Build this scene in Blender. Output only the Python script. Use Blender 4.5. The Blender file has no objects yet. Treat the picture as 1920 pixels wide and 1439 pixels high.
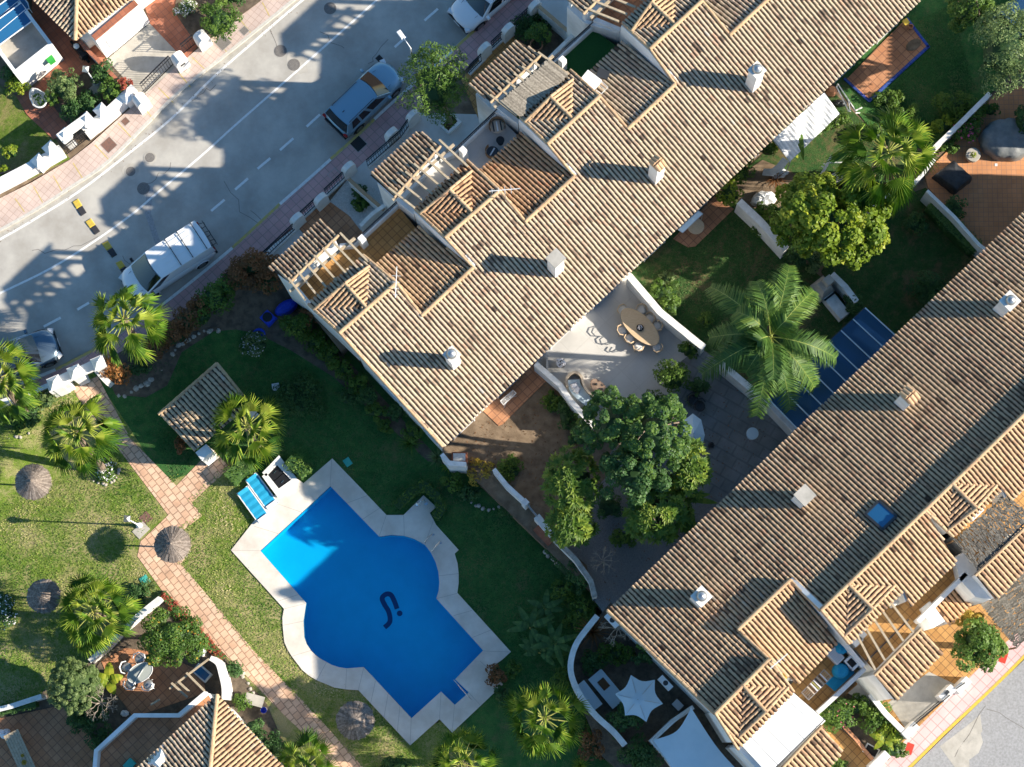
import bpy, math, random
import numpy as np
from mathutils import Vector, Matrix, noise
from mathutils.geometry import tessellate_polygon
random.seed(7)
RA = np.random.RandomState(11)
sc = bpy.context.scene
col = sc.collection
R = math.radians
V = Vector
# ------------------------------------------------------------------ camera
H = 110.0                      # flying height, m
F = 4080.0                     # focal length in photo pixels (1920 wide)
CX, CY = 960.0, 719.5
NX, NY = 1040.0, 1400.0        # the point straight below the drone
d = V(((NX-CX)/F, -(NY-CY)/F, -1)).normalized()
zc = -d
yc = (V((0, 1, 0)) - zc*zc.y).normalized()
xc = yc.cross(zc)
ROT = Matrix((xc, yc, zc))     # camera -> world
cam = bpy.data.cameras.new("camera"); co = bpy.data.objects.new("camera", cam); col.objects.link(co)
co.matrix_world = Matrix.Translation((0, 0, H)) @ ROT.to_4x4()
cam.sensor_width = 36; cam.lens = F/1920*36; cam.clip_start = 1; cam.clip_end = 2000
sc.camera = co
# ------------------------------------------------------------------ light
SUN_EL, SUN_AZ = 27.0, -2.4    # degrees; azimuth of the sun measured from +X
w = bpy.data.worlds.new("World"); sc.world = w; w.use_nodes = True
nt = w.node_tree; nt.nodes.clear()
sky = nt.nodes.new('ShaderNodeTexSky'); sky.sky_type = 'NISHITA'; sky.sun_disc = False
sky.sun_elevation = R(SUN_EL); sky.sun_rotation = R(90-SUN_AZ); sky.altitude = 50; sky.ozone_density = 2.0; sky.dust_density = .4
bg = nt.nodes.new('ShaderNodeBackground'); bg.inputs[1].default_value = 0.096
wo = nt.nodes.new('ShaderNodeOutputWorld')
hs_ = nt.nodes.new('ShaderNodeHueSaturation'); hs_.inputs['Saturation'].default_value = 1.22; hs_.inputs['Hue'].default_value = .495; nt.links.new(sky.outputs[0], hs_.inputs['Color']); nt.links.new(hs_.outputs[0], bg.inputs[0]); nt.links.new(bg.outputs[0], wo.inputs[0])
sl = bpy.data.lights.new("sun", 'SUN'); sl.energy = 5.0; sl.angle = R(0.6); sl.color = (1.0, 0.90, 0.75)
so = bpy.data.objects.new("sun", sl); col.objects.link(so)
sdir = V((math.cos(R(SUN_EL))*math.cos(R(SUN_AZ)), math.cos(R(SUN_EL))*math.sin(R(SUN_AZ)), math.sin(R(SUN_EL))))
so.rotation_euler = (-sdir).to_track_quat('-Z', 'Y').to_euler(); so.location = (60, 0, 60)
sc.view_settings.view_transform = 'Standard'; sc.view_settings.look = 'None'
sc.view_settings.exposure = 1.12; sc.view_settings.gamma = 1
sc.render.engine = 'CYCLES'
try:
    sc.cycles.max_bounces = 6; sc.cycles.transparent_max_bounces = 12
    sc.cycles.caustics_reflective = False; sc.cycles.caustics_refractive = False
except Exception: pass

def ray(px, py):
    return ROT @ V(((px-CX)/F, -(py-CY)/F, -1))
ZG = 0.0                       # local ground level (the pool garden lies lower than the street)
def P(px, py, z=0.0):
    """photo pixel + height above the local ground -> point of the place"""
    v = ray(px, py); t = (z+ZG-H)/v.z
    return V((v.x*t, v.y*t, z))
class Plane:
    def __init__(s, p, n): s.p, s.n = p, n.normalized()
    def at(s, px, py):
        v = ray(px, py); t = (s.p-V((0, 0, H))).dot(s.n)/v.dot(s.n)
        return V((0, 0, H))+v*t
    def z(s, p):
        return V((p.x, p.y, s.p.z-((p.x-s.p.x)*s.n.x+(p.y-s.p.y)*s.n.y)/s.n.z))
DROP = 1.2
ZONE = [(-400, 735), (0, 768), (98, 722), (190, 680), (300, 620), (440, 500), (505, 500), (545, 560), (640, 640), (828, 850), (842, 868), (925, 880), (1035, 1005), (1112, 1100), (1110, 1150), (1068, 1235), (1075, 1290), (1175, 1400), (1250, 1700), (-400, 1700)]
def inside(x, y, poly):
    c = False; n = len(poly)
    for i in range(n):
        (x1, y1), (x2, y2) = poly[i], poly[(i+1) % n]
        if (y1 > y) != (y2 > y) and x < (x2-x1)*(y-y1)/(y2-y1)+x1: c = not c
    return c
BASEL = [(-400, 980), (-160, 850), (0, 768), (98, 722), (190, 680), (300, 620), (370, 562), (440, 500), (500, 440)]
def terr(x, y):
    """level of the pool garden: falls away from the pavement over the first metres"""
    dm = 1e9
    for (x1, y1), (x2, y2) in zip(BASEL[:-1], BASEL[1:]):
        t = max(0, min(1, ((x-x1)*(x2-x1)+(y-y1)*(y2-y1))/((x2-x1)**2+(y2-y1)**2))); dm = min(dm, math.hypot(x-x1-t*(x2-x1), y-y1-t*(y2-y1)))
    q = max(0, min(1, (dm-10)/150)); return -DROP*q*q*(3-2*q)
def lvl(x, y): return terr(x, y) if inside(x, y, ZONE) else 0.0
def grounded(fn, bi=None):
    def w(*a, **k):
        global ZG
        s_ = ZG; b = k.get('base') if isinstance(k.get('base'), tuple) else (a[bi] if bi is not None and len(a) > bi and isinstance(a[bi], tuple) else None)
        if b is None: b = a[:2] if not isinstance(a[0], (str, tuple)) else a[0]
        ZG = lvl(*b[:2]); r = fn(*a, **k); ZG = s_; return r
    return w
PXM = 1/37.2                   # metres per photo pixel on the ground, about

# ------------------------------------------------------------------ materials
MATS = {}
def mat(name, c1, c2=None, scale=2.0, rough=.8, c3=None, rnd=0.0, bump=0.0, bscale=None, metal=0.0, detail=6, spec=.3,
        ramp=(.35, .65), rndc=None, trans=0.0, rot=0, emit=None, aniso=None):
    if name in MATS: return MATS[name]
    m = bpy.data.materials.new(name); m.use_nodes = True; MATS[name] = m
    n, l = m.node_tree.nodes, m.node_tree.links
    b = n['Principled BSDF']; b.inputs['Roughness'].default_value = rough; b.inputs['Metallic'].default_value = metal
    b.inputs['Specular IOR Level'].default_value = spec
    def rgb(c): return (c[0], c[1], c[2], 1)
    tc = n.new('ShaderNodeTexCoord'); src = tc.outputs['Object']
    if aniso:
        mp = n.new('ShaderNodeMapping'); mp.inputs['Scale'].default_value = aniso; mp.inputs['Rotation'].default_value = (0, 0, rot)
        l.new(src, mp.inputs[0]); src = mp.outputs[0]
    out = None
    if c2 is not None:
        ns = n.new('ShaderNodeTexNoise'); ns.inputs['Scale'].default_value = scale; ns.inputs['Detail'].default_value = detail
        ns.inputs['Roughness'].default_value = .62
        l.new(src, ns.inputs['Vector'])
        cr = n.new('ShaderNodeValToRGB'); cr.color_ramp.elements[0].position = ramp[0]; cr.color_ramp.elements[1].position = ramp[1]
        cr.color_ramp.elements[0].color = rgb(c1); cr.color_ramp.elements[1].color = rgb(c2)
        if c3 is not None:
            e = cr.color_ramp.elements.new((ramp[0]+ramp[1])/2); e.color = rgb(c3)
        l.new(ns.outputs['Fac'], cr.inputs[0]); out = cr.outputs[0]
    if rnd:
        at = n.new('ShaderNodeAttribute'); at.attribute_name = 'rnd'
        if rndc:
            r2 = n.new('ShaderNodeValToRGB'); els = r2.color_ramp.elements
            for i, (p, c) in enumerate(rndc):
                if i < 2: els[i].position = p; els[i].color = rgb(c)
                else:
                    e = els.new(p); e.color = rgb(c)
            l.new(at.outputs['Fac'], r2.inputs[0])
            if out is None: out = r2.outputs[0]
            else:
                mx = n.new('ShaderNodeMix'); mx.data_type = 'RGBA'; mx.blend_type = 'MIX'; mx.inputs[0].default_value = rnd
                l.new(out, mx.inputs[6]); l.new(r2.outputs[0], mx.inputs[7]); out = mx.outputs[2]
        else:
            hs = n.new('ShaderNodeHueSaturation'); mr = n.new('ShaderNodeMapRange')
            mr.inputs[3].default_value = 1-rnd; mr.inputs[4].default_value = 1+rnd
            l.new(at.outputs['Fac'], mr.inputs[0]); l.new(mr.outputs[0], hs.inputs['Value'])
            if out is None: hs.inputs['Color'].default_value = rgb(c1)
            else: l.new(out, hs.inputs['Color'])
            out = hs.outputs[0]
    if out is None: b.inputs['Base Color'].default_value = rgb(c1)
    else: l.new(out, b.inputs['Base Color'])
    if bump:
        nb = n.new('ShaderNodeTexNoise'); nb.inputs['Scale'].default_value = bscale or scale*6; nb.inputs['Detail'].default_value = 4
        bm_ = n.new('ShaderNodeBump'); bm_.inputs['Strength'].default_value = bump; bm_.inputs['Distance'].default_value = .05
        l.new(src, nb.inputs['Vector']); l.new(nb.outputs['Fac'], bm_.inputs['Height']); l.new(bm_.outputs[0], b.inputs['Normal'])
    if trans:
        tr = n.new('ShaderNodeBsdfTranslucent'); ms = n.new('ShaderNodeMixShader'); ms.inputs[0].default_value = trans
        if out is None: tr.inputs[0].default_value = rgb(c1)
        else: l.new(out, tr.inputs[0])
        l.new(b.outputs[0], ms.inputs[1]); l.new(tr.outputs[0], ms.inputs[2]); l.new(ms.outputs[0], n['Material Output'].inputs[0])
    return m

def tilemat(name, c1, c2, mortar, size=.4, rot=45, offs=0.0, ratio=1.0, mw=.02, rough=.75, blotch=.35, bscale=.8, noisec=None):
    """floor tiles: brick texture in metres, turned to the buildings' direction, with wear blotches"""
    m = bpy.data.materials.new(name); m.use_nodes = True; MATS[name] = m
    n, l = m.node_tree.nodes, m.node_tree.links
    b = n['Principled BSDF']; b.inputs['Roughness'].default_value = rough; b.inputs['Specular IOR Level'].default_value = .25
    tc = n.new('ShaderNodeTexCoord'); mp = n.new('ShaderNodeMapping'); mp.inputs['Rotation'].default_value = (0, 0, R(rot))
    l.new(tc.outputs['Object'], mp.inputs[0])
    br = n.new('ShaderNodeTexBrick'); br.offset = offs; br.squash = 1
    br.inputs['Scale'].default_value = 1; br.inputs['Brick Width'].default_value = size*ratio; br.inputs['Row Height'].default_value = size
    br.inputs['Mortar Size'].default_value = mw*size/.4; br.inputs['Mortar Smooth'].default_value = .1
    br.inputs['Color1'].default_value = (*c1, 1); br.inputs['Color2'].default_value = (*c2, 1); br.inputs['Mortar'].default_value = (*mortar, 1)
    l.new(mp.outputs[0], br.inputs['Vector'])
    ns = n.new('ShaderNodeTexNoise'); ns.inputs['Scale'].default_value = bscale; ns.inputs['Detail'].default_value = 8; ns.inputs['Roughness'].default_value = .65
    l.new(tc.outputs['Object'], ns.inputs['Vector'])
    mr = n.new('ShaderNodeMapRange'); mr.inputs[1].default_value = .3; mr.inputs[2].default_value = .7
    mr.inputs[3].default_value = 1-blotch; mr.inputs[4].default_value = 1+blotch*.6
    l.new(ns.outputs['Fac'], mr.inputs[0])
    hs = n.new('ShaderNodeHueSaturation'); l.new(mr.outputs[0], hs.inputs['Value']); l.new(br.outputs['Color'], hs.inputs['Color'])
    l.new(hs.outputs[0], b.inputs['Base Color'])
    bp = n.new('ShaderNodeBump'); bp.inputs['Strength'].default_value = .25; bp.inputs['Distance'].default_value = .01; bp.invert = True
    l.new(br.outputs['Fac'], bp.inputs['Height']); l.new(bp.outputs[0], b.inputs['Normal'])
    return m

def roofmat(name, shift=(1, 1, 1), lich=.5):
    m = bpy.data.materials.new(name); m.use_nodes = True; MATS[name] = m
    n, l = m.node_tree.nodes, m.node_tree.links
    b = n['Principled BSDF']; b.inputs['Roughness'].default_value = .85; b.inputs['Specular IOR Level'].default_value = .2
    at = n.new('ShaderNodeAttribute'); at.attribute_name = 'rnd'
    r2 = n.new('ShaderNodeValToRGB'); els = r2.color_ramp.elements
    cs = [(0, (.045, .031, .023)), (.07, (.20, .145, .105)), (.3, (.44, .325, .225)), (.5, (.54, .43, .295)), (.7, (.51, .385, .275)), (.86, (.47, .30, .20)), (.95, (.56, .48, .37)), (1, (.42, .37, .32))]  # lowest stop holds the painted shade of the tile channels
    for i, (p, c) in enumerate(cs):
        c = tuple(c[k]*shift[k] for k in range(3))+(1,)
        if i == 0: els[0].position = p; els[0].color = c
        elif i == 1: els[1].position = p; els[1].color = c
        else:
            e = els.new(p); e.color = c
    l.new(at.outputs['Fac'], r2.inputs[0])
    tc = n.new('ShaderNodeTexCoord')
    def nz(scale, lo, hi, detail=8):
        ns = n.new('ShaderNodeTexNoise'); ns.inputs['Scale'].default_value = scale; ns.inputs['Detail'].default_value = detail; ns.inputs['Roughness'].default_value = .7
        l.new(tc.outputs['Object'], ns.inputs['Vector'])
        mr = n.new('ShaderNodeMapRange'); mr.inputs[1].default_value = lo; mr.inputs[2].default_value = hi
        l.new(ns.outputs['Fac'], mr.inputs[0]); return mr.outputs[0]
    def mul(a, b_):
        q = n.new('ShaderNodeMath'); q.operation = 'MULTIPLY'; l.new(a, q.inputs[0])
        if isinstance(b_, float): q.inputs[1].default_value = b_
        else: l.new(b_, q.inputs[1])
        return q.outputs[0]
    big = nz(.35, .42, .62); fine = nz(5.5, .52, .62)
    fac = mul(mul(big, fine), lich*1.0)
    mx = n.new('ShaderNodeMix'); mx.data_type = 'RGBA'; l.new(fac, mx.inputs[0]); l.new(r2.outputs[0], mx.inputs[6]); mx.inputs[7].default_value = (.05, .043, .038, 1)
    f2 = mul(nz(9, .56, .66), .55)
    mx2 = n.new('ShaderNodeMix'); mx2.data_type = 'RGBA'; l.new(f2, mx2.inputs[0]); l.new(mx.outputs[2], mx2.inputs[6]); mx2.inputs[7].default_value = (.10, .085, .075, 1)
    l.new(mx2.outputs[2], b.inputs['Base Color'])
    return m

# ------------------------------------------------------------------ mesh builder
LOC = {}
class MB:
    def __init__(s): s.v, s.f, s.m, s.r = [], [], [], []
    def add(s, vs, fs, m=0, r=None):
        o = len(s.v); s.v.extend([tuple(q) for q in vs])
        for i, f in enumerate(fs):
            s.f.append(tuple(o+k for k in f)); s.m.append(m)
            s.r.append(r[i] if isinstance(r, (list, np.ndarray)) else (random.random() if r is None else r))
        return s
    def quad(s, a, b, c, d_, m=0, r=None): return s.add([a, b, c, d_], [(0, 1, 2, 3)], m, r)
    def poly(s, pts, m=0, r=None): return s.add(pts, [tuple(range(len(pts)))], m, r)
    def prism(s, pts, z0, z1, m=0, mtop=None, bottom=False):
        """pts: plan points (any with .x .y) counter-clockwise or not; walls z0..z1"""
        pts = [V((p[0], p[1])) for p in pts]
        a = sum(pts[i].x*pts[(i+1) % len(pts)].y-pts[(i+1) % len(pts)].x*pts[i].y for i in range(len(pts)))
        if a < 0: pts = pts[::-1]
        n = len(pts)
        z1s = z1 if isinstance(z1, (list, tuple)) else [z1]*n
        if a < 0 and isinstance(z1, (list, tuple)): z1s = list(z1)[::-1]
        vs = [(p.x, p.y, z0) for p in pts]+[(p.x, p.y, z) for p, z in zip(pts, z1s)]
        s.add(vs, [(i, (i+1) % n, n+(i+1) % n, n+i) for i in range(n)], m)
        s.add(vs[n:], [tuple(range(n))], m if mtop is None else mtop)
        if bottom: s.add(vs[:n], [tuple(range(n))[::-1]], m)
        return s
    def box(s, c, sx, sy, sz, rot=0, m=0, r=None, top=1.0):
        cs, sn = math.cos(rot), math.sin(rot); vs = []
        for k, zz in enumerate((0, sz)):
            q = 1 if k == 0 else top
            for x, y in ((-1, -1), (1, -1), (1, 1), (-1, 1)):
                X, Y = x*sx/2*q, y*sy/2*q
                vs.append((c[0]+X*cs-Y*sn, c[1]+X*sn+Y*cs, c[2]+zz))
        return s.add(vs, [(0, 3, 2, 1), (4, 5, 6, 7), (0, 1, 5, 4), (1, 2, 6, 5), (2, 3, 7, 6), (3, 0, 4, 7)], m, r)
    def bar(s, a, b, w_, h, m=0, r=None, up=V((0, 0, 1))):
        """rectangular bar from a to b (centre of its underside)"""
        a, b = V(a), V(b); t = (b-a).normalized(); sd = t.cross(up)
        if sd.length < 1e-4: sd = V((1, 0, 0))
        sd.normalize(); u = sd.cross(t)
        vs = [p+sd*x*w_/2+u*y for p in (a, b) for x, y in ((-1, 0), (1, 0), (1, h), (-1, h))]
        return s.add(vs, [(0, 1, 2, 3), (7, 6, 5, 4), (0, 4, 5, 1), (1, 5, 6, 2), (2, 6, 7, 3), (3, 7, 4, 0)], m, r)
    def tube(s, pts, r, n=6, m=0, rv=None, cap=True):
        pts = [V(p) for p in pts]; rs = r if isinstance(r, (list, tuple)) else [r]*len(pts)
        vs = []; pu = V((.3, .2, 1)).normalized()
        for i, p in enumerate(pts):
            t = (pts[min(i+1, len(pts)-1)]-pts[max(i-1, 0)]).normalized()
            a = t.cross(pu)
            if a.length < .05: a = t.cross(V((1, 0, 0)))
            a.normalize(); b = t.cross(a)
            for k in range(n):
                q = 2*math.pi*k/n; vs.append(p+(a*math.cos(q)+b*math.sin(q))*rs[i])
        fs = [(i*n+k, i*n+(k+1) % n, (i+1)*n+(k+1) % n, (i+1)*n+k) for i in range(len(pts)-1) for k in range(n)]
        if cap: fs += [tuple(range(n))[::-1], tuple((len(pts)-1)*n+k for k in range(n))]
        return s.add(vs, fs, m, rv)
    def lathe(s, c, prof, n=24, m=0, r=None, sx=1, sy=1, rot=0, jit=0):
        """prof: (radius, z) from bottom to top"""
        vs = []; cs, sn = math.cos(rot), math.sin(rot)
        for rr, z in prof:
            for k in range(n):
                q = 2*math.pi*k/n; j = 1+(random.random()-.5)*jit; X, Y = rr*math.cos(q)*sx*j, rr*math.sin(q)*sy*j
                vs.append((c[0]+X*cs-Y*sn, c[1]+X*sn+Y*cs, c[2]+z))
        fs = [(i*n+k, i*n+(k+1) % n, (i+1)*n+(k+1) % n, (i+1)*n+k) for i in range(len(prof)-1) for k in range(n)]
        if prof[-1][0] > 1e-4: fs.append(tuple((len(prof)-1)*n+k for k in range(n)))
        return s.add(vs, fs, m, r)
    def build(s, name, mats, parent=None, smooth=False, local=False):
        if not isinstance(mats, (list, tuple)): mats = [mats]
        if not s.v: s.v = [(0, 0, 0)]
        a = np.array(s.v, dtype=float)
        if parent is not None: o = LOC.get(parent.name, V((0, 0, 0)))
        elif local: o = V((0, 0, 0))
        else: o = V(((a[:, 0].min()+a[:, 0].max())/2, (a[:, 1].min()+a[:, 1].max())/2, a[:, 2].min()))
        if not local: a = a-np.array(o)
        me = bpy.data.meshes.new(name); me.from_pydata(a.tolist(), [], s.f)
        for m in mats: me.materials.append(m if not isinstance(m, str) else MATS[m])
        me.polygons.foreach_set('material_index', s.m)
        at = me.attributes.new('rnd', 'FLOAT', 'FACE'); at.data.foreach_set('value', np.array(s.r, dtype=np.float32))
        if smooth: me.polygons.foreach_set('use_smooth', [True]*len(s.f))
        me.update()
        ob = bpy.data.objects.new(name, me); col.objects.link(ob)
        if parent is not None:
            ob.parent = parent; LOC[ob.name] = o
        else:
            ob.location = o+V((0, 0, ZG)); LOC[ob.name] = o
        return ob

def thing(name, label, cat, loc, group=None, rz=0):
    o = bpy.data.objects.new(name, None); col.objects.link(o); o.location = V(loc)+V((0, 0, ZG)); o.rotation_euler = (0, 0, rz); o.empty_display_size = .3
    LOC[o.name] = V(loc); o['label'] = label; o['category'] = cat
    if group: o['group'] = group
    return o
def terrain(name, pts, dz, m, cell=.7):
    """ground surface that follows the fall of the pool garden"""
    import bmesh
    bm = bmesh.new(); w0 = [P(x, y, 0) for x, y in pts]; bm.faces.new([bm.verts.new(p) for p in w0]); xs = [p.x for p in w0]; ys = [p.y for p in w0]
    for ax, lo, hi in ((0, min(xs), max(xs)), (1, min(ys), max(ys))):
        k = math.floor(lo/cell)+1
        while k*cell < hi:
            c_, n_ = [0, 0, 0], [0, 0, 0]; c_[ax] = k*cell; n_[ax] = 1
            bmesh.ops.bisect_plane(bm, geom=bm.verts[:]+bm.edges[:]+bm.faces[:], plane_co=c_, plane_no=n_); k += 1
    for v in bm.verts:
        q = ROT.transposed() @ (v.co-V((0, 0, H))); px, py = CX+F*q.x/-q.z, CY-F*q.y/-q.z; v.co.z = terr(px, py)+dz
    me = bpy.data.meshes.new(name); bm.normal_update(); bm.faces.ensure_lookup_table()
    if bm.faces and bm.faces[0].normal.z < 0: bmesh.ops.reverse_faces(bm, faces=bm.faces[:])
    bm.to_mesh(me); bm.free(); me.materials.append(MATS[m]); o = bpy.data.objects.new(name, me); col.objects.link(o); o['kind'] = 'structure'; return o
def tag(o, label, cat, group=None, kind=None):
    o['label'] = label; o['category'] = cat
    if group: o['group'] = group
    if kind: o['kind'] = kind
    return o
def structure(mb, name, mats, smooth=False):
    o = mb.build(name, mats, smooth=smooth); o['kind'] = 'structure'; return o
def copy_tree(o, parent=None):
    c = o.copy(); col.objects.link(c)
    if parent is not None: c.parent = parent
    for ch in list(o.children): copy_tree(ch, c)
    return c
def PP(pts, z=0.0): return [P(x, y, z) for x, y in pts]
def sheet(name, pts, z, m, z0=None, holes=(), kind='structure', rim=None):
    """ground surface: a slab with its outline given as photo pixels at its own height"""
    mb = MB(); out = PP(pts, z); hs = [PP(h, z) for h in holes]
    fl = [out]+hs; allp = [p for q in fl for p in q]
    if holes:
        tr = tessellate_polygon(fl)
        fs = []
        for t in tr:
            a, b, c = (allp[i] for i in t)
            fs.append(tuple(t) if (b-a).cross(c-a).z > 0 else tuple(t)[::-1])
        mb.add(allp, fs, 0)
        if z0 is not None:
            for q in fl:
                n = len(q)
                mb.add([V((p.x, p.y, z0)) for p in q]+q, [(i, (i+1) % n, n+(i+1) % n, n+i) for i in range(n)], 1 if rim else 0)
    else: mb.prism(out, z0 if z0 is not None else z-.02, z, 1 if rim else 0, mtop=0)
    o = mb.build(name, [m, rim] if rim else m)
    if kind: o['kind'] = kind
    return o
def offset_line(pts, dist):
    """polyline moved sideways (left of travel positive)"""
    res = []
    for i, p in enumerate(pts):
        a = pts[max(i-1, 0)]; b = pts[min(i+1, len(pts)-1)]
        t = V((b.x-a.x, b.y-a.y)).normalized(); nn = V((-t.y, t.x))
        k = 1.0
        if 0 < i < len(pts)-1:
            t1 = V((p.x-a.x, p.y-a.y)).normalized(); k = 1/max(.5, V((-t1.y, t1.x)).dot(nn))
        res.append(V((p.x+nn.x*dist*k, p.y+nn.y*dist*k, p.z)))
    return res
def wallstrip(mb, wpts, th, z0, z1, m=0, capm=None, cap=.05, over=.03):
    l_, r_ = offset_line(wpts, th/2), offset_line(wpts, -th/2)
    mb.prism(l_+r_[::-1], z0, z1, m)
    if capm is not None:
        l_, r_ = offset_line(wpts, th/2+over), offset_line(wpts, -th/2-over); mb.prism(l_+r_[::-1], z1+.002, z1+cap, capm, bottom=True)
def smooth_line(pts, k=6):
    res = []
    for i in range(len(pts)-1):
        p0, p1, p2, p3 = pts[max(i-1, 0)], pts[i], pts[i+1], pts[min(i+2, len(pts)-1)]
        for j in range(k):
            t = j/k
            res.append(tuple(.5*((2*b)+(-a+c)*t+(2*a-5*b+4*c-d_)*t*t+(-a+3*b-3*c+d_)*t**3) for a, b, c, d_ in zip(p0, p1, p2, p3)))
    res.append(tuple(pts[-1])); return res
# ------------------------------------------------------------------ palette
mat('asphalt', (.33, .31, .275), (.46, .44, .395), .55, .9, c3=(.39, .37, .335), bump=.15, bscale=60)
mat('asphalt grey', (.25, .25, .25), (.34, .34, .345), 9, .9, bump=.3, bscale=40)
mat('concrete', (.34, .32, .28), (.46, .43, .38), 1.6, .85, bump=.1)
mat('pale concrete', (.50, .48, .45), (.62, .60, .57), .9, .7)
mat('kerb stone', (.44, .42, .38), (.55, .53, .48), 5, .85)
mat('white render', (.66, .65, .62), (.84, .83, .81), .9, .8, bump=.06, bscale=14)
mat('white wall dirty', (.60, .59, .56), (.80, .79, .77), 2.2, .85, bump=.1)
mat('paint white', (.72, .72, .70), (.56, .55, .53), 7, .8, ramp=(.45, .75))
mat('paint yellow', (.62, .44, .04), (.45, .33, .08), 8, .7)
mat('kerb yellow', (.55, .42, .10), (.38, .32, .18), 6, .8)
mat('rubber black', (.035, .035, .04), rough=.6)
mat('iron', (.02, .02, .022), rough=.5)
mat('manhole iron', (.22, .205, .19), (.13, .12, .11), 30, .7)
mat('rust cover', (.20, .10, .075), (.13, .085, .07), 12, .8)
mat('earth', (.13, .092, .06), (.23, .17, .115), 2.0, .95, bump=.4, bscale=20)
mat('dark earth', (.08, .062, .047), (.16, .125, .09), 3.0, .95, bump=.4, bscale=20)
mat('gravel', (.14, .14, .14), (.27, .265, .26), 26, .95, bump=.5, bscale=60)
mat('pebbles', (.42, .40, .37), (.62, .60, .56), 18, .9, bump=.5, bscale=40)
mat('artificial turf', (.012, .075, .018), (.02, .10, .028), 14, .95)
mat('wood beam', (.34, .27, .18), (.46, .38, .27), 8, .8)
mat('wood brown', (.16, .09, .045), (.26, .16, .085), 6, .7, aniso=(1, 8, 1))
mat('reed', (.20, .17, .13), (.38, .33, .26), 12, .95, rnd=.35)
mat('reed dark', (.07, .065, .055), (.18, .165, .14), 14, .95, rnd=.4)
mat('thatch', (.15, .12, .10), (.29, .245, .21), 9, .95, rnd=.35)
mat('pool blue', (.02, .41, .67), (.03, .45, .73), .8, .6)
mat('pool mark', (.01, .03, .13), rough=.6)
mat('pool deck', (.56, .505, .44), (.71, .665, .60), .8, .8, bump=.08, bscale=30)
mat('joint', (.36, .33, .30), rough=.9)
mat('brick edge', (.28, .09, .05), (.36, .14, .08), 5, .8)
mat('rock', (.30, .27, .23), (.52, .48, .42), 4, .9, rnd=.25, bump=.4, bscale=8)
mat('trunk', (.15, .11, .08), (.27, .21, .16), 9, .95, aniso=(1, 1, 6), bump=.5, bscale=20)
mat('bare twig', (.30, .25, .20), (.42, .36, .29), 6, .9)
mat('plastic white', (.72, .73, .74), rough=.4)
mat('plastic blue', (.02, .06, .55), rough=.4)
mat('plastic green', (.03, .30, .05), rough=.5)
mat('teal cover', (.04, .36, .30), (.07, .42, .36), 6, .7)
mat('cushion white', (.66, .65, .62), rough=.9)
mat('cushion beige', (.52, .43, .33), rough=.9)
mat('lounger blue', (.012, .27, .47), (.02, .33, .55), 3, .6)
mat('black cloth', (.022, .024, .028), (.045, .048, .052), 4, .55, bump=.6, bscale=5)
mat('grey cloth', (.15, .165, .17), (.22, .23, .235), 3, .5, bump=.7, bscale=4)
mat('sail cloth', (.48, .60, .68), (.56, .68, .76), .6, .7)
mat('clear plastic', (.50, .53, .56), (.72, .73, .74), 2.0, .18, bump=.3, bscale=6, spec=.6)
mat('metal grey', (.42, .43, .44), rough=.35, metal=.7)
mat('metal dark', (.06, .065, .07), rough=.4, metal=.5)
mat('steel', (.6, .6, .6), rough=.25, metal=1.0)
mat('terracotta pot', (.42, .19, .10), (.5, .25, .14), 5, .8)
mat('table wood', (.50, .36, .22), (.62, .47, .31), 7, .6, aniso=(1, 7, 1), rot=R(40))
mat('table brown', (.22, .15, .11), (.29, .21, .16), 6, .6)
mat('soil pot', (.05, .035, .025), rough=.95)
mat('car blue', (.22, .36, .46), rough=.28, metal=.35, spec=.6)
mat('car silver', (.13, .19, .25), rough=.25, metal=.6, spec=.6)
mat('car white', (.74, .75, .76), rough=.22, spec=.6)
mat('car glass', (.008, .010, .013), rough=.05, spec=.8)
mat('car black', (.018, .018, .02), rough=.35)
mat('tyre', (.015, .015, .015), rough=.85)
mat('rim', (.3, .3, .31), rough=.3, metal=.8)
mat('lamp red', (.35, .02, .02), rough=.3)
mat('lamp clear', (.65, .67, .7), rough=.15, spec=.7)
mat('sign red', (.5, .05, .03), rough=.5)
mat('flower white', (.80, .78, .80), rough=.8)
mat('flower pink', (.62, .10, .22), rough=.8)
mat('skylight blue', (.02, .11, .24), rough=.12, spec=.6)
mat('dark void', (.02, .02, .022), rough=.9)
roofmat('roof tiles'); roofmat('roof tiles grey', (.90, .82, .75), .75); roofmat('roof tiles warm', (1.05, .90, .76), .4); roofmat('roof tiles red', (1.0, .78, .62), .45)
roofmat('roof tiles mossy', (.74, .70, .68), 1.0); roofmat('roof mortar', (.95, .86, .74), .25)
tilemat('pink paving', (.52, .29, .27), (.56, .33, .31), (.34, .23, .21), .40, 46, mw=.018, blotch=.15)
tilemat('beige paving', (.52, .41, .36), (.57, .455, .40), (.43, .32, .27), .30, 38, mw=.02, blotch=.18)
tilemat('rose paving', (.64, .42, .41), (.70, .47, .45), (.45, .28, .26), .45, 44, mw=.018, blotch=.14)
tilemat('path clay', (.60, .37, .245), (.70, .49, .35), (.34, .22, .15), .36, 51, offs=.5, mw=.028, blotch=.25, bscale=1.1)
tilemat('terrace ochre', (.42, .22, .075), (.50, .28, .10), (.20, .11, .05), .33, 46, mw=.02, blotch=.25)
tilemat('terrace clay', (.44, .20, .10), (.50, .25, .135), (.26, .13, .08), .36, 46, mw=.022, blotch=.3)
tilemat('terrace red', (.36, .13, .075), (.42, .165, .10), (.24, .11, .08), .30, 50, mw=.02, blotch=.3)
tilemat('terrace orange', (.52, .24, .11), (.56, .27, .13), (.34, .19, .13), .25, 0, mw=.02, blotch=.2)
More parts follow.
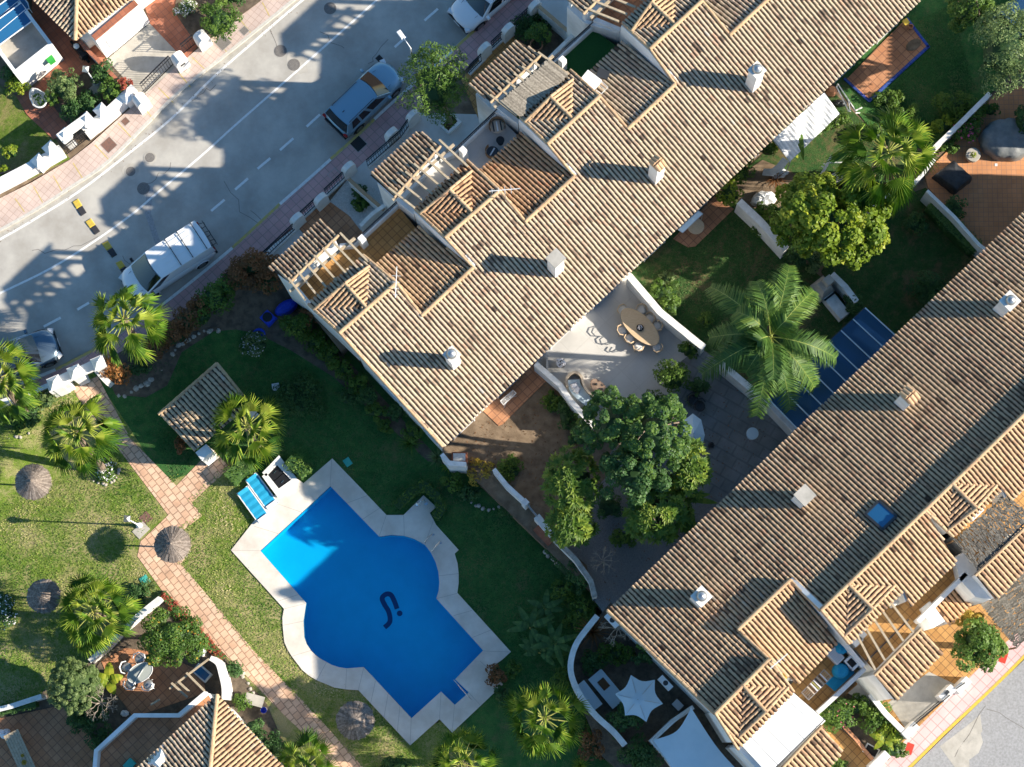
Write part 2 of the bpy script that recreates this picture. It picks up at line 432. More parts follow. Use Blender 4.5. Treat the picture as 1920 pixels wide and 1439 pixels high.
tilemat('slate paving', (.19, .20, .205), (.22, .23, .235), (.16, .17, .175), .6, 30, offs=.37, ratio=1.5, mw=.03, blotch=.3)
tilemat('pale terrace', (.50, .49, .47), (.52, .51, .49), (.47, .46, .44), 1.2, 46, mw=.006, blotch=.12)
tilemat('blue trim', (.02, .05, .30), (.03, .09, .36), (.10, .14, .3), .22, 46, mw=.02, blotch=.3)

def grassmat(name, g1, g2, dry, amt=.5, sc_=.45):
    m = bpy.data.materials.new(name); m.use_nodes = True; MATS[name] = m
    n, l = m.node_tree.nodes, m.node_tree.links
    b = n['Principled BSDF']; b.inputs['Roughness'].default_value = .95; b.inputs['Specular IOR Level'].default_value = .1
    tc = n.new('ShaderNodeTexCoord')
    def nz(s, d_=8, ro=.6):
        q = n.new('ShaderNodeTexNoise'); q.inputs['Scale'].default_value = s; q.inputs['Detail'].default_value = d_; q.inputs['Roughness'].default_value = ro
        l.new(tc.outputs['Object'], q.inputs['Vector']); return q.outputs['Fac']
    def mixc(f, a, c):
        q = n.new('ShaderNodeMix'); q.data_type = 'RGBA'; l.new(f, q.inputs[0])
        for k, x in ((6, a), (7, c)):
            if isinstance(x, tuple): q.inputs[k].default_value = (*x, 1)
            else: l.new(x, q.inputs[k])
        return q.outputs[2]
    def rm(f, lo, hi, a=0, c=1):
        q = n.new('ShaderNodeMapRange'); q.inputs[1].default_value = lo; q.inputs[2].default_value = hi; q.inputs[3].default_value = a; q.inputs[4].default_value = c
        l.new(f, q.inputs[0]); return q.outputs[0]
    g = mixc(rm(nz(2.2), .38, .62), g1, g2)
    g = mixc(rm(nz(sc_, 12, .74), .58-amt*.22, .68-amt*.14), g, dry); g = mixc(rm(nz(3.3, 8, .8), .50, .66, 0, .55+amt*.3), g, dry)
    fine = nz(30, 6, .8)
    hs = n.new('ShaderNodeHueSaturation'); l.new(g, hs.inputs['Color']); l.new(rm(fine, .32, .68, .45, 1.6), hs.inputs['Value'])
    l.new(hs.outputs[0], b.inputs['Base Color'])
    bp = n.new('ShaderNodeBump'); bp.inputs['Strength'].default_value = .7; bp.inputs['Distance'].default_value = .06
    l.new(nz(14, 6, .75), bp.inputs['Height']); l.new(bp.outputs[0], b.inputs['Normal'])
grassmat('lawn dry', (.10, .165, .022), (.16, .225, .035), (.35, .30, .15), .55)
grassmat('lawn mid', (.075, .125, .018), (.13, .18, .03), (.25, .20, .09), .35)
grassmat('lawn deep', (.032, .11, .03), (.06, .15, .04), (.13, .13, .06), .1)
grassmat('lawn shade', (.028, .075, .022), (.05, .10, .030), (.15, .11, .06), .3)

LEAF = {}
def leafmat(name, a, b_, c, tr=.3):
    return mat(name, a, rnd=1.0, rndc=[(0, a), (1, c), (.55, b_)], rough=.55, trans=tr, spec=.35)
leafmat('leaf green', (0.0418, 0.096, 0.0128), (0.0855, 0.168, 0.0224), (0.171, 0.256, 0.0352))
leafmat('leaf bright', (0.077, 0.154, 0.0096), (0.198, 0.275, 0.018), (0.396, 0.407, 0.036))
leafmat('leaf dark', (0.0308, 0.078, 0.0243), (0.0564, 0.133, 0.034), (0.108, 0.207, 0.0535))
leafmat('leaf grey', (.07, .12, .035), (.15, .22, .07), (.27, .33, .13))
leafmat('leaf orange', (0.156, 0.0585, 0.0156), (0.338, 0.143, 0.039), (0.468, 0.234, 0.078))
leafmat('leaf brown', (0.095, 0.0495, 0.0213), (0.203, 0.0945, 0.034), (0.356, 0.158, 0.0638))
leafmat('leaf red', (0.182, 0.028, 0.0168), (0.364, 0.07, 0.042), (0.448, 0.168, 0.084))
leafmat('leaf yellow', (.30, .20, .02), (.42, .30, .04), (.50, .38, .08))
leafmat('leaf palm_', (0.0345, 0.0935, 0.0132), (0.127, 0.209, 0.0176), (0.38, 0.396, 0.0495), .3)
leafmat('leaf queen', (0.03, 0.084, 0.0196), (0.0825, 0.168, 0.028), (0.24, 0.322, 0.049), .3)
leafmat('petiole', (.18, .22, .04), (.30, .33, .08), (.34, .25, .08), 0)
leafmat('leaf rosette', (.035, .085, .010), (.09, .17, .018), (.24, .30, .035))
leafmat('leaf palm', (.035, .11, .016), (.13, .25, .02), (.38, .45, .06), .32)
# ------------------------------------------------------------------ roofs
SP, CO = .207, .31
DKX = 0.0
def newell(poly):
    n = V((0, 0, 0))
    for i, a in enumerate(poly):
        b = poly[(i+1) % len(poly)]; n += V(((a.y-b.y)*(a.z+b.z), (a.z-b.z)*(a.x+b.x), (a.x-b.x)*(a.y+b.y)))
    n.normalize(); return n if n.z > 0 else -n
def tiles(mb, poly, down, sp=SP, course=CO, r=.072, m=0, over=.0, jit=.013):
    """Spanish barrel tiles laid over a plane polygon, rows running down the slope"""
    n = newell(poly); dn = V((down[0], down[1], 0)); dn = (dn-n*dn.dot(n)).normalized(); u = dn.cross(n)
    us = [p.dot(u) for p in poly]; vs = [p.dot(dn) for p in poly]; h0 = sum(p.dot(n) for p in poly)/len(poly)
    N = len(poly)
    mb.add([p-n*.01 for p in poly], [tuple(range(N))], m, .02)  # channel sheet, near black: shade between the tile rows put into its colour
    k = math.ceil(min(us)/sp)
    angs = [math.pi*(.02+.96*i/4) for i in range(5)]
    while k*sp < max(us):
        uc = k*sp+1e-5; k += 1
        xs = []
        for i in range(N):
            a, b = us[i], us[(i+1) % N]
            if (a-uc)*(b-uc) < 0: xs.append(vs[i]+(vs[(i+1) % N]-vs[i])*(uc-a)/(b-a))
        xs.sort(); rowr = random.random()
        for j in range(0, len(xs)-1, 2):
            v0, v1 = xs[j], xs[j+1]+over*(1+.4*random.random())
            if v1-v0 < .08: continue
            v = v1; old = random.random()
            while v > v0+.02:
                a = max(v-course-.04, v0); b = v; v -= course*(1+(random.random()-.5)*.05)
                du = (random.random()-.5)*jit*2; dv = (random.random()-.5)*jit*2
                vsx = []
                for (vv, rr, uu, lf) in ((a, r*.78, uc+du, 0), (b, r*(1.0+.12*random.random()), uc+dv, .012+.016*random.random())):
                    for q in angs: vsx.append(u*(uu+rr*math.cos(q))+dn*vv+n*(h0+rr*math.sin(q)*.95+lf))
                t = random.random()
                old = old*.6+t*.4 if random.random() < .8 else t
                rv = min(1, max(0, .25*rowr+.75*(t if random.random() < .35 else .25+old*.5)))
                cp = u*uc+dn*(a+b)*.5; nv = noise.noise(V((cp.x*.9+DKX, cp.y*.9, 1.7)))+.45*noise.noise(V((uc*6, (a+b)*1.1, 3)))
                if nv+.8*random.random() > 1.08: rv = .05+random.random()*.18
                mb.add(vsx, [(i, i+1, 6+i, 5+i) for i in range(4)]+[(5, 6, 7, 8, 9)], m, rv)
def ridge(mb, a, b, r=.105, course=.42, lift=.02, m=0, bed=True):
    a, b = V(a), V(b); t = (b-a); L = t.length; t.normalize(); sd = t.cross(V((0, 0, 1))).normalized(); up = sd.cross(t)
    k = max(1, int(round(L/course)))
    for i in range(k):
        p, q = a+t*(L*i/k-.03), a+t*(L*(i+1)/k); vs = []
        for c, rr, lf in ((p, r*.86, 0), (q, r*1.04, .015)):
            for j in range(6):
                g = math.pi*j/5; vs.append(c+sd*rr*math.cos(g)+up*(rr*math.sin(g)+lf+lift))
        mb.add(vs, [(j, j+1, 7+j, 6+j) for j in range(5)]+[(6, 7, 8, 9, 10, 11), (0, 5, 4, 3, 2, 1)], m, .28+.5*random.random())
    if bed: mb.bar(a+up*-.10, b+up*-.10, r*1.9, .11, m, .35)
def chain_wall(mb, tops, zb, off, m=0):
    """vertical wall below a line of top points, thickness = off vector"""
    o = V((off[0], off[1], 0)); n = len(tops); zbs = zb if isinstance(zb, (list, tuple)) else [zb]*n
    vs = list(tops)+[V((p.x, p.y, z)) for p, z in zip(tops, zbs)]
    vs += [q+o for q in vs]; fs = []
    for i in range(n-1):
        fs += [(i, i+1, n+i+1, n+i), (2*n+i+1, 2*n+i, 3*n+i, 3*n+i+1), (i+1, i, 2*n+i, 2*n+i+1)]
    fs += [(0, n, 3*n, 2*n), (n-1, 3*n-1, 4*n-1, 2*n-1)]
    mb.add(vs, fs, m)
def sub(a, b, t): return a+(b-a)*t
PITCH = R(19)
def pl(p, down, pitch=PITCH): return Plane(p, V((down[0]*math.sin(pitch), down[1]*math.sin(pitch), math.cos(pitch))))

def chimney(parent, base_pt, roofplane, w, dpt, h, ang, kind):
    """white chimney stack standing on the roof; base_pt = centre on the roof"""
    z0 = base_pt.z-.35
    mb = MB(); mb.box((base_pt.x, base_pt.y, z0), w, dpt, h+.35, ang)
    c = mb.build('chimney', 'white render', parent); zt = base_pt.z+h
    if kind == 'slab':
        m2 = MB(); m2.box((base_pt.x, base_pt.y, zt+.12), w+.14, dpt+.14, .07, ang)
        for sx in (-1, 1):
            for sy in (-1, 1):
                X, Y = sx*(w/2-.06), sy*(dpt/2-.06)
                m2.box((base_pt.x+X*math.cos(ang)-Y*math.sin(ang), base_pt.y+X*math.sin(ang)+Y*math.cos(ang), zt), .12, .12, .12, ang)
        m2.build('chimney_cap', 'concrete', c)
    elif kind == 'cowl':
        m2 = MB(); m2.box((base_pt.x, base_pt.y, zt), w+.12, dpt+.12, .08, ang)
        m2.build('chimney_cap', 'white wall dirty', c)
        m3 = MB(); m3.lathe((base_pt.x, base_pt.y, zt+.08), [(.2, 0), (.22, .1), (.26, .14), (.24, .26), (.14, .36), (0, .40)], 16)
        m3.build('cowl', 'metal grey', c, smooth=True)
    else:
        m2 = MB(); ux, uy = math.cos(ang), math.sin(ang)
        for i in range(3):
            o = (i-1)*w*.33; a = V((base_pt.x+ux*o-uy*dpt*.6, base_pt.y+uy*o+ux*dpt*.6, zt+.14)); b = V((base_pt.x+ux*o+uy*dpt*.6, base_pt.y+uy*o-ux*dpt*.6, zt+.14))
            mid = (a+b)/2+V((0, 0, .16)); ridge(m2, a, mid, .11, .3, bed=False); ridge(m2, b, mid, .11, .3, bed=False)
        for s_ in (-1, 1):
            m2.box((base_pt.x+ux*s_*w*.4, base_pt.y+uy*s_*w*.4, zt), .1, dpt*.9, .16, ang, 0, .5)
        m2.build('chimney_cap', 'roof tiles warm', c)
    return c
def window(parent, mbpos, tdir, w, h, mglass='car glass', frame='plastic white', out=None):
    """window on a wall: centre point, unit vector along the wall, outward normal"""
    t = V((tdir[0], tdir[1], 0)).normalized(); o = out.normalized(); up = V((0, 0, 1)); c = V(mbpos)
    mb = MB()
    for a, b in ((-w/2, -w/2+.07), (w/2-.07, w/2)):
        mb.bar(c+t*(a+b)/2-up*h/2+o*.02, c+t*(a+b)/2+up*h/2+o*.02, .07, .05, up=o)
    for zz in (-h/2, h/2-.07, -.035):
        mb.bar(c+t*(-w/2+.07)+up*(zz)+o*.01, c+t*(w/2-.07)+up*(zz)+o*.01, .05, .07)
    f = mb.build('window', frame, parent)
    g = MB(); a = c-t*(w/2-.05)-up*(h/2-.05)+o*.012; b = c+t*(w/2-.05)-up*(h/2-.05)+o*.012
    g.quad(a, b, b+up*(h-.1), a+up*(h-.1)); g.build('pane', mglass, f)
    return f
def railing(mb, a, b, h=.9, base=0, step=.13, m=0, rail=.035):
    a, b = V(a), V(b); L = (b-a).length
    up = V((0, 0, 1)); mb.bar(a+up*(base+h-.04), b+up*(base+h-.04), rail*1.4, .03, m); mb.bar(a+up*(base+.08), b+up*(base+.08), rail, .025, m)
    mb.bar(a+up*(base+h*.72), b+up*(base+h*.72), rail*.8, .02, m)
    n = max(2, int(L/step))
    for i in range(n+1):
        p = sub(a, b, i/n)+up*base; mb.box((p.x, p.y, p.z), .022, .022, h, math.atan2(b.y-a.y, b.x-a.x), m)

# =================================================================== left terrace of four houses
LE1, LE2 = P(830, 838, 6.2), P(1725, 0, 6.2)
LED = (LE2-LE1); LED.z = 0; LED.normalize()
LDN = V((LED.y, -LED.x, 0))                       # downslope, to the south-east
LANG = math.atan2(LED.y, LED.x)
LM = pl(LE1, LDN)
def L(px, py): return LM.at(px, py)
def off(pts, o): return [(x+o[0], y+o[1]) for x, y in pts]
def on_eave(p, pe=LE1, ed=LED, dn=LDN, pm=None):
    """from a point on the main slope straight down to the eave"""
    pm = pm or LM; t = (V((pe.x, pe.y, 0))-V((p.x, p.y, 0))).dot(dn); q = V((p.x+dn.x*t, p.y+dn.y*t, 0)); return pm.z(q)
units = [
 dict(r0=(637, 624), r1=(743, 531), q0=(791, 592), q1=(887, 502), nx=(835, 446), e0=(579, 571), e1=(683, 480), w1=(786, 427), w0=(707, 497),
      J=(687, 577), end=(647, 532), vN=(692, 500), vW=(589, 581), strip=[(505, 503), (601, 414), (635, 441), (543, 530)],
      ra=[(548, 531), (646, 446)], rb=[(570, 560), (688, 489)], nr=7, deckn=[(662, 456), (744, 380)], cap=(1041, 506), k='slab', chim=(1042, 504)),
 dict(r0=(835, 446), r1=(937, 358), q0=(985, 416), q1=(1077, 331), nx=(1027, 270), e0=(779, 393), e1=(877, 302), w1=(978, 250), w0=(900, 322),
      J=(884, 397), end=(843, 356), vN=(884, 322), vW=(788, 401), strip=[(694, 329), (786, 246), (826, 274), (740, 370)],
      ra=[(738, 360), (832, 271)], rb=[(774, 388), (874, 310)], nr=7, deckn=[(850, 285), (932, 207)]),
 dict(r0=(1027, 270), r1=(1124, 181), q0=(1177, 242), q1=(1266, 158), nx=(1219, 92), e0=(976, 221), e1=(1070, 132), w1=(1167, 80), w0=(1092, 150),
      J=(1072, 222), end=(1032, 182), vN=(1074, 150), vW=(984, 229), strip=[(881, 160), (971, 76), (1014, 104), (920, 192)],
      ra=[(928, 186), (1018, 106)], rb=[(966, 215), (1062, 138)], nr=7, deckn=[(1034, 115), (1112, 44)]),
 dict(r0=(1219, 92), r1=(1316, 2), q0=(1368, 66), q1=(1460, -20), nx=(1410, -85), e0=(1168, 45), e1=(1262, -44), w1=(1358, -98), w0=(1284, -27),
      J=(1264, 45), end=(1222, 4), vN=(1265, -28), vW=(1185, 57), strip=[(1055, -6), (1145, -90), (1188, -62), (1094, 26)],
      ra=[(1106, 20), (1196, -62)], rb=[(1156, 40), (1250, -40)], nr=7, deckn=[(1212, -60), (1292, -130)]),
]
_d = units[3]; units.append({k: (off(v, (190, -172)) if isinstance(v, list) and isinstance(v[0], tuple) else (v[0]+190, v[1]-172) if isinstance(v, tuple) else v) for k, v in _d.items()}); units[4]['r0'] = (1410, -85)
chims = [((851, 681), .50, .50, 2.5, 'cowl'), ((1042, 506), .58, .56, 2.6, 'slab'), ((1229, 332), .54, .54, 2.6, 'tiles'), ((1411, 160), .54, .54, 2.6, 'cowl'), ((1600, -20), .5, .5, 2.4, 'slab')]
hlabels = ['white terraced house at the pool end of the left row with ochre roof terrace',
           'white terraced house with pale grey roof terrace holding a rattan chair, open rafters beside it',
           'white terraced house with green artificial turf roof terrace and reed covered pergola',
           'white terraced house at the top edge, its roof running beside the lean-to', 'white terraced house mostly beyond the top edge, roof corner above the blue edged patio']
DECK = 5.55
HOUSES = []
for i, u in enumerate(units):
    base = L(*u['r0'])
    hs = thing('terraced_house', hlabels[i], 'house', V((base.x, base.y, 0)), 'terraced houses of the left row')
    HOUSES.append(hs)
    r0, r1, q0, q1 = (L(*u[k]) for k in ('r0', 'r1', 'q0', 'q1'))
    nb = L(*u['nx']); ea = on_eave(r0); eb = on_eave(q1)
    if i == 0:
        ea = L(830, 838)
    if i > 0: ea = PREV
    PREV = eb
    # main roof slope to the south-east
    mb = MB(); poly = [ea, eb, q1, q0, r1, r0]+([QPREV] if i else []); QPREV = q1
    tiles(mb, poly, LDN, over=.05)
    rf = mb.build('roof', 'roof tiles', hs)
    # ridges
    mb = MB(); up = V((0, 0, .05)); ridge(mb, r0+up, r1+up); ridge(mb, q0+up, q1+up); ridge(mb, sub(r1, q0, .02), q0, .08)
    if i < 4: ridge(mb, sub(nb, q1, .02)+V((0, 0, -.02)), q1, .07)
    mb.build('ridge_tiles', 'roof mortar', rf)
    # street-side slopes
    FP = pl(r0, -LDN); f = lambda k: FP.at(*u[k])
    e0, e1 = f('e0'), f('e1')
    mb = MB(); tiles(mb, [r0, e0, e1, r1], -LDN, over=.06)
    mb.build('roof', 'roof tiles' if i != 1 else 'roof tiles red', hs)
    QP = pl(q0, -LDN); w0, w1 = QP.at(*u['w0']), QP.at(*u['w1'])
    w0b = QP.z(V((w0.x, w0.y, 0)))
    # lower recessed slope (its south-west edge runs up beside the dormer roof)
    s0 = QP.z(q0); tiles_mb = MB(); tiles(tiles_mb, [q0, w0, w1, q1], -LDN, over=.06)
    tiles_mb.build('roof', ['roof tiles warm', 'roof tiles red', 'roof tiles', 'roof tiles', 'roof tiles'][i], hs)
    # small cross gable
    J, vN, vW = f('J'), f('vN'), f('vW'); J = J+V((0, 0, .05)); en = P(*u['end'], J.z)
    mb = MB(); tiles(mb, [J, en, vN], LED, over=0, m=0); tiles(mb, [J, vW, en], -LED, m=0)
    gb = mb.build('gable_roof', 'roof tiles red' if i == 1 else 'roof tiles warm', hs)
    mb = MB(); ridge(mb, J, en, .09); ridge(mb, vN+V((0, 0, .03)), en+V((0, 0, .02)), .075); ridge(mb, vW+V((0, 0, .03)), en+V((0, 0, .02)), .075)
    mb.build('verge_tiles', 'roof mortar', gb)
    mb = MB(); inn = LDN*.06; mb.add([vN+inn, en+inn, vW+inn, V((vN.x, vN.y, vN.z-.3))+inn, V((vW.x, vW.y, vW.z-.3))+inn], [(0, 1, 2, 4, 3)]); mb.build('gable_wall', 'white render', gb)
    # verge edges
    for a_, b_ in [(e0, r0), (e1, r1)]+([(r0, ea)] if i == 0 else []): mb = MB(); ridge(mb, a_, b_, .075); mb.build('verge_tiles', 'roof mortar', hs)
    # strip roof over the garage front
    st = u['strip']; a, b = P(*st[0], 7.55), P(*st[1], 7.55); c, d_ = P(*st[2], 8.0), P(*st[3], 8.0)
    mb = MB(); tiles(mb, [a, b, c, d_], -LDN, over=.05)
    sr = mb.build('roof', 'roof tiles mossy', hs)
    mb = MB(); ridge(mb, d_, c, .07); mb.build('verge_tiles', 'roof mortar', sr)
    # walls
    mb = MB(); ins = .16
    def ip(p, x, y): return (p.x+LED.x*x+LDN.x*y, p.y+LED.y*x+LDN.y*y)
    # garage block below the strip roof and the pergola
    fr = [ip(a, ins, ins), ip(b, -ins, ins), ip(c, -ins, -.02), ip(d_, ins, -.02)]
    mb.prism(fr, 0, 6.1, 0)
    hb = [ip(c, -ins, -.30), ip(d_, ins, -.30), ip(d_, ins, -.02), ip(c, -ins, -.02)]; mb.prism(hb, 7.7, 7.86, 0, bottom=True)
    for q_ in (0, .5, 1):
        p_ = V((hb[1][0]+(hb[0][0]-hb[1][0])*q_, hb[1][1]+(hb[0][1]-hb[1][1])*q_)); mb.box((p_.x+LDN.x*.14-LED.x*(q_-.5)*.3, p_.y+LDN.y*.14-LED.y*(q_-.5)*.3, 6.2), .18, .2, 1.55, LANG)
    for q_ in (0, 1): p_ = V(fr[q_]); mb.box((p_.x+LED.x*(.15-.3*q_)+LDN.x*.15, p_.y+LED.y*(.15-.3*q_)+LDN.y*.15, 6.2), .2, .2, 1.3, LANG)
    k0, k1 = P(*u['deckn'][0], 6.4), P(*u['deckn'][1], 6.4)
    # terrace block (deck on top)
    sW = V(fr[3]); eW = V((ip(e0, .25, 0))); bl = [fr[3], fr[2], (k0.x, k0.y), (k1.x, k1.y), ip(w1, -.02, 0), ip(q1, -.02, 0), ip(r0, .25, 0), ip(e0, .25, 0)]
    mb.prism(bl, 0, DECK-.01, 0)
    # block under the main roof
    def under(p, dx=0, dy=0, dz=.12):
        q = V((*ip(p, dx, dy), 0)); return q
    body = [under(ea, .22, -.75), under(eb, 0, -.75), under(q1, 0, .3), under(q0, 0, .3), under(r1, 0, .3), under(r0, .22, .3)]
    mb.prism(body, -1.6, [LM.z(q).z-.14 for q in body], 0)
    fb = [under(r0, .22, .05), under(e0, .22, .22), under(e1, -.1, .22), under(r1, -.1, .05)]
    mb.prism(fb, DECK-.5, [FP.z(q).z-.12 for q in fb], 0)
    qb = [under(q0, 0, .05), under(w0, .0, .25), under(w1, -.05, .25), under(q1, -.05, .05)]
    mb.prism(qb, DECK-.5, [QP.z(q).z-.12 for q in qb], 0)
    mb.build('wall', 'white render', hs)
    # party wall on the north-east side, up to the neighbour's roof
    if i < 4:
        v = units[i+1]; ne0 = pl(nb, -LDN).at(*v['e0']); n0 = V((k1.x, k1.y, 6.75)); st1 = V((ne0.x, ne0.y, 6.9))
        mb = MB(); o = LED*.22
        n1 = V((*ip(ne0, -.02, .0), 6.9))
        chain_wall(mb, [V((*ip(k1, 0, 0), 6.85)), V((*ip(ne0, -.12, -.1), 6.85))], DECK-.6, o)
        chain_wall(mb, [ne0+V((0, 0, -.03))-LED*.12, nb+V((0, 0, -.03))-LED*.10, q1+V((0, 0, .0))-LED*.02], DECK-.6, LED*.24)
        mb.build('party_wall', 'white render', hs)
    # deck floor and parapet with railing
    mb = MB(); dk = [V(q) for q in bl[:4]]+[V(bl[4])+V((LDN.x, LDN.y))*.5, V(bl[6]), V(bl[7])]
    mb.prism([tuple(q) for q in bl], DECK, DECK+.02, 0)
    mb.build('terrace_floor', ['terrace ochre', 'pale terrace', 'artificial turf', 'terrace clay', 'terrace clay'][i], hs)
    mb = MB(); wallstrip(mb, [k0, k1], .2, DECK-.3, 6.15, 0); pw = mb.build('parapet', 'white render', hs); mb = MB(); wallstrip(mb, [V((*fr[2], 0)), k0], .2, DECK-.3, 6.15); mb.build('parapet', 'white render', hs); mb = MB()
    sideA, sideB = V((*fr[3], 0)), V((*ip(e0, .1, .05), 0)); wallstrip(mb, [sideA+LED.to_3d()*.0, sideB], .2, DECK-.3, 6.5, 0)
    mb.build('parapet', 'white render', hs)
    mb = MB(); railing(mb, V((k0.x, k0.y, 6.15)), V((k1.x, k1.y, 6.15)), .45, 0, .14); mb.build('railing', 'iron', pw)
    # little white post by the terrace corner
    mb = MB(); cpt = P(*u['strip'][2], 7.6); pp = V((*ip(cpt, .75, .75), 0))
    mb.box((pp.x, pp.y, DECK), .34, .34, 1.5, LANG, 0, None, .85); mb.build('pillar', 'white render', hs)
    # pergola
    zt = 7.95; A0, A1 = P(*u['ra'][0], zt), P(*u['ra'][1], zt); B0, B1 = P(*u['rb'][0], zt), P(*u['rb'][1], zt)
    for k in range(u['nr']):
        t = k/(u['nr']-1); mb = MB(); x0, x1 = sub(A0, A1, t), sub(B0, B1, t); dd = (x1-x0).normalized()
        mb.bar(x0-dd*.3, x1+dd*.12, .10, .14); mb.build('rafter', 'wood beam', hs)
    mb = MB(); bm0, bm1 = sub(A0, B0, .22)+V((0, 0, -.14)), sub(A1, B1, .22)+V((0, 0, -.14)); mb.bar(bm0-LED*.35, bm1+LED*.35, .13, .135); mb.build('beam', 'wood beam', hs)
    if i == 2:
        mb = MB(); n = 46; q = [(938, 190), (1029, 112), (1067, 142), (975, 220)]
        Q = [P(*x, zt+.17) for x in q]
        for k in range(n):
            t = (k+.5)/n; x0, x1 = sub(Q[0], Q[1], t), sub(Q[3], Q[2], t); j = LDN*(random.random()-.5)*.12
            mb.bar(x0+j, x1+j, .07, .02, 0)
        mb.build('reed_screen', 'reed', hs)
    # back facade openings under the south-east eave and rear doors
    zc_ = 1.2
    for t in (.25, .7):
        c = sub(ea, eb, t); c = V((*ip(c, 0, -.73), 1.15)); window(hs, c, LED, 1.5, 2.1, out=LDN)
        c2 = V((c.x, c.y, 4.1)); window(hs, c2, LED, 1.1, 1.2, out=LDN)
    # garage door and windows towards the street
    gm = V((*[(fr[0][j]+fr[1][j])/2 for j in (0, 1)], 1.15)); window(hs, gm+V((0, 0, 2.9)), LED, 1.2, 1.1, out=-LDN)
    mb = MB(); t0 = gm-LED*1.15; 
    mb.bar(V((t0.x, t0.y, 0))-LDN*.03, V((t0.x, t0.y, 0))+LED*2.3-LDN*.03, .06, 2.2); mb.build('door', 'paint white', hs)
    # chimney
    cp, cw, cd, chh, kd = chims[i]; bp = L(*cp)
    chimney(hs, bp, LM, cw, cd, chh*.9, LANG, kd)
# side wall windows and grilles of the end house
hs = HOUSES[0]; ea = L(830, 838); r0 = L(637, 624)
for t, zz, w_ in ((.2, 4.2, 1.0), (.2, 1.3, 1.2), (.62, 4.0, .9), (.62, 1.3, 1.3)):
    c = sub(ea, r0, t); c = V((c.x+LED.x*.21, c.y+LED.y*.21, zz)); window(hs, c, LDN, w_, 1.1, out=-LED)

# =================================================================== right terrace
RE1, RE2 = P(1140, 1147, 6.4), P(1920, 400, 6.4)
RED = (RE2-RE1); RED.z = 0; RED.normalize(); RDN = V((RED.y, -RED.x, 0))   # front (street side) downslope; back slope falls the other way
RANG = math.atan2(RED.y, RED.x)
RM = pl(RE1, -RDN)
def Rr(px, py): return RM.at(px, py)
def on_eave_r(p): 
    t = (V((RE1.x, RE1.y, 0))-V((p.x, p.y, 0))).dot(RDN); return RM.z(V((p.x+RDN.x*t, p.y+RDN.y*t, 0)))
runits = [
 dict(r0=(1340, 1338), r1=(1441, 1236), q0=(1383, 1181), q1=(1480, 1088), J=(1394, 1287), end=(1436, 1335), vS=(1387, 1381), vE=(1477, 1290),
      e0=(1383, 1404), e1=(1488, 1297), w0=(1493, 1283), w1=(1570, 1203), q0f=(1383, 1181), recess=True, cap=(1310, 1124), k='cowl'),
 dict(r0=(1538, 1145), r1=(1732, 958), J=(1591, 1097), end=(1636, 1142), vS=(1586, 1190), vE=(1677, 1099), e0=(1592, 1207), e1=(1694, 1106),
      w0=(1706, 1136), w1=(1792, 1053), recess=False, cap=(1500, 938), k='slab'),
 dict(r0=(1732, 958), r1=(1926, 770), J=(1785, 908), end=(1831, 953), vS=(1778, 994), vE=(1868, 911), e0=(1787, 1006), e1=(1880, 915),
      w0=(1893, 940), w1=(1980, 858), recess=False, cap=(1693, 755), k='tiles'),
 dict(r0=(1926, 770), r1=(2250, 458), recess=None, cap=(1878, 580), k='cowl'),
]
rl = ['white terraced house nearest the star canopy, with white panel canopy and laundry rack terrace',
      'white terraced house in the right row with skylight and open rafters over an ochre terrace',
      'white terraced house in the right row with twin barrel tile chimney and grey reed roof',
      'white terraced house at the right edge with the round capped chimney below the dark lawn']
RH = []
rmats = ['roof tiles grey', 'roof tiles grey', 'roof tiles grey', 'roof tiles grey']
